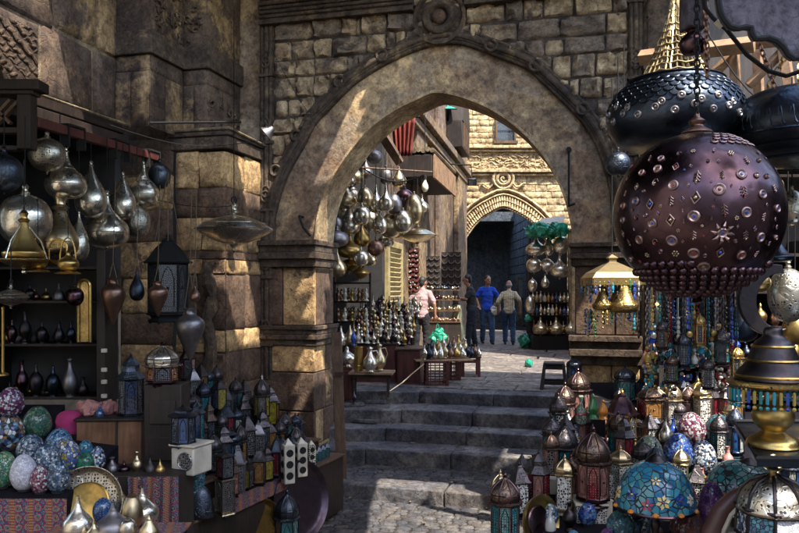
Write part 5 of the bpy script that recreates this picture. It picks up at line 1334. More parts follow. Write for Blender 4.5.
    mb.box((0, .35, 8*s), (40*s, .7, 16*s)); mb.build('cabinet', M['blackp'], o, bevel=.02); mb = MB()
    for y in (334.5, 316, 303, 291): mb.box((0, .3, (351-y)*s), (42*s, .5, .03))
    mb.box((-20*s, .3, 60*s), (.06, .06, 120*s)); mb.box((20*s, .3, 60*s), (.06, .06, 120*s)); mb.build('shelf', M['wood_d'], o)
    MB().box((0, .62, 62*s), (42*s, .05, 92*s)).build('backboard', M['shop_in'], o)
    o = thing('lit_post', 'pale yellow stone post beside the far lamp stand', 'post', at(575, 349, d-.3)); MB().box((0, .2, 58*s), (5.5*s, .4, 116*s)).build('shaft', M['facade'], o, bevel=.02); MB().box((0, .2, 117.5*s), (7.5*s, .5, 3*s)).build('capital', M['facade'], o, bevel=.02)
    for i, x in enumerate((540.5, 556, 571)): metal_lamp('silver_lamp', x, 317, 335, 8, d-.1, 'onion', 'silver2', '%s of three big grey onion lamps on the black cabinet' % ['first', 'middle', 'last'][i], group='onion lamps on the black cabinet', cord_to=0, neck=False)
    for a in ((536, 236, 256, 10.5, 'onion', 'broad onion lamp under the end of the green cloth'), (548.5, 234, 256, 5, 'tear', 'narrow teardrop lamp in the middle of the far top row'), (561, 236, 254, 8.5, 'globe', 'round lamp at the pale post end of the far top row'), (534, 258, 273, 8, 'globe', 'flattened round lamp below the broad onion lamp'), (547, 257, 273, 8, 'disc', 'oval lamp in the middle of the second far row'), (559.5, 255, 278, 9.5, 'onion', 'large onion lamp next to the pale post'), (532.5, 279, 292, 4.5, 'globe', 'little globe lamp low at the passage side'), (545, 275, 288, 4, 'tear', 'little teardrop lamp above the far shelves'), (530, 296, 313, 5, 'egg', 'pale egg lamp hanging beside the far shelves')):
        metal_lamp('hanging_lamp', a[0], a[1], a[2], a[3], d-.35, a[4], 'silver', a[5], group='lamps hanging under the green cloth', cord_to=max(.05, (a[1]-232)*s), cordmat='iron', seg=20)
    for row, y in enumerate((302, 315)):
        for i in range(11):
            c = (i*3+row) % 7; pots('metal_pot', 533+i*3.9, y-R_.uniform(8, 12), y, R_.uniform(1.8, 2.7), d-.05, ['pot', 'ewer', 'vase', 'onion'][i % 4], ['silver', 'copper', 'marble', 'silver2', 'g_blue', 'brass', 'silver'][c], '%s trinket pot, %s along the %s far shelf' % (['silver', 'copper', 'cream', 'dull silver', 'blue', 'brass', 'silver'][c], ORD[i], ['upper', 'lower'][row]), 'pot', 'small pots on the far shelves', parts=False, seg=10)
    for i in range(10):
        pots('metal_pot', 534+i*4.2, 320+(i % 3), 334, 1.6, d-.0, 'vase', ['copper', 'silver', 'pink_st'][i % 3], '%s bottle, %s in the row behind the three onion lamps' % (['copper', 'silver', 'pink'][i % 3], ORD[i]), 'bottle', 'bottles behind the onion lamps', parts=False, seg=8)
    def crumple(name, x0, x1, y0, y1, dd, mat, lab, cat, seed, sy=.3):
        s_ = dd/F; o = thing(name, lab, cat, at((x0+x1)/2, y1, dd)); mb = MB(); w, h = (x1-x0)*s_/2, (y1-y0)*s_
        P = [(0, 0)]+[(math.sin(PI*k/12)**.7, (1-math.cos(PI*k/12))/2) for k in range(1, 12)]+[(0, 1)]; mb.lathe(smooth_prof([(a*w, b*h) for a, b in P], 4), 64, sy=sy/w)
        mb.v = [tuple(Vector(v)+(noise.noise_vector(Vector(v)*7+Vector((seed, 0, 0)))*.30+noise.noise_vector(Vector(v)*19+Vector((seed, 5, 0)))*.14)*min(w, h)*2) for v in mb.v]
        mb.build('film', M[mat], o, ang=80); return o
    crumple('green_cloth', 526, 566, 225, 236, d-.6, 'green_p', 'crumpled bright green cloth bunched above the far lamps', 'cloth', 3, .35)
    o = thing('shop_awning', 'small cream canvas awning over the green cloth', 'awning', at(551, 227, d-.6)); MB().prism([(-14*s, 0, 0), (11*s, 0, 3*s), (17*s, .4, 12*s), (-6*s, .4, 9*s)], (0, .03, .02)).build('canvas', M['white_c'], o); MB().tube([(-14*s, 0, 0), (11*s, 0, 3*s)], .02).build('rail', M['wood_m'], o)
    crumple('plastic_bag', 518, 534, 336, 344, 18.2, 'green_p', 'green plastic bag slumped on the ground by the black cabinet', 'bag', 8, .25); crumple('plastic_bag', 525, 533, 315, 321, 18.0, 'green_p', 'small green bag hanging beside the cabinet corner', 'bag', 12, .1)
    crumple('plastic_bag', 525, 532.5, 360, 367, 13.8, 'green_p', 'tiny green bag lying alone on the paving before the stool', 'bag', 18, .12)
def blob(name, parts, mat, parent, vox=.014, smooth=6, keep=None):
    """one continuous skin grown round tapered limbs: (p, q, r1, r2) or ('e', c, (rx, ry, rz), rot)"""
    mb = MB()
    for q in parts:
        if q[0] == 'e':
            c, r = Vector(q[1]), q[2]; Mx = Matrix.Rotation(q[3], 4, q[4]) if len(q) > 3 else None
            mb.ball((0, 0, 0), 1, seg=16, rings=10); n = 16*9+2
            k = len(mb.v)-(9*16+2)
            for i in range(k, len(mb.v)):
                v = Vector(mb.v[i]); v = Vector((v.x*r[0], v.y*r[1], v.z*r[2])); v = Mx @ v if Mx else v; mb.v[i] = tuple(v+c)
        else:
            p, e, r1, r2 = Vector(q[0]), Vector(q[1]), q[2], q[3]; fl = q[4] if len(q) > 4 else 1.0
            t = e-p; L = t.length; rot = Vector((0, 0, 1)).rotation_difference(t.normalized()).to_matrix().to_4x4()
            P = [(r1*math.sin(a), -r1*math.cos(a)) for a in [PI/2*k/4 for k in range(5)]]+[(r2*math.cos(a), L+r2*math.sin(a)) for a in [PI/2*k/4 for k in range(5)]]
            P[0] = (0, -r1); P[-1] = (0, L+r2); k = len(mb.v); mb.lathe(P, 14, (0, 0, 0), rot)
            for i in range(k, len(mb.v)): v = Vector(mb.v[i]); mb.v[i] = (v.x+p.x, p.y+v.y*fl, v.z+p.z)
    o = mb.build(name, mat, parent, ang=180)
    r = o.modifiers.new('r', 'REMESH'); r.mode = 'VOXEL'; r.voxel_size = vox; r.use_smooth_shade = True
    s = o.modifiers.new('s', 'SMOOTH'); s.iterations = smooth; s.factor = .5
    dg = bpy.context.evaluated_depsgraph_get(); me = bpy.data.meshes.new_from_object(o.evaluated_get(dg)); old = o.data; o.modifiers.clear(); me.materials.clear(); me.materials.append(mat); o.data = me; bpy.data.meshes.remove(old); me.name = name
    if name in ('shirt', 'trousers'):
        for v in me.vertices:
            c = v.co; v.co = c+v.normal*(.013*noise.noise(Vector((c.x*9, c.y*9, c.z*22)))+.012*abs(noise.noise(Vector((c.x*17+c.z*11, c.y*17, c.z*9)))))
    a = me.attributes.get('tone') or me.attributes.new('tone', 'FLOAT', 'FACE')
    return o

def person(label, loc, rz, h, shirt, trousers, hair, pose, bag=None, short_hair=True):
    """faces +y before turning. pose: joints of arms and legs"""
    o = thing('person', label, 'person', loc, rz); V = Vector
    k = h/1.75
    o.scale = (k, k, k)
    lean = pose.get('lean', 0.0); hx = pose.get('hip', 0.0)
    hip = V((hx, 0, .93)); chest = V((hx*.5+lean*.5, pose.get('fwd', 0)*.5, 1.27)); neck = V((lean, pose.get('fwd', 0), 1.48)); 
    head = neck+V((pose.get('hx', 0), .025+pose.get('hy', 0), .155)); ht = pose.get('turn', 0.0)
    L, Rr = pose['l'], pose['r']            # each: elbow, wrist, hand end
    shl, shr = neck+V((-.165, -.01, -.085)), neck+V((.165, -.01, -.085))
    fl, fr_ = V(pose['fl']), V(pose['fr'])   # ankles
    kl, kr = V(pose['kl']), V(pose['kr'])
    hl, hr = hip+V((-.095, 0, -.03)), hip+V((.095, 0, -.03))
    Rt = Matrix.Rotation(ht, 3, 'Z')
    def hd(v): return head+Rt @ V(v)
    B = [(hip, chest, .125, .135, .8), (chest, neck+V((0, 0, -.08)), .135, .10, .8), (neck+V((0, 0, -.06)), head+V((0, 0, -.06)), .06, .055),
         ('e', tuple(hd((0, .005, .02))), (.078, .098, .115), ht, 'Z'), ('e', tuple(hd((0, .045, -.06))), (.052, .055, .055), ht, 'Z'),
         (hd((0, .095, .015)), hd((0, .118, -.015)), .009, .015), (hd((-.03, .09, -.052)), hd((.03, .09, -.052)), .010, .010), (hd((-.035, .088, .035)), hd((.035, .088, .035)), .012, .012),
         ('e', tuple(hd((-.08, .0, 0))), (.012, .02, .032), ht, 'Z'), ('e', tuple(hd((.08, .0, 0))), (.012, .02, .032), ht, 'Z'),
         (shl, shr, .055, .055, .85), (hl, kl, .085, .058), (kl, fl, .058, .038), (hr, kr, .085, .058), (kr, fr_, .058, .038)]
    for a, s in ((L, shl), (R_ and Rr, shr)):
        e, w = V(a[0]), V(a[1]); d = (w-e).normalized(); B += [(s, e, .052, .042), (e, w, .042, .028), (w, w+d*.075, .03, .034, .7)]
        side = d.cross(V((0, 0, 1))); side = side.normalized() if side.length > .1 else V((0, 1, 0)); c = pose.get('curl', .3); dn = V((0, 0, -1)) if abs(d.z) < .7 else V((0, 1, 0))
        for i in range(4):
            b = w+d*.075+side*(-.024+.016*i); ln = (.062, .072, .068, .052)[i]; m = b+d*ln*.55+dn*ln*c*.3; B += [(b, m, .0105, .0095), (m, m+(d*.6+dn*c).normalized()*ln*.5, .0095, .008)]
        B.append((w+d*.02+side*.03, w+d*.07+side*.06, .012, .010))
    blob('body', B, M['skin'], o, .0115, 3)
    # hair
    H = [('e', tuple(hd((0, -.012, .045))), (.084, .10, .10), ht, 'Z'), ('e', tuple(hd((0, -.055, -.005))), (.072, .06, .085), ht, 'Z')] if hair != 'hair_g' else [('e', tuple(hd((0, -.05, -.01))), (.083, .062, .06), ht, 'Z')]
    blob('hair', H, M[hair], o, .012, 2)
    mb = MB()
    for s in (-1, 1): mb.ball(hd((s*.031, .088, .012)), .011, seg=8, rings=5)
    mb.build('eyes', M['hair'], o)
    # shirt: torso and upper sleeves
    S = [(hip+V((0, 0, .08)), chest, .140, .15, .8), (chest, neck+V((0, 0, -.10)), .158, .12, .8), (shl, shr, .066, .066, .9), (neck+V((-.09, 0, -.05)), neck+V((.09, 0, -.05)), .055, .055, .9), (neck+V((0, 0, -.07)), neck+V((0, -.005, -.02)), .075, .068)]
    for a, s in ((L, shl), (Rr, shr)):
        e = V(a[0]); S.append((s, s+(e-s)*.72, .066, .064))
    if pose.get('long'):
        S += [(V(L[0]), V(L[0])+(V(L[1])-V(L[0]))*.2, .06, .058)]
    S.append(('e', tuple(hip+V((0, 0, .03))), (.165, .128, .13))); S.append(('e', tuple(hip+V((0, 0, -.03))), (.168, .13, .07)))
    blob('shirt', S, M[shirt], o, .013, 4)
    T = [(hip+V((-.05, 0, -.02)), hip+V((.05, 0, -.02)), .125, .125, .85), (hl, kl, .10, .076), (kl, fl+V((0, 0, .02)), .076, .066), (hr, kr, .10, .076), (kr, fr_+V((0, 0, .02)), .076, .066)]
    blob('trousers', T, M[trousers], o, .016, 4)
    for f, tn in ((fl, pose.get('tl', 0)), (fr_, pose.get('tr', 0))):
        q = Matrix.Rotation(tn, 3, 'Z'); blob('shoe', [(f+q @ V((0, -.03, -.045)), f+q @ V((0, .14, -.052)), .04, .034), (f+V((0, 0, 0)), f+q @ V((0, -.02, -.04)), .04, .042)], M['shoe'], o, .012, 2)
    return o
def bag(p, mat, label, s=1.0, seed=1):
    o = thing('plastic_bag', label, 'bag', p); mb = MB()
    P = smooth_prof([(0, 0), (.10, .01), (.15, .08), (.14, .17), (.09, .25), (.04, .31), (.012, .34)]); mb.lathe(smooth_prof([(a*s, (b-.34)*s) for a, b in P], 3), 48, sy=.7)
    mb.v = [tuple(Vector(v)+(noise.noise_vector(Vector(v)*11+Vector((seed, 0, 0)))*.07+noise.noise_vector(Vector(v)*30+Vector((seed, 0, 0)))*.03)*s) for v in mb.v]; mb.build('sack', M[mat], o, ang=80)
    MB().tube([(-.03*s, 0, -.02*s), (-.015*s, 0, .05*s), (0, 0, .075*s), (.015*s, 0, .05*s), (.03*s, 0, -.02*s)], .008*s, 5).build('handle', M[mat], o)
    return o
def build_people():
    def g(px, y): p = on(px, y, UPZ); return p
    # man in pink from behind, turned slightly
    person('man in pale pink shirt and black trousers seen from behind holding a green bag', on(421, 357, UPZ+.0), math.radians(-12), 1.66, 'shirt_p', 'trous', 'hair',
        dict(l=((-.33, .05, 1.19), (-.27, .26, 1.08)), r=((.30, -.02, 1.17), (.31, .03, .93)), lean=.02, fwd=.06, hy=.03, turn=-.5, kl=(-.10, .02, .5), kr=(.11, .03, .5), fl=(-.12, 0, .09), fr=(.13, -.02, .09)))
    s = 15.9/F; bag(at(437.5, 327.5, 15.6), 'green_p', 'crumpled green plastic bag carried by the man in pink', 1.05, 4)
    # man in black, profile facing left, hands up before him
    person('man in black shirt and dark jeans standing in profile looking at his hands', on(471.5, 347, UPZ), math.radians(82), 1.76, 'shirt_k', 'jeans_d', 'hair',
        dict(l=((-.24, .12, 1.17), (-.10, .36, 1.20)), r=((.23, .10, 1.15), (.12, .36, 1.16)), lean=0, fwd=.03, hy=.05, turn=.0, kl=(-.10, .05, .5), kr=(.10, -.02, .5), fl=(-.11, .08, .09), fr=(.11, -.08, .09), curl=.9))
    p = thing('mobile_phone', 'small phone held up by the man in black', 'phone', at(456.3, 297.5, 18.5)); MB().box((0, 0, 0), (.08, .15, .012), rz=.4).build('case', M['blackp'], p, bevel=.003); MB().box((0, 0, .008), (.068, .13, .003), rz=.4).build('screen', M['g_smoke'], p)
    person('man in royal blue shirt and jeans walking towards the arch with a bag', on(487, 344, UPZ), math.radians(185), 1.76, 'shirt_b', 'jeans', 'hair',
        dict(l=((-.30, -.02, 1.20), (-.30, .12, .98)), r=((.28, -.03, 1.20), (.24, .12, 1.0)), lean=0, fwd=.02, hy=.02, turn=.35, kl=(-.10, .12, .50), kr=(.10, .0, .50), fl=(-.10, .16, .09), fr=(.10, -.10, .10), long=0))
    bag(at(494.5, 305, 19.6), 'white_c', 'small pale bag in the hand of the man in blue', .75, 7)
    person('bald man in striped tan shirt and jeans walking away into the passage', on(509, 345, UPZ), math.radians(-8), 1.63, 'shirt_s', 'jeans', 'hair_g',
        dict(l=((-.30, .0, 1.18), (-.30, .10, .95)), r=((.30, -.06, 1.2), (.30, -.02, .95)), lean=.0, fwd=.08, hy=.05, turn=.1, kl=(-.10, .14, .52), kr=(.10, .02, .50), fl=(-.10, .12, .09), fr=(.11, -.14, .10), long=1))
def build_left_goods():
    g = 'metal lamps hanging over the shop counter'
    def dl(px): return 5.4+(px-35)/123*1.5
    def rail(px): return 122+(px-35)*.30
    L = [(47, 138, 171, 17, 'globe', 'silver_p', 'round pierced silver globe lamp with bright speckles, highest under the rail'),
     (66, 152, 199, 19, 'onion', 'silver', 'big onion lamp with wide belly just below the pierced globe'),
     (91, 166, 218, 15, 'tear', 'silver', 'tall plain teardrop lamp, longest of the hanging row'),
     (107, 196, 248, 20.5, 'onion', 'silver', 'big low onion lamp with a broad shiny belly'),
     (123, 176, 220, 12.5, 'tear', 'silver', 'plain teardrop lamp between the two big onion lamps and the pierced pair'),
     (143.5, 165, 207, 15, 'onion', 'silver', 'onion lamp at the far end of the rail'),
     (137, 206, 238, 12.5, 'globe', 'silver_p', 'pierced globe lamp hanging under the end onion lamp'),
     (159.5, 163, 189, 10.5, 'globe', 'gun_p', 'small dark pierced globe lamp beside the banded stone'),
     (60, 210, 257, 17, 'pear', 'silver2', 'dull pear lamp behind the brass basket'),
     (79, 214, 262, 9.5, 'tear', 'silver', 'slim teardrop lamp hanging low beside the big onion')]
    for x, y0, y1, r, p, m, lab in L:
        d = dl(x); metal_lamp('hanging_lamp', x, y0, y1, r*1.04, d, p, m, lab, group=g, cord_to=max(.03, (y0-rail(x))*d/F))
    metal_lamp('hanging_lamp', 4, 154, 192, 18, 5.0, 'globe', 'gun_p', 'dark pierced globe lamp cut by the frame beside the timber bracket', group=g, cord_to=.25)
    metal_lamp('hanging_lamp', 25, 194, 246, 25.5, 5.05, 'globe', 'silver', 'largest plain silver globe lamp behind the brass cone', group=g, cord_to=.45)
    def pan(o, R1, H, top):
        MB().lathe(smooth_prof([(0, -.05), (R1*.3, -.045), (R1*.8, -.02), (R1*1.12, .0), (R1*1.15, .012), (R1, .01)]), 32).build('pan', M['brass_p'], o)
        MB().ball((0, 0, -.065), .014).build('drop_finial', M['silver'], o)
        for a in (0, 2.1, 4.2): MB().tube([(R1*1.1*math.cos(a), R1*1.1*math.sin(a), .01), (R1*.8*math.cos(a), R1*.8*math.sin(a), H*.5), (0, 0, H*1.05)], .004, 5).build('chain', M['silver'], o)
    metal_lamp('cone_lamp', 24, 222, 261, 20, 4.5, 'bell', 'brass', 'bright brass cone lamp on chains over a shallow pan', group=None, cord_to=.3, extra=pan)
    for x, y0, y1, r, lab in ((38, 247, 272, 9.5, 'small footed brass lamp with wire handle'), (68, 250, 274, 10.5, 'small footed brass lamp hanging next to the arched basket')):
        o = pots('footed_lamp', x, y0, y1, r, 4.55, 'pot', 'gold', lab, 'lamp'); s = 4.55/F; h = (y1-y0)*s
        MB().lathe([(0, 0), (r*1.15*s, 0), (r*1.2*s, .006), (r*.7*s, .014)], 24).build('foot', M['brass'], o)
        MB().tube([(r*s*.7*math.cos(a), 0, h*.55+r*s*2.2*math.sin(a)) for a in [PI*k/10 for k in range(11)]], .0045, 6).build('handle', M['gold'], o); MB().tube([(0, 0, h*.55+r*s*2.2), (0, 0, h+.3)], .0025, 5).build('cord', M['iron'], o)
    o = thing('brass_basket', 'arched brass basket lamp with a pierced plate in its handle', 'lamp', at(58, 262, 4.6)); s = 4.6/F
    A_ = [(-9*s, 0, 0), (-9*s, 0, 14*s)]+[(9*s*math.cos(a), 0, 14*s+9*s*math.sin(a)) for a in [PI-PI*k/10 for k in range(11)]]+[(9*s, 0, 0)]
    MB().tube(A_, .006, 7).build('handle', M['gold'], o); MB().prism([(8*s*math.cos(PI*k/10), 0, 14*s+8*s*math.sin(PI*k/10)) for k in range(11)], (0, .008, 0)).build('pierced_plate', M['brass_p'], o); MB().lathe([(0, -.02), (.04, -.015), (.06, .01), (.058, .012), (0, .012)], 20).build('dish', M['brass'], o)
    o = metal_lamp('disc_lamp', 11, 288, 306, 17, 4.3, 'disc', 'silver_p', 'flat shiny disc lamp cut by the frame above the yellow rod', group=None, cord_to=.2)
    o = thing('brass_rod', 'thin bright yellow rod standing at the edge of the frame', 'rod', at(3, 372, 4.35)); MB().lathe([(0, 0), (.008, 0), (.007, .35), (.010, .37), (0, .38)], 10).build('shaft', M['gold'], o); MB().lathe([(0, -.02), (.03, -.02), (.03, -.01), (.01, 0), (0, 0)], 14).build('foot', M['gold'], o)
    metal_lamp('saucer_lamp', 234, 213, 245, 38.5, 6.4, 'disc', 'silver', 'wide flying saucer shaped silver lamp before the banded pillar', group=None, cord_to=3.0, cap='silver')
    # big dark hanging lantern
    o = lantern('bigdark', 168, 232, 322, 21, 6.3, 'large blackened hanging lantern with a pointed roof beside the pillar', n=6, metal='iron', glass=('g_smoke', 'dark_f'), roof='cone', body=.55); s = 6.3/F
    mb = MB()
    for a in (0, 2.1, 4.2): mb.tube([(.12*math.cos(a), .12*math.sin(a), 80*s), (0, 0, 150*s)], .004, 5)
    mb.build('suspension_cord', M['rope'], o)
    for x, y0, y1, r, p, m, lab, yc in ((158, 281, 317, 10, 'urn', 'copper', 'small pointed copper amphora slung from cords', 266), (190, 308, 361, 14.5, 'urn', 'pewter', 'large grey pointed amphora slung from cords', 270), (113, 278, 326, 12, 'urn', 'copper', 'copper urn hanging beside the black post', 262), (137, 272, 301, 7.5, 'tear', 'gun', 'small dark teardrop lamp by the copper urn', 255), (195, 286, 302, 5, 'tear', 'copper', 'tiny copper drop hanging behind the grey amphora', 270)):
        d = 5.6; s = d/F; H = (y1-y0)*s; o = thing('hanging_amphora' if p == 'urn' else 'hanging_drop', lab, 'amphora' if p == 'urn' else 'lamp', at(x, y1, d)); P = [(a*r*s, b*H) for a, b in smooth_prof(PROF[p], 3)]
        i = int(len(P)*.72); MB().lathe(P[:i+1], 28).build('body', M[m], o); MB().lathe(P[i:]+[(P[-1][0]*.85, P[-1][1]-.005)], 28).build('neck', M[m], o)
        mb = MB(); [mb.tube([(r*s*.45*q, 0, H*.86), (0, .0, (y1-yc)*s)], .003, 5) for q in (-1, 1)]; mb.tube([(0, 0, (y1-yc)*s), (0, .05, (y1-yc)*s+.6)], .003, 5); mb.build('cord', M['rope'], o)
    # display case
    d = 5.9; s = d/F
    o = thing('display_shelf', 'dark open shelf unit holding bronze vases', 'shelf', at(44, 405, d)); w, h = 112*s, 138*s
    mb = MB(); [mb.box((0, .16, (405-y)*s), (w, .34, .022)) for y in (302, 345, 398, 268)]; mb.build('board', M['wood_d'], o, bevel=.004)
    MB().box((0, .34, h/2), (w, .02, h)).build('back_panel', M['shop_in'], o)
    [MB().box((x, .16, h/2), (.03, .36, h)).build('side_panel', M['wood_d'], o) for x in (-w/2, w/2)]
    for i, (x, y0, y1, r, p, m, lab) in enumerate([(25, 311, 344, 6, 'vase', 'bronze', 'black bronze vase at the open end of the middle shelf'), (42, 320, 344, 5.5, 'pot', 'bronze', 'squat bronze pot, second on the middle shelf'), (59, 320, 344, 5, 'ewer', 'bronze', 'bronze ewer, third on the middle shelf'), (71, 321, 344, 4.5, 'vase', 'gun', 'slim dark vase, last on the middle shelf'),
        (22, 360, 397, 6, 'vase', 'copper_d', 'brown vase, first on the bottom shelf'), (36, 362, 397, 7, 'pot', 'bronze', 'round black jar with pale highlight, second on the bottom shelf'), (53, 364, 397, 7, 'pot', 'gun', 'steel blue round jar, third on the bottom shelf'), (70, 356, 397, 7.5, 'ewer', 'pewter', 'tall pale necked pitcher, last on the bottom shelf'), (12, 318, 344, 5, 'pot', 'copper_d', 'small brown pot near the yellow rod'), (83, 376, 397, 5, 'ewer', 'bronze', 'small black ewer beside the pitcher'), (48, 386, 397, 4, 'pot', 'bronze', 'tiny black pot before the round jars'), (30, 284, 301, 5, 'pot', 'bronze', 'black pot alone on the top shelf')]):
        pots('shelf_vase', x, y0, y1, r, d+.02, p, m, lab, 'vase')
    q = random.Random(9)
    for ri, (y, lo, hi) in enumerate(((301, 12, 24), (344, 14, 26), (397, 14, 24))):
        for i in range(7):
            x = 8+i*12.5+q.uniform(-2, 2); k = ['pot', 'vase', 'ewer', 'onion', 'flask'][(i+ri*2) % 5]; c, m = [('black', 'bronze'), ('brass', 'brass'), ('brown', 'copper_d'), ('steel', 'pewter'), ('copper', 'copper')][(i*2+ri) % 5]
            pots('shelf_vase', x, y-q.uniform(lo, hi), y, q.uniform(4, 6.5), d+.17, k, m, '%s %s, %s in the back row of the %s shelf' % (c, {'pot': 'pot', 'vase': 'vase', 'ewer': 'jug', 'onion': 'onion flask', 'flask': 'flask'}[k], ORD[i], ['top', 'middle', 'bottom'][ri]), 'vase', 'vases in the back rows of the dark shelf', seg=16)
    o = thing('gilt_frame', 'narrow gilt frame with rounded top standing at the shelf end', 'frame', at(84, 342, 5.75)); s = 5.75/F; mb = MB(); P = [(-6*s, 0), (6*s, 0)]+[(6*s*math.cos(a), 56*s+6*s*math.sin(a)) for a in [PI*k/8 for k in range(9)]]
    mb.tube([(x, 0, z) for x, z in P], .012, 6, closed=True); mb.build('moulding', M['gold'], o); MB().prism([(x*.95, .01, z) for x, z in P], (0, .015, 0)).build('panel', M['brass_p'], o)
    metal_lamp('hanging_lamp', 75, 287, 306, 8.5, 5.5, 'globe', 'copper_d', 'small dark red globe lamp hanging before the gilt frame', group=g, cord_to=.25)
    o = thing('shop_post', 'black timber post with small pale switches', 'post', at(103, 420, 5.7)); s = 5.7/F
    MB().box((0, 0, 85*s), (9*s, .09, 170*s)).build('shaft', M['wood_d'], o, bevel=.006)
    for y in (350, 369, 381, 395): MB().box((4*s, -.055, (420-y)*s), (.04, .025, .03)).build('switch', M['marble'], o, bevel=.004)
    # egg counter
    def ed(yb): return 1.9005/(.23+(yb-290)/760)
    E = [(9, 402, 13, 15, 'e_purple', 'purple and white mosaic egg, highest at the frame edge'), (10, 431, 14, 18, 'e_multi', 'egg with large bright many-coloured tiles under the purple one'), (36, 422, 13.5, 16, 'e_green', 'dark green speckled mosaic egg behind the silver blue ones'), (32, 448, 13.5, 14, 'e_steel', 'grey blue mosaic egg below the dark green one'), (58, 443, 13, 15, 'e_blue', 'clear blue mosaic egg near the fuchsia felt'), (45, 463, 14, 19, 'e_steel', 'large silver blue mosaic egg in the middle of the heap'), (68, 456, 13, 17, 'e_bluegold', 'blue white and gold mosaic egg beside the wooden box'), (4, 469, 12, 18, 'e_lime', 'light green mosaic egg cut by the frame'), (25, 472, 13, 18, 'e_white', 'plain frosty white egg'), (40.5, 479, 9.5, 14, 'e_pink', 'small pink mosaic egg in front of the white one'), (58, 476, 11, 16, 'e_steel', 'blue grey mosaic egg right in front of the large silver blue one'), (85, 448, 7, 8, 'e_cyan', 'small cyan egg behind the emerald one'), (97.5, 458, 7.5, 12, 'e_wblue', 'small white and navy speckled egg'), (85, 463, 8.5, 11, 'e_emer', 'small emerald green egg')]
    for x, y, rx, ry, m, lab in E: egg(x, y, rx*1.03, ry, ed(y+ry), m, lab, R_.uniform(-.08, .08))
    def slope(d, k=0): return 1.065+.23*(d-3.85)
    o = thing('egg_counter', 'sloping counter under a blue and red patterned tent cloth with the mosaic eggs', 'counter', (-2.0, 4.2, 0)); b0 = Vector(o.location)
    def C(mb, name, mat, **k): x = mb.build(name, mat, o, loc=b0, **k); x.location = (0, 0, 0); return x
    mb = MB(); P = [(-3.2, 3.78), (-1.66, 3.78), (-1.62, 4.38), (-2.08, 4.5), (-2.2, 5.0), (-3.2, 5.0)]; q = len(P); mb.add([(x, y, slope(y)-.003) for x, y in P]+[(x, y, -.1) for x, y in P], [tuple(range(q))]+[(i, i+q, (i+1) % q+q, (i+1) % q) for i in range(q)])
    C(mb, 'carcass', M['dark'], smooth=False)
    mb = MB(); n = 60; 
    vs = [(-3.2+1.56*i/n, 3.745+.014*math.sin(i*.9+j*.3)*(j/6), 1.052-.5*j/6) for j in range(7) for i in range(n+1)]
    mb.add(vs, [(j*(n+1)+i+1, j*(n+1)+i, (j+1)*(n+1)+i, (j+1)*(n+1)+i+1) for j in range(6) for i in range(n)]); C(mb, 'hanging_cloth', M['cloth_a'], ang=80)
    # box with rock salt, lantern, felt
    o, w, h = blockbox('wooden_box', 77, 141, 421, 473, 4.62, .36, 'wood_b', 'reddish brown wooden box topped with pink stones', 'box', rz=.06, bevel=.006)
    blockbox('low_plinth', 66, 146, 474, 640, 4.5, .7, 'wood_d', 'low dark plinth under the wooden box', 'plinth')
    MB().box((w*.12, -.006, h/2), (.012, .012, h*.98)).build('batten', M['wood_d'], o); MB().box((0, .18, h+.008), (w+.03, .39, .016)).build('lid', M['wood_d'], o, bevel=.004)
    for i in range(14):
        a = R_.uniform(83, 118); p = at(a, 421, 4.68+R_.random()*.2); p.z = at(100, 421, 4.62).z+.018
        def rock():
            o = bpy.data.objects.new('pink_stone', None); COL.objects.link(o); mb = MB(); mb.ball((0, 0, .03), .042, .85, 9, 6); mb.v = [tuple(Vector(v)*(1+.5*noise.noise(Vector(v)*30+Vector((i, 0, 0))))) for v in mb.v]; mb.build('rock', M['pink_st'], o, smooth=False); return o
        again('rock%d' % (i % 4), rock, 'rough pink rock salt lump heaped on the wooden box', 'stone', p, R_.uniform(0, 6), R_.uniform(.7, 1.3), 'pink stones on the wooden box')
    pots('blue_cone', 100, 405, 420, 4.5, 4.7, 'tear', 'g_blue', 'small blue cone among the pink stones', 'ornament', parts=True)
    o = thing('felt_hat', 'fuchsia felt hat lying behind the blue eggs', 'hat', at(70, 431, 4.75)); MB().lathe(smooth_prof([(0, 0), (.085, 0), (.088, .04), (.075, .10), (.04, .125), (0, .13)]), 24).build('crown', M['fuchsia'], o); MB().lathe([(.08, .0), (.10, -.005), (.102, .004), (.086, .012)], 24).build('brim', M['fuchsia'], o)
    o, w, h = blockbox('side_counter', 60, 179, 476, 640, 4.1, .30, 'wood_d', 'counter behind the metal pots covered with dark cloth', 'counter')
    mb = MB(); n = 40; s = 4.1/F; w2 = 50*s
    vs = [((i/n-.5)*w2+(154-119.5)*s, -.02+.01*math.sin(i*.8+j*.4), h-.0-.5*j/6) for j in range(7) for i in range(n+1)]; mb.add(vs, [(j*(n+1)+i+1, j*(n+1)+i, (j+1)*(n+1)+i, (j+1)*(n+1)+i+1) for j in range(6) for i in range(n)]); mb.build('teal_patterned_cloth', M['cloth_b'], o, ang=80)
    lantern('bl', 131, 352, 420, 13, 4.75, 'tall blackish blue lantern with crescent filigree standing on the wooden box', n=6, metal='gun', glass=('dark_f', 'g_navy'), roof='tier', body=.5, filig='gun_p')
    # copper domed lantern on dark box
    o, w, h = blockbox('black_pedestal', 144, 181, 385, 476, 4.5, .2, 'wood_d', 'tall black square pedestal under the domed copper lantern', 'pedestal')
    for k in (.3, .7): MB().box((0, -.006, h*k), (w*.7, .012, h*.26)).build('panel', M['wood_d'], o, bevel=.004)
    lantern('cd', 162.5, 340, 385, 17.5, 4.58, 'copper and silver domed lantern with glowing brown panels on the black pedestal', n=6, metal='copper_d', glass=('g_amber', 'g_smoke'), roof='dome', body=.32, filig='silver')
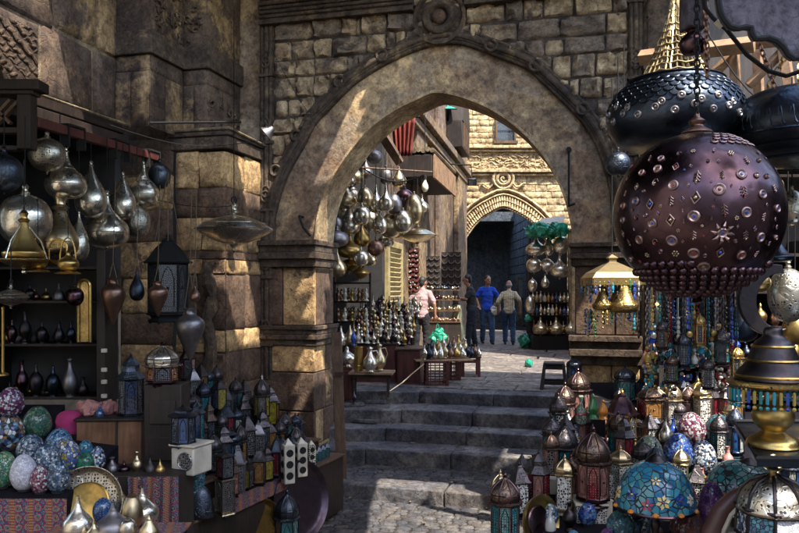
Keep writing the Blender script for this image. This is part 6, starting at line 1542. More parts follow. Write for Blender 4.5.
    o, w, h = blockbox('alabaster_block', 168, 196, 447, 475.5, 4.25, .17, 'marble', 'veined cream alabaster block with a round opening', 'block', rz=-.4, bevel=.01)
    m2 = MB(); m2.lathe([(0, .0), (w*.26, .0), (w*.30, .006), (w*.34, 0)], 20, (0, 0, 0), Matrix.Rotation(PI/2, 4, 'X')); q = m2.build('round_opening', M['dark_f'], o); q.location = (w*.14, -.004, h*.5)
    MB().box((0, .085, h+.006), (w*1.12, .19, .014)).build('slab', M['marble'], o, bevel=.004)
    lantern('b2', 183, 404, 446, 14, 4.32, 'eight-sided steel blue lantern with glass dots on the alabaster block', n=8, metal='gun', glass=('g_smoke', 'g_blue', 'g_pink'), roof='tier', body=.62)
    lantern('b3', 196, 399, 447, 9, 4.6, 'darker teal lantern just behind the alabaster block', n=6, metal='gun', glass=('g_teal', 'g_navy'), roof='tier', body=.6)
    for i, (x, y0, y1, r, k, m, lab) in enumerate(((70, 458, 476, 6, 'pot', 'brass', 'small brass pot at the corner below the wooden box'), (112, 456, 476, 6.5, 'ewer', 'pewter', 'grey jug standing before the wooden box'), (124, 460, 476, 6, 'pot', 'copper_d', 'brown lidded pot before the wooden box'), (137, 452, 476, 5.5, 'vase', 'silver2', 'slim silver vase before the wooden box corner'), (150, 455, 476, 6.5, 'flask', 'bronze', 'black flask before the black pedestal'), (160, 459, 476, 5, 'onion', 'brass', 'small brass onion flask beside the alabaster block'))):
        pots('counter_vessel', x, y0, y1, r, 4.22, k, m, lab, 'vessel')
    # low table of silver onion pots in front
    o = thing('pot_table', 'low table with patterned cloth under the silver onion pots', 'table', at(105, 545, 3.5)); t = at(105, 545, 3.5); o.location = (t.x, 3.5, 0)
    MB().box((-.02, 0, .90/2), (.62, .62, .89)).build('carcass', M['dark'], o); MB().box((-.02, 0, .905), (.66, .66, .012)).build('cloth', M['cloth_a'], o, bevel=.004)
    zt = .912
    def tp(name, x, y0, y1, r, p, m, lab, **k): d = F*(CZ-zt)/(y1-HY); return pots(name, x, y0, y1, r, d, p, m, lab, 'pot', group='silver pots on the front table', **k)
    tp('onion_pot', 78, 496, 541, 15, 'onion', 'silver', 'tall onion pot with pointed neck in front of the brass dish'); tp('onion_pot', 113, 502, 540, 17.5, 'onion', 'pewter', 'broad dull pewter onion pot, lowest of the group')
    tp('onion_pot', 117, 477, 517, 10, 'onion', 'silver', 'slender bright onion pot behind the pewter one'); tp('onion_pot', 142.5, 488, 524, 15.5, 'onion', 'silver', 'wide onion pot nearest the teal cloth'); tp('egg_pot', 132, 494, 530, 11, 'egg', 'silver2', 'egg shaped silver pot beside the wide onion pot'); tp('round_pot', 103, 498, 524, 10, 'globe', 'g_blue', 'bluish glass ball pot in the middle of the silver pots'); tp('round_pot', 104, 474, 508, 10.5, 'globe', 'copper_d', 'dark copper ball pot behind the bluish one'); tp('onion_pot', 94, 520, 545, 9, 'onion', 'silver2', 'little onion pot squeezed between the two largest'); tp('round_pot', 128, 518, 543, 9, 'globe', 'silver', 'bright ball pot at the bottom of the group'); tp('onion_pot', 149, 515, 544, 10, 'tear', 'silver2', 'dull drop pot at the table corner')
    dish('silver_platter', 82, 506, 38, 38, 3.78, 'silver_p', 'big silver platter with engraved rim and gold middle leaning behind the pots', 'platter', .35, 0, 'gold', depth=.03)

def build_left_stand():
    z0 = .45; P0, P1 = on(180, 520, z0), on(330, 455, z0); E = (P1-P0); Lr = E.length; E = E.normalized(); Lp = Vector((-E.y, E.x, 0)); off, rise, nk = .25, .145, 6
    o = thing('lantern_bench', 'stepped wooden bench crowded with small lanterns in front of the pillar', 'bench', P0-Vector((0, 0, z0))); b0 = Vector(o.location)
    def C(mb, name, mat, **k): x = mb.build(name, mat, o, loc=b0, **k); x.location = (0, 0, 0); return x
    zz = Vector((0, 0, 1)); t0s = [-.35, -.2, .15, .5, .95, 1.35]; ends = [Lr+.1, Lr+.05, Lr-.1, 2.05, 1.95, 1.9]
    mb = MB()
    for k in range(nk):
        a, b = P0+E*(t0s[k]-.1)+Lp*(off*(k-.38)), P0+E*ends[k]+Lp*(off*(k-.38)); w = Lp*(off*1.02); a.z = b.z = -.1
        mb.prism([a, b, b+w, a+w], zz*(z0+rise*k+.1-.022))
    C(mb, 'riser', M['wood_d'], smooth=False)
    for k in range(nk):
        a, b = P0+E*(t0s[k]-.12)+Lp*(off*(k-.38)-.02), P0+E*(ends[k]+.02)+Lp*(off*(k-.38)-.02); w = Lp*(off*1.0); a.z = b.z = z0+rise*k-.02
        C(MB().prism([a, b, b+w, a+w], zz*.02), 'step_board', M['wood_m'], bevel=.004)
    a, b = P0+E*.35-Lp*.125, P0+E*1.3-Lp*.125; a.z = b.z = z0+.003
    C(MB().prism([a, b, b+Lp*.1, a+Lp*.1], zz*.006).prism([a, b, b-Lp*.008, a-Lp*.008], zz*-.07), 'patterned_runner', M['cloth_b'])
    kinds = [dict(n=6, metal='bronze', glass=('g_teal', 'g_smoke'), roof='dome', body=.48), dict(n=4, metal='bronze', glass=('dark_f', 'g_amber'), roof='cone', body=.52), dict(n=6, metal='copper_d', glass=('g_smoke', 'g_pink'), roof='tier', body=.45),
             dict(n=6, metal='gun', glass=('g_navy', 'g_teal', 'g_white'), roof='dome', body=.5), dict(n=4, metal='pewter', glass=('dark_f',), roof='cone', body=.5), dict(n=8, metal='bronze', glass=('g_amber', 'g_smoke', 'g_green'), roof='dome', body=.42), dict(n=4, metal='bronze', glass=('g_yellow', 'g_smoke'), roof='tier', body=.5), dict(n=6, metal='gun', glass=('g_red', 'g_smoke'), roof='cone', body=.5)]
    kn = ['teal glass', 'square amber', 'copper and pink', 'navy and white glass', 'grey filigree', 'eight-sided amber and green', 'square yellow glass', 'dark red glass']
    rows = ['front', 'second', 'third', 'fourth', 'fifth', 'top']
    for k in range(nk):
        t = [.62, .05, .25, .62, 1.05, 1.45][k]; i = 0
        while t < ends[k]-(.48 if k == 0 else .06):
            kk = (i*3+k*5+R_.randrange(3)) % 8
            p = P0+E*t+Lp*(off*k+R_.uniform(-.02, .03)); p.z = z0+rise*k
            px = CX+F*p.x/p.y
            if px > 184:
                sc = R_.uniform(.85, 1.2)
                again('sl%d' % kk, lantern_proto(.27, .062, **kinds[kk]), '%s small %s lantern, %s along the %s step of the bench' % (['plain', 'short', 'slim'][0 if .92 < sc < 1.08 else (1 if sc <= .92 else 2)], kn[kk], ORD[i], rows[k]), 'lantern', p, R_.uniform(0, 6), (sc*1.12, sc*1.12, sc*R_.uniform(1.05, 1.4)), 'small lanterns crowded on the stepped bench'); i += 1
            t += R_.uniform(.12, .14)
    # pieces that stand out on the front step
    def w_(px, yb): return on(px, yb, z0)
    o = lantern('arch', 225, 478, 514, 11, w_(225, 514).y, 'tall silver framed box lantern with pointed arch openings on the front step', n=4, metal='silver2', glass=('dark_f',), roof='cone', body=.86, rz=.75)
    p = w_(225, 514); o.location = p
    o = lantern('sq', 225, 452, 479, 10, p.y, 'square black lantern with red dots stacked on the arched box lantern', n=4, metal='bronze', glass=('g_smoke', 'g_red'), roof='cone', body=.75, rz=.75); 
    o = lantern('pyr', 227, 428, 462, 11, w_(227, 497).y+.35, 'turquoise blue glass pyramid lantern above the square one', n=4, metal='gun', glass=('g_blue', 'g_white'), roof='cone', body=.7, rz=.7, waist=-.5)
    s = w_(200, 517).y/F; o = thing('swan_ornament', 'black mosaic ornament curved like a swan neck on the front step', 'ornament', w_(198, 517))
    C2 = [(-12, 0), (-12, 14), (-10, 28), (-5, 40), (-7, 50), (-11, 58)]; MB().tube([(x*s+.05, 0, z*s) for x, z in C2]+[(-11*s+.05, 0, 60*s)], [.07, .075, .06, .045, .03, .02, .006], 12).build('neck', M['e_teal'], o); MB().lathe(smooth_prof([(0, 0), (15*s, 0), (16*s, 10*s), (12*s, 24*s), (5*s, 32*s), (0, 33*s)]), 24, sy=.7).build('body', M['gun_p'], o)
    for x, y0, y1, r, n, lab in ((288, 438, 483, 7.5, 4, 'taller cream alabaster box lantern with round holes'), (301, 437, 476, 7, 4, 'second cream alabaster box lantern beside the taller one'), (311, 440, 469, 5, 4, 'small cream alabaster lantern nearest the plank')):
        o = thing('alabaster_lantern', lab, 'lantern', w_(x, y1), .5); d = o.location.y; s = d/F; w, h = r*1.5*s, (y1-y0)*s
        MB().box((0, 0, h*.43), (w, w, h*.86)).build('body', M['marble_f'] if r < 6 else M['marble'], o, bevel=.008); mb = MB()
        for a in (0, PI/2, PI, -PI/2):
            for q in (.18, .43, .68): mb.lathe([(0, .0), (w*.25, 0), (w*.3, .004), (w*.34, 0)], 16, Vector((math.sin(a)*w*.505, -math.cos(a)*w*.505, h*q)), Matrix.Rotation(a, 4, 'Z') @ Matrix.Rotation(PI/2, 4, 'X'))
        mb.build('round_hole', M['iron'], o); MB().lathe([(w*.5, h*.86), (w*.3, h*.92), (0, h)], 4, rot=PI/4).build('cap', M['marble'], o, smooth=False)
    for i, x in enumerate((317, 321, 325, 329)):
        again('tiny', lantern_proto(.15, .036, n=4, metal='gun', glass=('g_teal',), roof='cone', body=.5), 'tiny dark teal lantern at the pier end of the bench', 'lantern', w_(x-2, 463-i*2), .4, 1.0, 'tiny teal lanterns in a row at the bench end')
    lantern('yt', 219, 379, 412, 8, 6.9, 'lantern with one bright yellow glass panel high beside the amphora', n=4, metal='bronze', glass=('g_yellow', 'g_navy'), roof='cone', body=.6, rz=.9)
    lantern('pt', 262, 374, 420, 8.5, 7.0, 'black lantern with a tall pale pointed spire and a yellow pane against the pillar', n=6, metal='bronze', glass=('g_yellow', 'g_smoke'), roof='dome', body=.42, base='marble')
    # trays and lantern on the ground
    for px, yb, rx, ry, m, lab, ln in ((263, 558, 17, 29, 'gold', 'bright brass tray leaning on edge against the bench', .2), (303, 541, 23, 40, 'tray_v', 'large dark violet tray leaning on edge between two brass trays', .16), (321, 517, 11.5, 27, 'brass', 'narrow looking brass tray propped at the end of the bench', .14)):
        d = F*(CZ+.12)/(yb-HY); dish('brass_tray' if m != 'tray_v' else 'violet_tray', px, yb-ry, rx, ry, d-.12, m, lab, 'tray', ln, 1)
    lantern('gl', 287, 487, 566, 13, 5.95, 'large lantern with dark teal panes and one pink pane standing before the violet tray', n=6, metal='gun', glass=('g_teal', 'g_pink', 'g_teal'), roof='dome', body=.5)
    o = thing('leaning_plank', 'weathered wooden plank leaning against the archway pier', 'plank', on(339, 477, .0)); 
    MB().box((0, 0, .8), (.115, .04, 1.62), ry=-.045, rx=-.12).build('board', M['wood_m'], o, bevel=.006)
    MB().box((0.0, -.02, 1.15), (.10, .01, .04), ry=-.045, rx=-.12).build('batten', M['wood_d'], o)
def chain(mb, p, q, link=.035, r=.0045):
    p, q = Vector(p), Vector(q); n = max(2, int((q-p).length/(link*.72))); t = (q-p).normalized(); X = t.cross(Vector((0, 1, 0))); X = X.normalized() if X.length > .1 else Vector((1, 0, 0)); Y = t.cross(X)
    for i in range(n):
        c = p+(q-p)*((i+.5)/n); S = X if i % 2 else Y
        mb.tube([c+S*link*.3*math.cos(a)+t*link*.5*math.sin(a) for a in [2*PI*k/8 for k in range(8)]], r, 4, closed=True)
def build_right_hang():
    # the great copper globe
    d = 2.8; s = d/F; Rg = 81.5*s; c = at(697, 215, d)
    o = thing('copper_globe', 'huge dark copper globe studded with raised coloured ornaments, nearest to the street', 'globe lamp', c)
    MB().ball((0, 0, 0), Rg, seg=72, rings=48).build('shell', M['copper_d'], o)
    def sph(px, py):
        dr = Vector(((px-CX)/F, 1, -(py-HY)/F)).normalized(); e = Vector((0, 0, CZ))-c; b = e.dot(dr); q = b*b-(e.dot(e)-Rg*Rg)
        if q < 0: return None
        return (e+dr*(-b-math.sqrt(q)))
    def fr(p, spin=0):
        n = p.normalized(); x = Vector((0, 0, 1)).cross(n).normalized(); y = n.cross(x); f = Fr(p, x*math.cos(spin)+y*math.sin(spin), n); f.c = n.cross(f.a)*-1; f.c = -(x*math.sin(spin))+y*math.cos(spin); f.b = n; return f
    orn = {k: MB() for k in ('m', 'r', 'b', 'w')}
    def disc(f, r, k):
        R3 = Matrix((f.a, f.c, f.b)).transposed().to_4x4()
        orn['m'].lathe([(r, -.002), (r*1.02, .004), (r*.8, .007), (r*.62, .005), (r*.5, .003), (0, .003)], 14, f.o, R3)
        orn[k].lathe([(r*.30, .003), (r*.24, .007), (0, .008)], 10, f.o, R3)
    def leaf(f, r, k):
        R3 = Matrix((f.a, f.c, f.b)).transposed().to_4x4(); 
        for q in (-.5, 0, .5): orn['m'].tube([f.w(-r*.45, .003, r*(q-.1)), f.w(0, .006, r*(q+.25)), f.w(r*.45, .003, r*(q-.1))], r*.13, 5)
        orn['m'].tube([f.w(0, .003, -r), f.w(0, .005, r)], r*.10, 5); orn[k].ball(f.w(0, .005, -r*.7), r*.2, seg=8, rings=5)
    def dia(f, r, k):
        for a, b_ in (((0, r), (r*.7, 0)), ((r*.7, 0), (0, -r)), ((0, -r), (-r*.7, 0)), ((-r*.7, 0), (0, r))): orn['m'].tube([f.w(a[0], .004, a[1]), f.w(b_[0], .004, b_[1])], r*.14, 5)
        orn[k].ball(f.w(0, .003, 0), r*.36, seg=8, rings=5)
    def star(f, r, k, n=8):
        for i in range(n):
            a = 2*PI*i/n; ca, sa = math.cos(a), math.sin(a); orn['m'].tube([f.w(ca*r*.5, .004, sa*r*.5), f.w(ca*r*.8-sa*r*.1, .007, sa*r*.8+ca*r*.1), f.w(ca*r*1.25, .003, sa*r*1.25)], [r*.1, r*.2, r*.04], 6)
        disc(f, r*.55, k)
    def cluster(f, r, k):
        for i in range(6): a = PI*i/3; orn[k].ball(f.w(r*.6*math.cos(a), .003, r*.6*math.sin(a)), r*.25, seg=7, rings=4)
        orn['m'].ball(f.w(0, .003, 0), r*.28, seg=7, rings=4)
    def curl(f, r, k):
        orn['m'].tube([f.w(r*(1-.1*i)*.6*math.cos(.3+i*.7), .004, r*(1-.1*i)*.9*math.sin(.3+i*.7)) for i in range(8)], [r*.06+.02*r*i for i in range(8)], 6); orn[k].ball(f.w(0, .004, 0), r*.2, seg=8, rings=5)
    Z = 3.333
    TY = [(344, 184, 'disc', 'r', 17), (423, 158, 'leaf', 'w', 22), (498, 198, 'disc', 'r', 20), (508, 150, 'leaf', 'w', 15), (571, 148, 'disc', 'b', 18), (578, 205, 'leaf', 'r', 20), (641, 215, 'disc', 'b', 15), (418, 226, 'dia', 'w', 20), (337, 238, 'leaf', 'w', 18), (413, 288, 'disc', 'b', 19), (514, 268, 'leaf', 'r', 20), (587, 275, 'disc', 'b', 18), (268, 248, 'dia', 'b', 17), (275, 311, 'disc', 'b', 17), (335, 300, 'dia', 'w', 19), (340, 368, 'disc', 'b', 19), (284, 374, 'curl', 'r', 17), (411, 350, 'leaf', 'w', 17), (508, 343, 'star', 'b', 30), (584, 350, 'leaf', 'w', 17), (634, 357, 'disc', 'b', 16), (644, 290, 'leaf', 'w', 15), (412, 410, 'disc', 'r', 19), (352, 411, 'cluster', 'w', 14), (500, 407, 'dia', 'b', 17), (570, 416, 'disc', 'r', 16), (619, 411, 'leaf', 'w', 13), (232, 365, 'disc', 'r', 16), (222, 293, 'curl', 'r', 14), (220, 238, 'disc', 'b', 15), (179, 253, 'disc', 'r', 13), (178, 300, 'disc', 'b', 12), (224, 190, 'dia', 'w', 12), (284, 178, 'curl', 'w', 20), (292, 130, 'disc', 'w', 15), (353, 124, 'dia', 'r', 14), (362, 82, 'curl', 'r', 14), (304, 96, 'disc', 'b', 12), (268, 97, 'leaf', 'w', 13), (240, 143, 'disc', 'r', 12), (410, 72, 'cluster', 'w', 10), (589, 102, 'leaf', 'w', 15), (621, 152, 'disc', 'w', 10), (200, 374, 'leaf', 'w', 12), (259, 416, 'cluster', 'w', 11), (484, 462, 'curl', 'w', 14), (680, 195, 'leaf', 'w', 14), (690, 262, 'disc', 'b', 13), (685, 325, 'curl', 'r', 12), (205, 430, 'disc', 'b', 11), (180, 345, 'dia', 'w', 11), (187, 212, 'leaf', 'w', 11), (535, 78, 'cluster', 'w', 12), (445, 455, 'disc', 'w', 20), (480, 70, 'curl', 'b', 12)]
    q_ = random.Random(4)
    base_ = list(TY)
    for k in range(400):
        x_, y_, r_ = q_.uniform(175, 690), q_.uniform(70, 445), q_.uniform(5, 9)
        if all((x_-t[0])**2+(y_-t[1])**2 > (r_+t[4]+9)**2 for t in TY): TY.append((x_, y_, q_.choice(['cluster', 'dia', 'leaf', 'disc']), q_.choice('rbw'), r_))
    F_ = dict(disc=disc, leaf=leaf, dia=dia, star=star, cluster=cluster, curl=curl)
    for zx, zy, ty, k, rr in TY:
        p = sph(570+zx/Z, 130+zy/Z)
        if p is None: continue
        for m in (1, -1):
            q = Vector((p.x*m, p.y*m, p.z)) ; F_[ty](fr(q, R_.uniform(-.25, .25)), rr/Z*s*.95, k)
    for row in range(4):                                     # overlapping scales near the crown
        pol = math.radians(24+row*4.6); n = max(8, int(2*PI*math.sin(pol)/.095))
        for i in range(n):
            a = 2*PI*(i+(row % 2)*.5)/n
            if 4.6 < (a % (2*PI)) < 5.6 or 1.3 < (a % (2*PI)) < 2.4: pass
            else: continue
            p = Vector((math.sin(pol)*math.cos(a), math.sin(pol)*math.sin(a), math.cos(pol)))*Rg; f = fr(p)
            orn['m'].tube([f.w(.011*math.cos(t), .003, .011*math.sin(t)-.004) for t in [PI+PI*q/6 for q in range(7)]], .0032, 5); orn['r' if i % 2 else 'b'].ball(f.w(0, .001, -.002), .0045, seg=6, rings=4)
    orn['m'].build('raised_ornament', M['relief'], o); orn['r'].build('red_stones', M['b_red'], o); orn['b'].build('blue_stones', M['b_blue'], o); orn['w'].build('pale_stones', M['silver2'], o)
    mb = MB()
    for row in range(8):
        pol = math.radians(122+row*6.2); r = Rg*math.sin(pol); n = int(2*PI*r/.0325)
        for i in range(n):
            a = 2*PI*(i+(row % 2)*.5)/n; lim = math.radians(124+7*abs(math.sin(a*1.5+.4)))
            if pol < lim: continue
            p = Vector((math.sin(pol)*math.cos(a), math.sin(pol)*math.sin(a), math.cos(pol)))*Rg; f = fr(p); R3 = Matrix((f.a, f.c, f.b)).transposed().to_4x4()
            mb.lathe([(.0158, -.001), (.0145, .006), (.010, .0115), (.004, .014), (0, .0145)], 9, f.o, R3)
    mb.build('embossed_scales', M['copper_d'], o)
    MB().lathe(smooth_prof([(.05, Rg*.985), (.055, Rg+.005), (.03, Rg+.02), (.022, Rg+.03), (.03, Rg+.045), (.012, Rg+.06), (.008, Rg+.075), (0, Rg+.078)]), 20).build('cap', M['copper'], o)
    MB().lathe([(0, -Rg-.03), (.02, -Rg-.02), (.015, -Rg-.008), (.04, -Rg+.004)], 16).build('drop_finial', M['copper_d'], o)
    mb = MB(); chain(mb, (0, 0, Rg+.07), (.0, 0, Rg+.95), .034, .004); mb.build('chain', M['iron'], o)
    # blued dome lamp above it with its net cone of brass chains
    d = 3.45; s = d/F; c = at(675, 118, d); o = thing('blued_dome_lamp', 'dark blued metal lamp with embossed scales hung from a cone of brass chains', 'lamp', c); R1 = 66*s; top = 35*s
    P = smooth_prof([(0, -34*s), (R1*.45, -33*s), (R1*.8, -26*s), (R1*.97, -12*s), (R1, 0), (R1*.97, 12*s), (R1*.86, 24*s), (R1*.74, 31*s), (R1*.70, top), (R1*.66, top), (R1*.60, top-8*s)], 4); MB().lathe(P, 64).build('shell', M['gun'], o)
    def prof_at(z):
        for (a, y), (b, w) in zip(P, P[1:]):
            if min(y, w) <= z <= max(y, w) and abs(w-y) > 1e-7: t = (z-y)/(w-y); return a+(b-a)*t, Vector((w-y, 0, -(b-a))).normalized()
        return R1, Vector((1, 0, 0))
    mb, m2 = MB(), MB()
    for row in range(9):
        z = (29-row*4.4)*s; r, nn = prof_at(z); n = int(2*PI*R1/.052)
        for i in range(n):
            a = 2*PI*(i+(row % 2)*.5)/n
            if row > 3+3*abs(math.sin(a*2)): 
                if row >= 5 and (i+row) % 3 == 0:
                    nv = Vector((math.cos(a)*nn.x, math.sin(a)*nn.x, nn.z)); p = Vector((r*math.cos(a), r*math.sin(a), z)); f = fr(p); R3 = Matrix((f.a, f.c, f.b)).transposed().to_4x4(); m2.lathe([(.018, -.002), (.017, .005), (.012, .007), (.008, .003), (.005, .006), (0, .008)], 12, p, R3)
                continue
            x = Vector((-math.sin(a), math.cos(a), 0)); nv = Vector((math.cos(a)*nn.x, math.sin(a)*nn.x, nn.z)).normalized(); y = nv.cross(x); y = -y if y.z < 0 else y; p = Vector((r*math.cos(a), r*math.sin(a), z))
            mb.tube([p+x*.019*math.cos(t)+y*.016*math.sin(t)+nv*.002 for t in [PI+PI*q/6 for q in range(7)]], .0034, 5)
    mb.build('embossed_scales', M['gun'], o); m2.build('ring_bosses', M['pewter'], o); MB().lathe([(R1*.70, top-.004), (R1*.725, top+.002), (R1*.70, top+.008), (R1*.66, top+.004)], 48).build('rim', M['gun'], o)
    mb = MB(); apx = 122*s
    for i in range(34):
        a = 2*PI*i/34; q = []
        for k in range(15):
            t = k/14; r = R1*.66*(1-t)**1.25*.62+R1*.06*(1-t)+.012+R1*.07*math.exp(-((t-.05)/.08)**2); z = top-.01+(apx-top)*t
            r = R1*(.40*(1-t)**1.5+.10*(1-t))+.012; q.append(Vector((r*math.cos(a), r*math.sin(a), z))+Vector((R_.uniform(-1, 1), R_.uniform(-1, 1), 0))*.004)
        mb.tube(q, .0042, 4)
    for k in range(12):
        t = k/12.0; r = R1*(.40*(1-t)**1.5+.10*(1-t))+.012; z = top-.01+(apx-top)*t; n = 18
        mb.tube([(r*1.01*math.cos(2*PI*i/24), r*1.01*math.sin(2*PI*i/24), z+.008*(i % 2)) for i in range(24)], .005, 4, closed=True)
    mb.build('chain_cone', M['bone_brass'], o); mb = MB(); chain(mb, (0, 0, apx-.02), (0, 0, apx+.7), .05, .007); mb.build('chain', M['brass'], o)
    # third lamp
    d = 3.3; s = d/F; c = at(801, 128, d); o = thing('bowl_lamp', 'broad black blue bowl lamp half outside the frame over pierced brass curls', 'lamp', c); R1 = 66*s
    MB().lathe(smooth_prof([(0, -40*s), (R1*.5, -36*s), (R1*.85, -24*s), (R1, -6*s), (R1, 8*s), (R1*.9, 24*s), (R1*.7, 34*s), (R1*.4, 38*s), (R1*.1, 40*s)], 4), 56).build('shell', M['gun'], o)
    mb = MB()
    for k in range(3): mb.tube([(R1*(1.0-.1*k)*math.cos(2*PI*i/40), R1*(1.0-.1*k)*math.sin(2*PI*i/40), -(10+k*12)*s) for i in range(40)], .006, 5, closed=True)
    for i in range(40):
        a = 2*PI*i/40; r = R1*1.0; mb.tube([(r*math.cos(a+q*.02), r*math.sin(a+q*.02), (2+9*math.sin(q))*s) for q in range(6)], .005, 5)
    mb.build('relief_bands', M['gun'], o); mb = MB(); [chain(mb, (R1*.7*math.cos(a), R1*.7*math.sin(a), 33*s), (0, 0, 100*s), .04, .004) for a in (0, 2.1, 4.2)]; mb.build('chain', M['brass'], o)
    # sign board with scalloped edge, knob and cables
    d = 2.6; s = d/F; b0 = at(760, 0, d); o = thing('sign_board', 'grey violet board with a scalloped lower edge and dark border', 'board', b0)
    PX = [(718, -90), (718, 0), (720, 12), (724, 20), (730, 27), (738, 29), (745, 27.5), (751, 28), (752, 34), (755, 39), (762, 39), (768, 38), (776, 41), (783, 47), (788, 55), (794, 59), (801, 58), (812, 58), (830, 48), (870, 44), (900, 30), (900, -90)]
    Q = [at(x, y, d)-b0 for x, y in PX]; MB().prism(Q, (0, .03, 0)).build('panel', M['purple_b'], o, smooth=False)
    mb = MB(); mb.tube([q+Vector((0, -.004, 0)) for q in Q[:-1]], .010, 6); mb.build('border', M['iron'], o)
    d = 2.95; s = d/F; o = thing('turned_pendant', 'dark turned wooden ball under a square block beside the board', 'pendant', at(693, 56, d)); MB().lathe(smooth_prof([(0, 0), (9*s, 2*s), (13*s, 9*s), (12.5*s, 16*s), (7*s, 22*s), (6*s, 24*s), (10*s, 27*s)], 3), 28).build('ball', M['copper_d'], o); MB().box((0, 0, 75*s), (21*s, 21*s, 98*s)).build('block', M['purple_b'], o, bevel=.006)
    o = thing('black_cable', 'black cable with a pale plug looping across the timbers', 'cable', at(705, 10, 2.75)); q0 = Vector(o.location); P_ = [(700, -30), (705, 8), (713, 18), (726, 29), (747, 55), (768, 71), (786, 76), (805, 70)]; MB().tube([at(x, y, 2.75)-q0 for x, y in P_], .008, 7).build('wire', M['iron'], o)
    MB().tube([at(716, 21, 2.74)-q0, at(722, 27, 2.74)-q0], .011, 8).build('plug', M['marble'], o)
    for x0, y0, x1, y1, dd, lab in ((706, -10, 707, 78, 2.9, 'long thin chain falling in front of the net cone'), (760, 45, 775, 88, 3.0, 'short chain curling beneath the scalloped board')):
        o = thing('loose_chain', lab, 'chain', at(x0, y0, dd)); mb = MB(); chain(mb, (0, 0, 0), at(x1, y1, dd)-at(x0, y0, dd), .03, .004); mb.build('links', M['copper'], o)
    # bead fringed brass lamp
    d = 5.2; s = d/F; o = thing('fringed_lamp', 'square brass canopy lamp with blue bead fringes and hanging bells', 'lamp', at(612, 280, d)); W = 25*s
    MB().lathe([(W*1.41, 0), (W*1.46, .01), (W*1.2, .05), (W*.5, 15*s), (W*.2, 18*s), (W*.2, 20*s), (W*.28, 22*s), (0, 26*s)], 4, rot=PI/4).build('roof', M['bone_brass'], o, smooth=False)
    mb = MB()
    for q in (-1, 1): mb.box((0, q*W, -.01), (2*W, .012, .05)); mb.box((q*W, 0, -.01), (.012, 2*W, .05))
    mb.build('frieze', M['brass'], o); mb = MB(); mb.tube([(0, 0, 26*s), (0, 0, 26*s+1.2)], .004, 5); mb.build('cord', M['iron'], o)
    for x, y, y0, y1, r in ((-12, -.08, 284, 310, 10.5), (6, -.14, 276, 312, 14), (10, .12, 284, 308, 10)):
        MB().lathe([(a*r*s, (280-y1+b*(y1-y0))*s) for a, b in smooth_prof(PROF['bell'], 3)], 24, (x*s, y, 0)).build('bell', M['brass_p'], o)
    ck = ['b_blue', 'b_gold', 'bronze', 'b_blue', 'b_white', 'b_green', 'brass', 'b_cyan', 'b_gold']
    for row, (y0, W2, n, L) in enumerate(((-2*s, W, 12, 15*s), (-32*s, W*.88, 10, 19*s))):
        if row: MB().tube([(W2, W2, y0), (-W2, W2, y0), (-W2, -W2, y0), (W2, -W2, y0)], .006, 5, closed=True).build('lower_rail', M['brass'], o)
        for side in range(4):
            for i in range(n):
                t = (i+.5)/n*2-1; x, y = [(t*W2, -W2), (W2, t*W2), (-t*W2, W2), (-W2, -t*W2)][side]; mb = MB(); z = y0; l = L*R_.uniform(.4, 1.3)
                while z > y0-l: mb.ball((x, y, z), R_.uniform(.005, .011), R_.choice([1, 2.4]), 7, 4); z -= R_.uniform(.018, .04)
                if side in (0, 3) or i % 2: mb.build('bead_string', M[ck[(i*4+row*2+side) % 9]], o)
    # key chains and bead strings
    d = 3.75; rk = thing('trinket_rail', 'thin rail under the copper globe carrying strings of beads', 'rail', at(690, 286, d)); MB().tube([(-46*d/F, 0, 0), (50*d/F, 0, 0)], .008, 6).build('rod', M['iron'], rk); MB().tube([(-40*d/F, 0, 0), (-40*d/F, .2, .8)], .004, 5).build('tie', M['iron'], rk)
    cn = ['blue', 'white', 'turquoise', 'gold', 'navy', 'red', 'teal']; cm = ['b_blue', 'b_white', 'b_cyan', 'b_gold', 'b_black', 'b_red', 'b_teal']; i = 0
    for row in range(3):
        for k in range(15):
            x = 647+k*6.1+row*2+R_.uniform(-3, 3); dd = 3.62+row*.12+R_.uniform(-.04, .04); s = dd/F; cc = (k*3+row*2) % 7; y1 = 335+R_.uniform(0, 38)-row*4
            o = thing('bead_string', '%s beads on the %s string of the %s row under the globe' % (cn[cc], ORD[k], ['front', 'middle', 'back'][row]), 'beads', at(x, 287, dd), 0, 'strings of beads and charms under the copper globe'); z = 0; mb = MB(); kind = R_.random(); L = (y1-287)*s
            if kind < .55:
                chain(mb, (0, 0, 0), (0, 0, -L*.8), .026, .0035)
            else:
                mb.tube([(0, 0, 0), (0, 0, -L)], .0022, 4); z = -R_.uniform(.03, .16)
                while z > -L*.8: mb.ball((0, 0, z), R_.uniform(.007, .011), R_.choice([.9, 1.4]), 7, 4); z -= .022
            mb.build('string', M['iron' if k % 2 else 'pewter'] if kind < .55 else M[cm[cc]], o)
            mb = MB(); mb.ball((0, 0, -L*.84), R_.uniform(.010, .019), 1, 12, 8); mb.lathe([(.004, -L*.9), (.02, -L*.97), (.016, -L*1.02), (0, -L*1.03)], 10); mb.build('charm', M[cm[(cc+3+k % 3) % 7]], o)
            if k % 2: mb = MB(); mb.lathe([(.014, -.002), (.014, .002), (.007, .004), (0, .004)], 12, (0, -.02, -L*.88), Matrix.Rotation(PI/2, 4, 'X')); mb.build('medal', M['silver' if k % 4 == 1 else 'brass'], o)
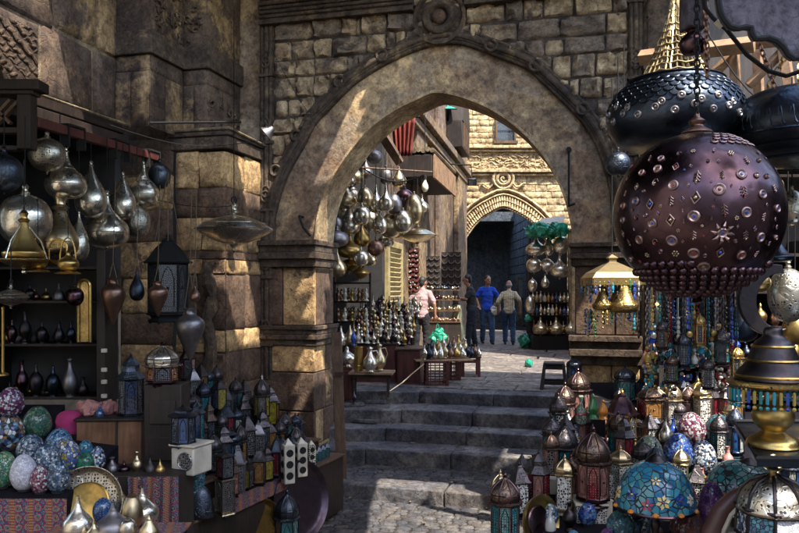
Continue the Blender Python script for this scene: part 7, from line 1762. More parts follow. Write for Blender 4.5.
    for i in range(26):
        x = 646+R_.random()*88; y = R_.uniform(345, 392); dd = R_.uniform(3.7, 4.0); s = dd/F; cc = i % 7
        o = thing('charm_bunch', 'bunch of %s charms %s at the %s of the bead strings' % (cn[cc], ['hanging loose', 'tied with thread', 'knotted together', 'on a ring'][i//7], ['foot', 'lower end', 'bottom', 'tip'][i//7]), 'charms', at(x, y, dd), 0, 'bunches of charms under the bead strings')
        mb = MB(); [mb.ball((R_.uniform(-.03, .03), R_.uniform(-.02, .02), R_.uniform(-.04, .04)), R_.uniform(.006, .014), R_.uniform(.7, 1.5), 8, 5) for _ in range(9)]; mb.tube([(0, 0, .03), (.004, 0, (y-290)*s)], .002, 4); mb.build('charms', M[cm[cc]], o); mb = MB(); [mb.ball((R_.uniform(-.03, .03), R_.uniform(-.03, .0), R_.uniform(-.05, .04)), R_.uniform(.006, .012), 1, 7, 4) for _ in range(6)]; mb.build('pale_beads', M[['b_white', 'silver', 'brass'][i % 3]], o)
    for x, y0, y1, r, dd, p, m, lab in ((742, 300, 342, 15, 3.9, 'pear', 'gun', 'dark blue ribbed lamp hanging behind the bead strings'), (757, 262, 292, 13, 3.6, 'onion', 'brass', 'brass onion lamp with a pale ring beside the globe'), (775, 237, 262, 17, 3.5, 'bell', 'gun', 'bluish bell lamp high beside the globe'), (792, 190, 226, 13, 3.5, 'egg', 'silver_p', 'greenish silver pierced lamp cut by the frame'), (788, 268, 322, 19, 3.7, 'globe', 'silver_p', 'fish scale patterned silver lamp behind the crescent'), (655, 300, 322, 8, 4.4, 'globe', 'brass', 'small brass ring lamp with turquoise band'), (772, 165, 196, 11, 3.9, 'onion', 'brass_p', 'pierced brass lamp tucked under the bowl lamp'), (618, 152, 176, 12, 4.2, 'globe', 'gun_p', 'dark pierced lamp peeping from behind the big globe'), (624, 128, 150, 13, 4.6, 'onion', 'pewter', 'pewter lamp in the shadow of the blued dome'), (795, 300, 345, 12, 4.4, 'tear', 'brass', 'tall brass drop lamp at the frame edge'), (755, 205, 240, 12, 4.6, 'pear', 'bronze', 'black bronze pear lamp behind the globe')):
        metal_lamp('hanging_lamp', x, y0, y1, r, dd, p, m, lab, cord_to=.5, group=None)
    for i, (x, y0, y1, r, mt, gl, lab) in enumerate(((662, 318, 350, 6, 'bronze', 'g_amber', 'tiny black lantern with amber panes hanging among the first strings'), (684, 330, 368, 7, 'gun', 'g_blue', 'small blue lantern hanging in the midst of the bead strings'), (700, 312, 346, 6, 'brass', 'g_red', 'tiny brass lantern with red panes among the beads'), (722, 326, 366, 8, 'bronze', 'g_teal', 'small black lantern with teal panes at the end of the bead strings'), (672, 352, 384, 6.5, 'copper_d', 'g_green', 'tiny copper lantern with green panes low under the beads'), (708, 356, 390, 7, 'bronze', 'bone_f', 'small black lantern with white filigree low under the beads'), (737, 344, 380, 7, 'brass', 'dark_f', 'small brass lantern with dark lattice beside the ribbed blue lamp'))):
        o = lantern('hl', x, y0, y1, r, 3.58, lab, n=6, metal=mt, glass=(gl, 'g_smoke'), roof='dome'); MB().tube([(0, 0, (y1-y0)*3.58/F-.005), (0, 0, (y1-288)*3.58/F)], .0025, 4).build('cord', M['iron'], o)
    metal_lamp('leather_lamp', 651, 342, 368, 9, 4.3, 'pear', 'pink_st', 'pinkish leather covered drop hanging by the lit stone', cord_to=.35)
    d = 3.4; s = d/F; o = thing('crescent_ornament', 'large black crescent moon ornament open towards the silver lamp', 'ornament', at(762, 300, d)); Pp = [(34*s*math.cos(a)+12*s, 36*s*math.sin(a)) for a in [math.radians(75+9*k) for k in range(24)]]; Pi = [(25*s*math.cos(a)+20*s, 28*s*math.sin(a)-1*s) for a in [math.radians(282-9*k) for k in range(23)]]
    MB().prism([(x, 0, z) for x, z in Pp+Pi], (0, .03, 0)).build('plate', M['bronze'], o, bevel=.003); MB().tube([(12*s, .01, 36*s), (12*s, .01, 36*s+.6)], .003, 5).build('cord', M['iron'], o)

def tilep(o, R1, H, cz, ang, kind, mat, ctr, s=1.0, prof=None):
    """a flower of glass petals lying on the shade"""
    def surf(a, t):
        r, z = prof(t); return Vector((r*math.cos(a), r*math.sin(a), z))
    mb = MB(); n = 6 if kind == 'star' else 5; c = surf(ang, cz); e = .01
    X = (surf(ang+e, cz)-c).normalized(); Y = (surf(ang, cz+e)-c).normalized(); Nn = X.cross(Y)*-1; Nn = Nn if Nn.dot(Vector((c.x, c.y, .0001))) > 0 else -Nn
    for i in range(n):
        a = 2*PI*i/n+.3; A, B = X*math.cos(a)+Y*math.sin(a), -X*math.sin(a)+Y*math.cos(a); L = s
        q = [c+Nn*.0035+A*L*.2, c+Nn*.003+A*L*.6+B*L*.26, c+Nn*.001+A*L*1.0, c+Nn*.003+A*L*.6-B*L*.26]
        mb.prism(q, -Nn*.006)
    mb.build('flower_petals', M[mat], o, smooth=False); MB().ball(c+Nn*.001, s*.2, .6, 10, 6).build('flower_centre', M[ctr], o)
def shade_lamp(px, yt, yb, rx, ry, d, mat, label, flowers, tilt=(0, 0), stem=.16, base=True):
    s = d/F; R1 = rx*s; H = (yb-yt)*s; o = thing('mosaic_lamp', label, 'table lamp', at(px, yb, d)-Vector((0, 0, stem)))
    P = smooth_prof([(R1, 0), (R1*.99, H*.12), (R1*.93, H*.38), (R1*.78, H*.66), (R1*.52, H*.88), (R1*.2, H)], 4)
    sh = MB().lathe([(a, b+stem) for a, b in P], 48).build('shade', M[mat], o); m = sh.modifiers.new('t', 'SOLIDIFY'); m.thickness = .006; m.offset = -1
    MB().tube([(R1*math.cos(2*PI*i/40), R1*math.sin(2*PI*i/40), stem-.002) for i in range(40)], .006, 6, closed=True).build('rim', M['copper_d'], sh)
    MB().lathe(smooth_prof([(R1*.26, H*.955+stem), (R1*.27, H*.98+stem), (R1*.18, H*1.05+stem), (R1*.12, H*1.1+stem), (0, H*1.16+stem)]), 20).build('cap', M['bronze'], sh)
    def pf(t): 
        k = t*(len(P)-1); i = min(int(k), len(P)-2); f = k-i; return P[i][0]+(P[i+1][0]-P[i][0])*f, P[i][1]+(P[i+1][1]-P[i][1])*f+stem
    for ang, t, kind, mm, ctr, sz in flowers: tilep(sh, R1, H, t, math.radians(ang), kind, mm, ctr, sz, pf)
    mb = MB()
    for i in range(10):
        a = 2*PI*i/10; r, z = pf(.06); mb.ball((r*math.cos(a), r*math.sin(a), z), .014, .7, 8, 5)
    mb.build('rim_cabochons', M['t_orange'], sh)
    MB().lathe(smooth_prof([(0, 0), (R1*.42, 0), (R1*.44, .01), (R1*.2, .025), (R1*.08, .05), (R1*.12, stem*.6), (R1*.07, stem*.8), (R1*.06, stem+H*.9), (0, stem+H*.9)]), 20).build('stem', M['bronze'], o)
    o.rotation_euler = (tilt[0], tilt[1], 0)
    return o
def build_right_goods():
    def rd(yb): return 1.7304/(.188+(yb-290)/760)
    def slope(d): return .97+.188*(d-3.3)
    o = thing('lantern_counter', 'sloping cloth covered counter loaded with lanterns, mosaic eggs and lamps', 'counter', (1.6, 4.2, 0)); b0 = Vector(o.location)
    P = [(.43, 3.0), (2.9, 3.0), (3.3, 5.6), (1.24, 5.6), (1.12, 5.2), (.85, 4.4)]; n = len(P); mb = MB(); mb.add([(x, y, slope(y)-.003) for x, y in P]+[(x, y, -.18) for x, y in P], [tuple(range(n))]+[(i, i+n, (i+1) % n+n, (i+1) % n) for i in range(n)]); x = mb.build('carcass', M['dark'], o, smooth=False, loc=b0); x.location = (0, 0, 0)
    T = dict
    def ln(px, y0, y1, r, lab, key='', d=None, **k):
        k.setdefault('n', 6); return lantern(key, px, y0, y1, r, d or rd(y1), lab, **k)
    ln(505, 470, 548, 16.5, 'bronze lantern with bright teal panes, lowest at the open end of the counter', n=8, metal='copper_d', glass=('g_teal',), roof='dome', body=.48)
    ln(521, 487, 514, 8, 'little teal lantern tucked behind the lowest bronze one', n=6, metal='copper_d', glass=('g_teal', 'g_white'), roof='dome', body=.42)
    ln(522, 452, 494, 7, 'slim lantern with yellow glass', n=4, metal='bronze', glass=('g_yellow', 'g_red'), roof='cone', body=.55, rz=.5)
    ln(531, 456, 498, 7, 'slim lantern with crimson glass next to the yellow one', n=4, metal='bronze', glass=('g_red', 'g_pink'), roof='cone', body=.55, rz=.5)
    ln(540, 450, 505, 8.5, 'black lantern with white filigree panes beside the crimson one', n=6, metal='bronze', glass=('bone_f', 'g_smoke'), roof='dome', body=.45)
    ln(551, 430, 478, 8, 'small copper filigree lantern leaning behind the teal and copper one', n=6, metal='copper', glass=('g_pink', 'dark_f'), roof='dome', body=.5)
    ln(565, 419, 481, 13, 'lantern with teal and copper panes on a small white pierced pedestal', d=4.02, n=6, metal='bronze', glass=('g_pink', 'g_teal'), roof='dome', body=.42)
    o, w, h = blockbox('pierced_pedestal', 556, 576, 481, 508, 3.98, .12, 'bone_f', 'small white pierced box under the teal and copper lantern', 'pedestal', rz=-.1)
    ln(593, 423, 505, 18, 'largest eight-sided lantern with copper rose panes, on a white pierced pedestal', d=3.55, n=8, metal='copper_d', glass=('g_pink', 'g_red', 'g_smoke'), roof='dome', body=.42)
    o, w, h = blockbox('pierced_pedestal', 577, 607, 505.5, 548, 3.5, .15, 'bone_f', 'big white pierced pedestal under the largest lantern', 'pedestal', rz=-.05)
    MB().box((0, .075, h+.004), (w*1.1, .17, .008)).build('top_slab', M['marble'], o)
    o, w, h = blockbox('cream_box', 560, 574, 501, 541, 3.6, .1, 'marble', 'plain cream alabaster box between two pierced pedestals', 'box')
    dish('oval_frame', 541, 522, 20, 27, 3.4, 'gold', 'oval gilt frame with twisted brass relief leaning at the counter front', 'frame', .15, 1, 'copper_d', depth=.03)
    ln(565, 380, 440, 11, 'tall lantern with pink and teal panes behind the painted bottle', d=4.9, n=6, metal='copper_d', glass=('g_pink', 'g_teal'), roof='dome', body=.5)
    ln(578, 366, 428, 13, 'copper lantern with pink and turquoise panes, highest against the lit stone', d=5.1, n=6, metal='copper_d', glass=('g_pink', 'g_teal', 'g_pink'), roof='dome', body=.5)
    ln(574, 356, 384, 8, 'small blue black lantern behind the highest copper one', d=5.3, n=6, metal='gun', glass=('g_navy',), roof='dome')
    o, w, h = blockbox('black_plinth', 583, 606, 419, 447, 4.3, .12, 'blackp', 'glossy black plinth carrying the small figures', 'plinth', rz=.05); MB().lathe([(w*.42, h), (w*.30, h+.03), (0, h+.032)], 4, (0, .06, 0), rot=PI/4).build('step', M['blackp'], o, smooth=False)
    def fig(px, y0, y1, r, mat, m2, lab, bird=False):
        d = 4.25; s = d/F; h = (y1-y0)*s; o = thing('painted_figure', lab, 'figure', at(px, y1, d)); rr = r*s
        if bird: MB().lathe(smooth_prof([(0, 0), (rr, .0), (rr*.6, h*.15), (rr, h*.35), (rr*.7, h*.6), (rr*.3, h*.8), (rr*.4, h*.9), (0, h)]), 14).build('body', M[mat], o); MB().tube([(0, -rr*.3, h*.88), (rr*1.1, -rr*.3, h*.86)], [rr*.2, rr*.04], 6).build('beak', M[m2], o); MB().tube([(-rr*.5, 0, h*.5), (-rr*1.2, 0, h*.25)], [rr*.4, rr*.1], 6).build('wing', M[m2], o)
        else: MB().lathe(smooth_prof([(0, 0), (rr*.8, 0), (rr, h*.2), (rr*.8, h*.5), (rr*.35, h*.65), (rr*.3, h*.8), (rr*.5, h*.95), (rr*.2, h)]), 16).build('body', M[mat], o); MB().lathe([(rr*.93, h*.3), (rr*1.03, h*.33), (rr*.9, h*.4)], 16).build('painted_band', M[m2], o)
    fig(593, 393, 418, 5, 'b_green', 'b_gold', 'green bird figure with a yellow beak on the black plinth', True); fig(603, 399, 419, 5, 't_orange', 'b_gold', 'small orange bird figure beside the green one', True); fig(581, 395, 424, 5.5, 'e_cream', 'b_red', 'white painted bottle figure with coloured flowers'); fig(576, 424, 444, 4, 'e_wblue', 'b_gold', 'small black and white painted jar below the bottle figure')
    ln(625, 364, 404, 11, 'teal glass lantern with a black dome, in front of the lit pier block', d=5.2, n=6, metal='gun', glass=('g_teal',), roof='dome', body=.5)
    ln(622, 388, 442, 15.5, 'brass ribbed lantern with arched roof gables and brown panes', d=4.5, n=6, metal='brass', glass=('g_smoke', 'g_teal', 'dark_f'), roof='cone', body=.42, filig='copper_d')
    o, w, h = blockbox('pierced_pedestal', 608, 634, 442, 474, 4.35, .14, 'bone_f', 'white pierced pedestal under the brass ribbed lantern', 'pedestal', rz=.1)
    o, w, h = blockbox('pierced_pedestal', 607, 629, 475, 512, 3.75, .13, 'bone_f', 'white pierced pedestal right behind the blue flowered shade', 'pedestal', rz=-.1)
    ln(650, 384, 440, 13.5, 'square copper lantern with glowing orange medallions', d=4.5, n=4, metal='cd_p', glass=('g_amber', 'g_red'), roof='dome', body=.62, rows=2, rz=.15)
    ln(673, 380, 432, 9, 'silver pierced lantern beside the square copper one', d=4.6, n=6, metal='silver2', glass=('dark_f', 'bone_f'), roof='dome', body=.5)
    pots('shell_ornament', 666, 418, 442, 7, 4.2, 'flask', 'silver', 'silver shell shaped ornament between the cream egg and the purple egg', 'ornament')
    for x, y, rx, ry, m, lab, d in ((692.5, 429, 14, 17, 'e_magenta', 'dark red and white swirled egg, highest of the eggs on the counter', None), (720, 431, 14.5, 17, 'e_teal', 'dark teal egg next to the swirled red one', None), (648, 452, 14.5, 17, 'e_cream', 'cream and green egg behind the blue flowered shade', None), (678, 452, 15, 19, 'e_royal', 'bright royal blue egg in the middle of the counter', None), (704, 457, 12.5, 17, 'e_wblue', 'navy egg with white swirls beside the royal blue one', None), (713, 507, 13.5, 26, 'e_violet', 'tall violet egg between the two mosaic shades', 3.2), (621, 524, 14, 14, 'e_teal', 'emerald and teal egg at the lower edge beside the shade foot', 3.15), (648, 528, 12, 16, 'e_steel', 'grey egg half hidden under the blue shade', 3.3), (686, 526, 17, 22, 'e_dark', 'dark plum egg low in front of the shade foot', 3.2), (590, 545, 9, 12, 'e_dark', 'small brown red egg at the lower edge by the big pedestal', 3.1), (606, 544, 10, 16, 'e_violet', 'dark purple egg cut by the lower frame edge', 3.1), (697, 478, 9, 7, 'e_emer', 'small bright green egg lying under the turquoise shade', 3.7), (572, 548, 10, 18, 'e_blue', 'deep blue egg at the lower frame edge near the cream box', 3.1)):
        egg(x, y, rx, ry, d or rd(y+ry), m, lab, R_.uniform(-.06, .06))
    Fl = [(-98, .34, 'star', 't_yellow', 't_red', .030), (-120, .28, 'f', 't_red', 't_white', .026), (-72, .36, 'f', 't_navy', 't_red', .026), (-145, .4, 'f', 't_navy', 't_yellow', .028), (-108, .62, 'f', 't_yellow', 't_white', .02), (-50, .34, 'star', 't_white', 't_yellow', .024), (-20, .4, 'f', 't_red', 't_white', .026), (60, .3, 'f', 't_yellow', 't_red', .03), (120, .3, 'f', 't_red', 't_white', .03), (180, .35, 'star', 't_yellow', 't_red', .028)]
    shade_lamp(655.5, 460, 506, 39, 0, 3.1, 'shade_b', 'table lamp with a domed blue mosaic shade and red and yellow flowers', Fl, (.0, 0), .17)
    F2 = [(-92, .3, 'f', 't_red', 't_navy', .03), (-130, .32, 'f', 't_navy', 't_red', .03), (-55, .3, 'f', 't_red', 't_yellow', .026), (40, .3, 'f', 't_navy', 't_red', .03), (120, .3, 'f', 't_red', 't_navy', .03)]
    shade_lamp(738, 460, 490, 35, 0, 3.35, 'shade_t', 'table lamp with a flat turquoise mosaic shade and dark red flowers', F2, (.12, .16), .10)
    # pierced dome lantern at the corner
    d = 2.62; s = d/F; o = thing('dome_lantern', 'dark pierced dome lantern with a ringed finial over glass mosaic panels at the frame corner', 'lantern', at(773, 560, d)); R1 = 34*s
    n = 8; MB().lathe([(0, 0), (R1*.7, 0), (R1*.72, 22*s), (R1, 26*s)], n, rot=PI/8).build('base', M['bronze'], o, ang=25)
    for i in range(n):
        a, b = PI/8+2*PI*i/n, PI/8+2*PI*(i+1)/n; MB().prism([(R1*math.cos(a), R1*math.sin(a), 26*s), (R1*math.cos(b), R1*math.sin(b), 26*s), (R1*.95*math.cos(b), R1*.95*math.sin(b), 50*s), (R1*.95*math.cos(a), R1*.95*math.sin(a), 50*s)], Vector((-math.cos((a+b)/2), -math.sin((a+b)/2), 0))*.004).build('pane', M[['e_cyan', 'e_white', 'g_amber', 'e_wblue'][i % 4]], o, smooth=False)
    MB().lathe(smooth_prof([(R1*1.0, 50*s), (R1*1.02, 53*s), (R1*.96, 58*s), (R1*.86, 68*s), (R1*.6, 78*s), (R1*.25, 83*s), (R1*.12, 84*s)], 4), 40).build('dome', M['silver_p'], o)
    mb = MB()
    for i in range(n): a = PI/8+2*PI*i/n; mb.tube([(R1*k*math.cos(a), R1*k*math.sin(a), z*s) for k, z in ((1, 26), (.96, 50), (.99, 56), (.88, 69), (.62, 79), (.2, 84.5))], .006, 6)
    for z, k in ((26, 1.01), (50, .97), (54, 1.02)): mb.tube([(R1*k*math.cos(PI/8+2*PI*i/n), R1*k*math.sin(PI/8+2*PI*i/n), z*s) for i in range(n)], .007, 6, closed=True)
    mb.build('ribs', M['bronze'], o); MB().lathe(smooth_prof([(R1*.14, 83*s), (R1*.2, 85*s), (R1*.1, 88*s), (R1*.18, 91*s), (R1*.1, 94*s), (R1*.06, 97*s), (0, 98*s)]), 16).build('finial', M['silver2'], o); MB().tube([(R1*.12*math.cos(t), 0, 101*s+R1*.12*math.sin(t)) for t in [2*PI*k/12 for k in range(12)]], .004, 6, closed=True).build('ring', M['silver2'], o)
    o = thing('leather_horn', 'thick curved brown horn rising beside the pierced dome lantern', 'horn', at(713, 552, 2.95)); q0 = Vector(o.location); MB().tube([at(x, y, 2.95)-q0 for x, y in ((711, 552), (714, 530), (722, 511), (734, 498), (748, 490), (764, 487))], [.045, .042, .037, .03, .024, .016], 12).build('curve', M['leather'], o); MB().tube([at(x, y, 2.90)-q0 for x, y in ((721, 548), (724, 530), (731, 515), (742, 504), (757, 497))], .008, 7).build('pale_edge', M['marble'], o)
    # metal shelf with the beaded brass lamp
    d0, d1, zt = 2.5, 3.25, at(0, 423, 3.25).z; o = thing('metal_shelf', 'dark blue metal tray shelf under the shiny brass vase', 'shelf', (at(745, 0, 2.9).x, 2.6, zt)); xs = at(737, 0, 3.1).x; w = 1.1
    A_, B_ = on(734, 423, zt)-o.location, on(757, 461, zt)-o.location; w = 1.0; MB().prism([B_, B_+Vector((w, 0, 0)), A_+Vector((w, 0, 0)), A_], (0, 0, -.02)).build('plate', M['gun'], o); mb = MB(); mb.tube([A_+Vector((w, 0, .008)), A_+Vector((0, 0, .008)), B_+Vector((0, 0, .008)), B_+Vector((w, 0, .008))], .009, 6); mb.build('rim', M['iron'], o); 
    mb = MB(); mb.box((A_.x+.6, A_.y-.1, -.5), (.04, .04, 1.0)); mb.build('leg', M['iron'], o)
    px, yb = 773, 446; d = F*(CZ-zt)/(yb-HY); s = d/F; o = thing('brass_lamp', 'polished brass vase lamp under a tray fringed with turquoise beads', 'lamp', at(px, yb, d))
    MB().lathe(smooth_prof([(0, 0), (24*s, 0), (25*s, 3*s), (22*s, 8*s), (14*s, 13*s), (11*s, 16*s), (17*s, 22*s), (20*s, 30*s), (17*s, 38*s), (9*s, 45*s), (7*s, 52*s), (10*s, 54*s), (6*s, 57*s)], 4), 36).build('vase', M['gold'], o)
    MB().lathe([(0, 57*s), (40*s, 60*s), (43*s, 62*s), (43*s, 65*s), (38*s, 66*s), (0, 63*s)], 40).build('tray', M['brass_p'], o)
    for i in range(44):
        a = 2*PI*i/44; mb = MB(); z = 59*s; k = ['b_cyan', 'b_gold', 'b_blue', 'b_gold', 'b_teal', 'b_cyan'][i % 6]; mb.lathe([(0, z), (.006, z-.004), (.006, z-.045), (0, z-.05)], 6, (41*s*math.cos(a), 41*s*math.sin(a), 0)); mb.ball((41*s*math.cos(a), 41*s*math.sin(a), z-.06), .008, 1, 7, 4); mb.build('bead_drop', M[k], o)
    MB().lathe(smooth_prof([(0, 65*s), (33*s, 66*s), (35*s, 70*s), (32*s, 76*s), (25*s, 84*s), (21*s, 95*s), (17*s, 104*s), (10*s, 110*s), (8*s, 118*s), (0, 120*s)], 4), 36).build('dome_top', M['bronze'], o)
    mb = MB()
    for z, r in ((71, 35.3), (86, 24.8), (100, 19.6)): mb.tube([(r*s*math.cos(2*PI*i/36), r*s*math.sin(2*PI*i/36), z*s) for i in range(36)], .005, 5, closed=True)
    mb.build('raised_band', M['brass'], o)
    # a back rank that fills the counter
    kinds = [dict(n=6, metal='bronze', glass=('g_amber', 'g_smoke'), roof='dome', body=.48), dict(n=4, metal='copper', glass=('dark_f', 'g_red'), roof='cone', body=.52), dict(n=6, metal='gun', glass=('g_blue', 'g_white'), roof='tier', body=.45), dict(n=8, metal='copper_d', glass=('g_teal', 'g_pink'), roof='dome', body=.5), dict(n=6, metal='brass', glass=('g_green', 'g_smoke'), roof='dome', body=.5)]
    kn = ['amber glass', 'square copper and red', 'blue and white glass', 'teal and pink glass', 'brass and green glass']
    for row in range(3):
        for i in range(9):
            x = 640+i*13+row*5+R_.uniform(-2, 2); yb = 446-row*20+R_.uniform(-2, 2); kk = (i*2+row) % 5
            if x > 745 or (row == 0 and x > 655): continue
            p = at(x, yb, rd(yb)+.12); sc = R_.uniform(.85, 1.1); again('rl%d' % kk, lantern_proto(.26, .07, **kinds[kk]), '%s lantern, %s along the %s rank behind the mosaic eggs' % (kn[kk], ORD[i], ['near', 'middle', 'rear'][row]), 'lantern', p, R_.uniform(0, 6), (sc, sc, sc*R_.uniform(.95, 1.25)), 'lanterns ranked behind the mosaic eggs')
    for i, (x, y0, y1, r, p, m, lab) in enumerate(((716, 392, 420, 8, 'vase', 'b_teal', 'teal glazed vase before the metal shelf'), (727, 405, 425, 6, 'pot', 'pink_st', 'pinkish round pot beside the teal vase'), (704, 376, 412, 7, 'ewer', 'brass', 'narrow brass ewer behind the swirled red egg'), (550, 505, 545, 6, 'vase', 'b_white', 'white vase behind the oval gilt frame'), (634, 470, 500, 7, 'pot', 'b_white', 'white round pot beside the blue flowered shade'), (729, 500, 545, 11, 'pot', 'silver', 'bright silver pot in the bend of the horn'), (700, 500, 530, 9, 'pot', 'b_cyan', 'turquoise pot between plum and violet eggs'), (633, 440, 462, 5, 'vase', 'copper', 'small copper vase beside the cream egg'), (530, 515, 548, 7, 'vase', 'b_teal', 'teal vase right behind the lowest bronze lantern'))):
        pots('small_vase', x, y0, y1, r, 3.45 if y1 > 528 else rd(y1), p, m, lab, 'vase')
    # stocked shelves behind the bead strings
    d = 4.95; s = d/F; o = thing('stock_shelf', 'dark shelves crammed with metalware behind the strings of beads', 'shelf', at(735, 400, d)); w = 150*s
    mb = MB(); [mb.box((0, .12, (400-y)*s), (w, .28, .02)) for y in (398, 362, 328, 292, 255)]; mb.build('board', M['wood_d'], o); MB().box((0, .27, 78*s), (w, .02, 165*s)).build('back_panel', M['dark'], o); mb = MB(); [mb.box((x_, .12, 78*s), (.03, .3, 165*s)) for x_ in (-w/2, 0, w/2)]; mb.build('upright', M['wood_d'], o)
    q = random.Random(3); rows = ['lowest', 'second', 'third', 'fourth', 'highest']; kk = 0
    for ri, y in enumerate((397, 361, 327, 291)):
        for i in range(9):
            x = 668+i*15.5+q.uniform(-2, 2); pf = ['pot', 'ewer', 'vase', 'onion', 'flask', 'tear'][kk % 6]; c, m = [('brass', 'brass'), ('black', 'bronze'), ('copper', 'copper'), ('steel', 'pewter'), ('blue black', 'gun')][(kk*2+ri) % 5]; kk += 1
            pots('shelf_vessel', x, y-q.uniform(15, 27), y, q.uniform(4.5, 6.8), d, pf, m, '%s %s, %s on the %s shelf behind the beads' % (c, {'pot': 'lidded pot', 'ewer': 'jug', 'vase': 'vase', 'onion': 'onion flask', 'flask': 'bottle', 'tear': 'teardrop jar'}[pf], ORD[i], rows[ri]), 'vessel', 'vessels stocked on the shelves behind the beads', seg=16)
    # everything squeezed in between
    anchors = [(505, 510, 'the lowest bronze lantern'), (541, 520, 'the oval gilt frame'), (530, 480, 'the yellow and crimson lanterns'), (565, 450, 'the teal and copper lantern'), (593, 470, 'the largest lantern'), (592, 530, 'the big white pedestal'), (620, 420, 'the ribbed brass lantern'), (650, 410, 'the square copper lantern'), (648, 450, 'the cream egg'), (678, 452, 'the royal blue egg'), (704, 457, 'the navy swirled egg'), (655, 490, 'the blue flowered shade'), (738, 475, 'the turquoise shade'), (692, 425, 'the red swirled egg'), (720, 431, 'the dark teal egg'), (560, 410, 'the painted bottle'), (690, 525, 'the plum egg'), (740, 530, 'the horn'), (750, 420, 'the metal shelf'), (620, 520, 'the emerald egg')]
    rel = ['behind', 'beside', 'close to', 'next to', 'near', 'by', 'half hidden by', 'wedged against', 'a little behind', 'squeezed behind']
    rr = random.Random(5); used = set(); pts = []; n = 0; tries = 0
    busy = [(505, 545, 17), (541, 545, 22), (593, 505, 15), (592, 545, 20), (565, 481, 13), (622, 442, 14), (650, 440, 14), (692, 446, 13), (720, 448, 13), (678, 471, 14), (704, 474, 12), (648, 469, 13), (655, 520, 30), (713, 530, 14)]
    cols = [('teal', 'b_teal'), ('white', 'b_white'), ('blue', 'b_blue'), ('copper', 'copper'), ('silver', 'silver'), ('black', 'bronze'), ('red', 'b_red'), ('golden', 'gold'), ('turquoise', 'b_cyan'), ('pink', 'pink_st')]
    ecols = [('teal', 'e_teal'), ('pink', 'e_pink'), ('royal blue', 'e_royal'), ('green', 'e_lime'), ('steel grey', 'e_steel'), ('white and navy', 'e_wblue'), ('violet', 'e_violet')]
    lk = [('pink and teal glass', dict(n=6, metal='copper_d', glass=('g_pink', 'g_teal'), roof='dome', body=.48)), ('white filigree', dict(n=6, metal='bronze', glass=('bone_f', 'g_teal'), roof='dome', body=.5)), ('amber glass', dict(n=4, metal='bronze', glass=('g_amber', 'bone_f'), roof='cone', body=.52)), ('blue glass', dict(n=8, metal='gun', glass=('g_blue', 'g_white'), roof='dome', body=.46)), ('red glass', dict(n=6, metal='bronze', glass=('g_red', 'g_pink'), roof='tier', body=.5)), ('silver pierced', dict(n=4, metal='silver2', glass=('bone_f',), roof='dome', body=.55))]
    while n < 105 and tries < 6000:
        tries += 1; yb = rr.uniform(425, 556); x = rr.uniform(500, 790)
        left = 496+max(0, (530-yb))*.70
        if x < left or (x > 735 and yb < 500): continue
        rad = 7.5+(yb-425)*.045
        if any((x-a)**2+((yb-b)*1.5)**2 < (rad+r_*.85)**2 for a, b, r_ in busy): continue
        busy.append((x, yb, rad*.72)); d = rd(yb); s = d/F; t = rr.random(); an = min(anchors, key=lambda q: (q[0]-x)**2+(q[1]-yb)**2)[2]; p = at(x, yb, d)
        def lab(c, k):
            for r in rel:
                l_ = 'small %s %s %s %s' % (c, k, r, an)
                if l_ not in used: used.add(l_); return l_
            return l_
        if t < .50:
            c, kw = rr.choice(lk); sc = rr.uniform(.85, 1.15); again('fl'+c, lantern_proto(.24, .055, **kw), lab(c, 'lantern'), 'lantern', p, rr.uniform(0, 6), (sc, sc, sc*rr.uniform(.95, 1.3)))
        elif t < .62:
            c, m = rr.choice(ecols); rx = rr.uniform(7, 10)*3.6/d; egg(x, yb-rx*1.2, rx, rx*1.25, d, m, lab(c, 'mosaic egg'), rr.uniform(-.1, .1))
        elif t < .84:
            c, m = rr.choice(cols); k = rr.choice(['vase', 'pot', 'ewer', 'onion']); h = rr.uniform(20, 32)*3.6/d; pots('small_vase', x, yb-h, yb, rr.uniform(5.5, 8)*3.6/d, d, k, m, lab(c, {'vase': 'vase', 'pot': 'lidded pot', 'ewer': 'jug', 'onion': 'flask'}[k]), 'vase')
        else:
            w = rr.uniform(9, 14)*3.6/d; h = rr.uniform(12, 26)*3.6/d; m = rr.choice(['bone_f', 'marble', 'dark_f']); o, w_, h_ = blockbox('small_box', x-w/2, x+w/2, yb-h, yb, d, w*s, m, lab({'bone_f': 'white pierced', 'marble': 'cream', 'dark_f': 'dark pierced'}[m], 'box'), 'box', rz=rr.uniform(-.5, .5)); MB().box((0, w*s/2, h_+.004), (w_*1.08, w*s*1.08, .008)).build('lid', M['marble' if m != 'dark_f' else 'bronze'], o)
        n += 1
    print('fillers', n)
# ------------------------------------------------------------------ camera, light
def light():
    w = bpy.data.worlds.new('World'); SC.world = w; w.use_nodes = True; t = w.node_tree
    bg = t.nodes['Background']; sky = t.nodes.new('ShaderNodeTexSky'); sky.sky_type = 'NISHITA'; sky.sun_disc = False
    s = Vector((.40, -.52, 1.0)).normalized()
    el = math.asin(s.z); az = math.atan2(s.x, s.y)
    sky.sun_elevation = el; sky.sun_rotation = az; sky.altitude = 50; sky.air_density = 1.3; sky.dust_density = 1.5
    t.links.new(sky.outputs[0], bg.inputs[0]); bg.inputs[1].default_value = .15
    l = bpy.data.lights.new('sun', 'SUN'); l.energy = 2.7; l.angle = math.radians(.5); l.color = (1, .93, .80)
    o = bpy.data.objects.new('sun', l); COL.objects.link(o); o.rotation_euler = (-s).to_track_quat('-Z', 'Y').to_euler()
    SC.view_settings.view_transform = 'Standard'; SC.view_settings.look = 'None'; SC.view_settings.gamma = 1; SC.view_settings.use_curve_mapping = False
    SC.view_settings.exposure = EXPO
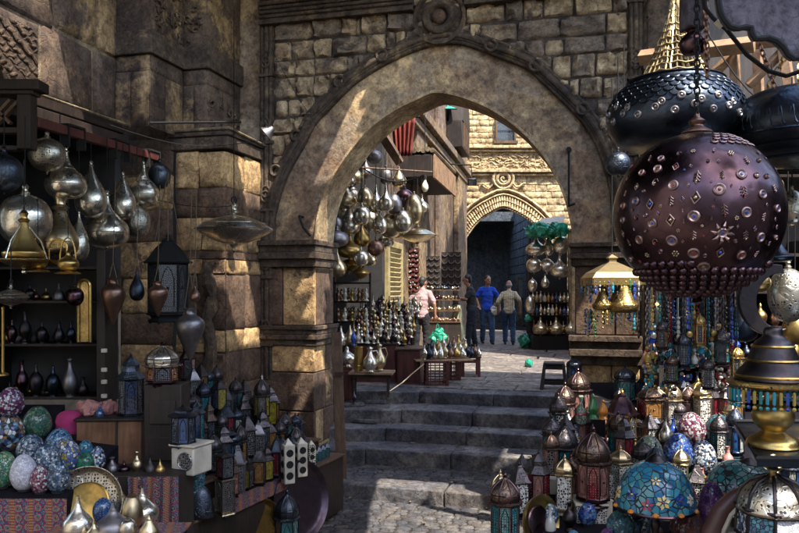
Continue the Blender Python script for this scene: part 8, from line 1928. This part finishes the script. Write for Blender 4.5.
def camera():
    c = bpy.data.cameras.new('camera'); c.sensor_width = 36; c.lens = 36*F/799; c.shift_y = (HY-266.5)/799; c.clip_start = .05; c.clip_end = 500
    o = bpy.data.objects.new('camera', c); COL.objects.link(o); o.location = (0, 0, CZ); o.rotation_euler = (PI/2, 0, 0); SC.camera = o
EXPO = 2.1
light(); camera()
FNS = [n for n in ('build_ground', 'build_steps', 'build_gate', 'build_left_portal', 'build_sky_shade', 'build_right_portal', 'build_court', 'build_court_goods', 'build_people', 'build_left_goods', 'build_left_stand', 'build_right_hang', 'build_right_goods') if n in globals()]
import time as _t
for n in FNS:
    t0 = _t.time(); globals()[n](); print('BUILT', n, round(_t.time()-t0, 2), len(bpy.data.objects), flush=True)
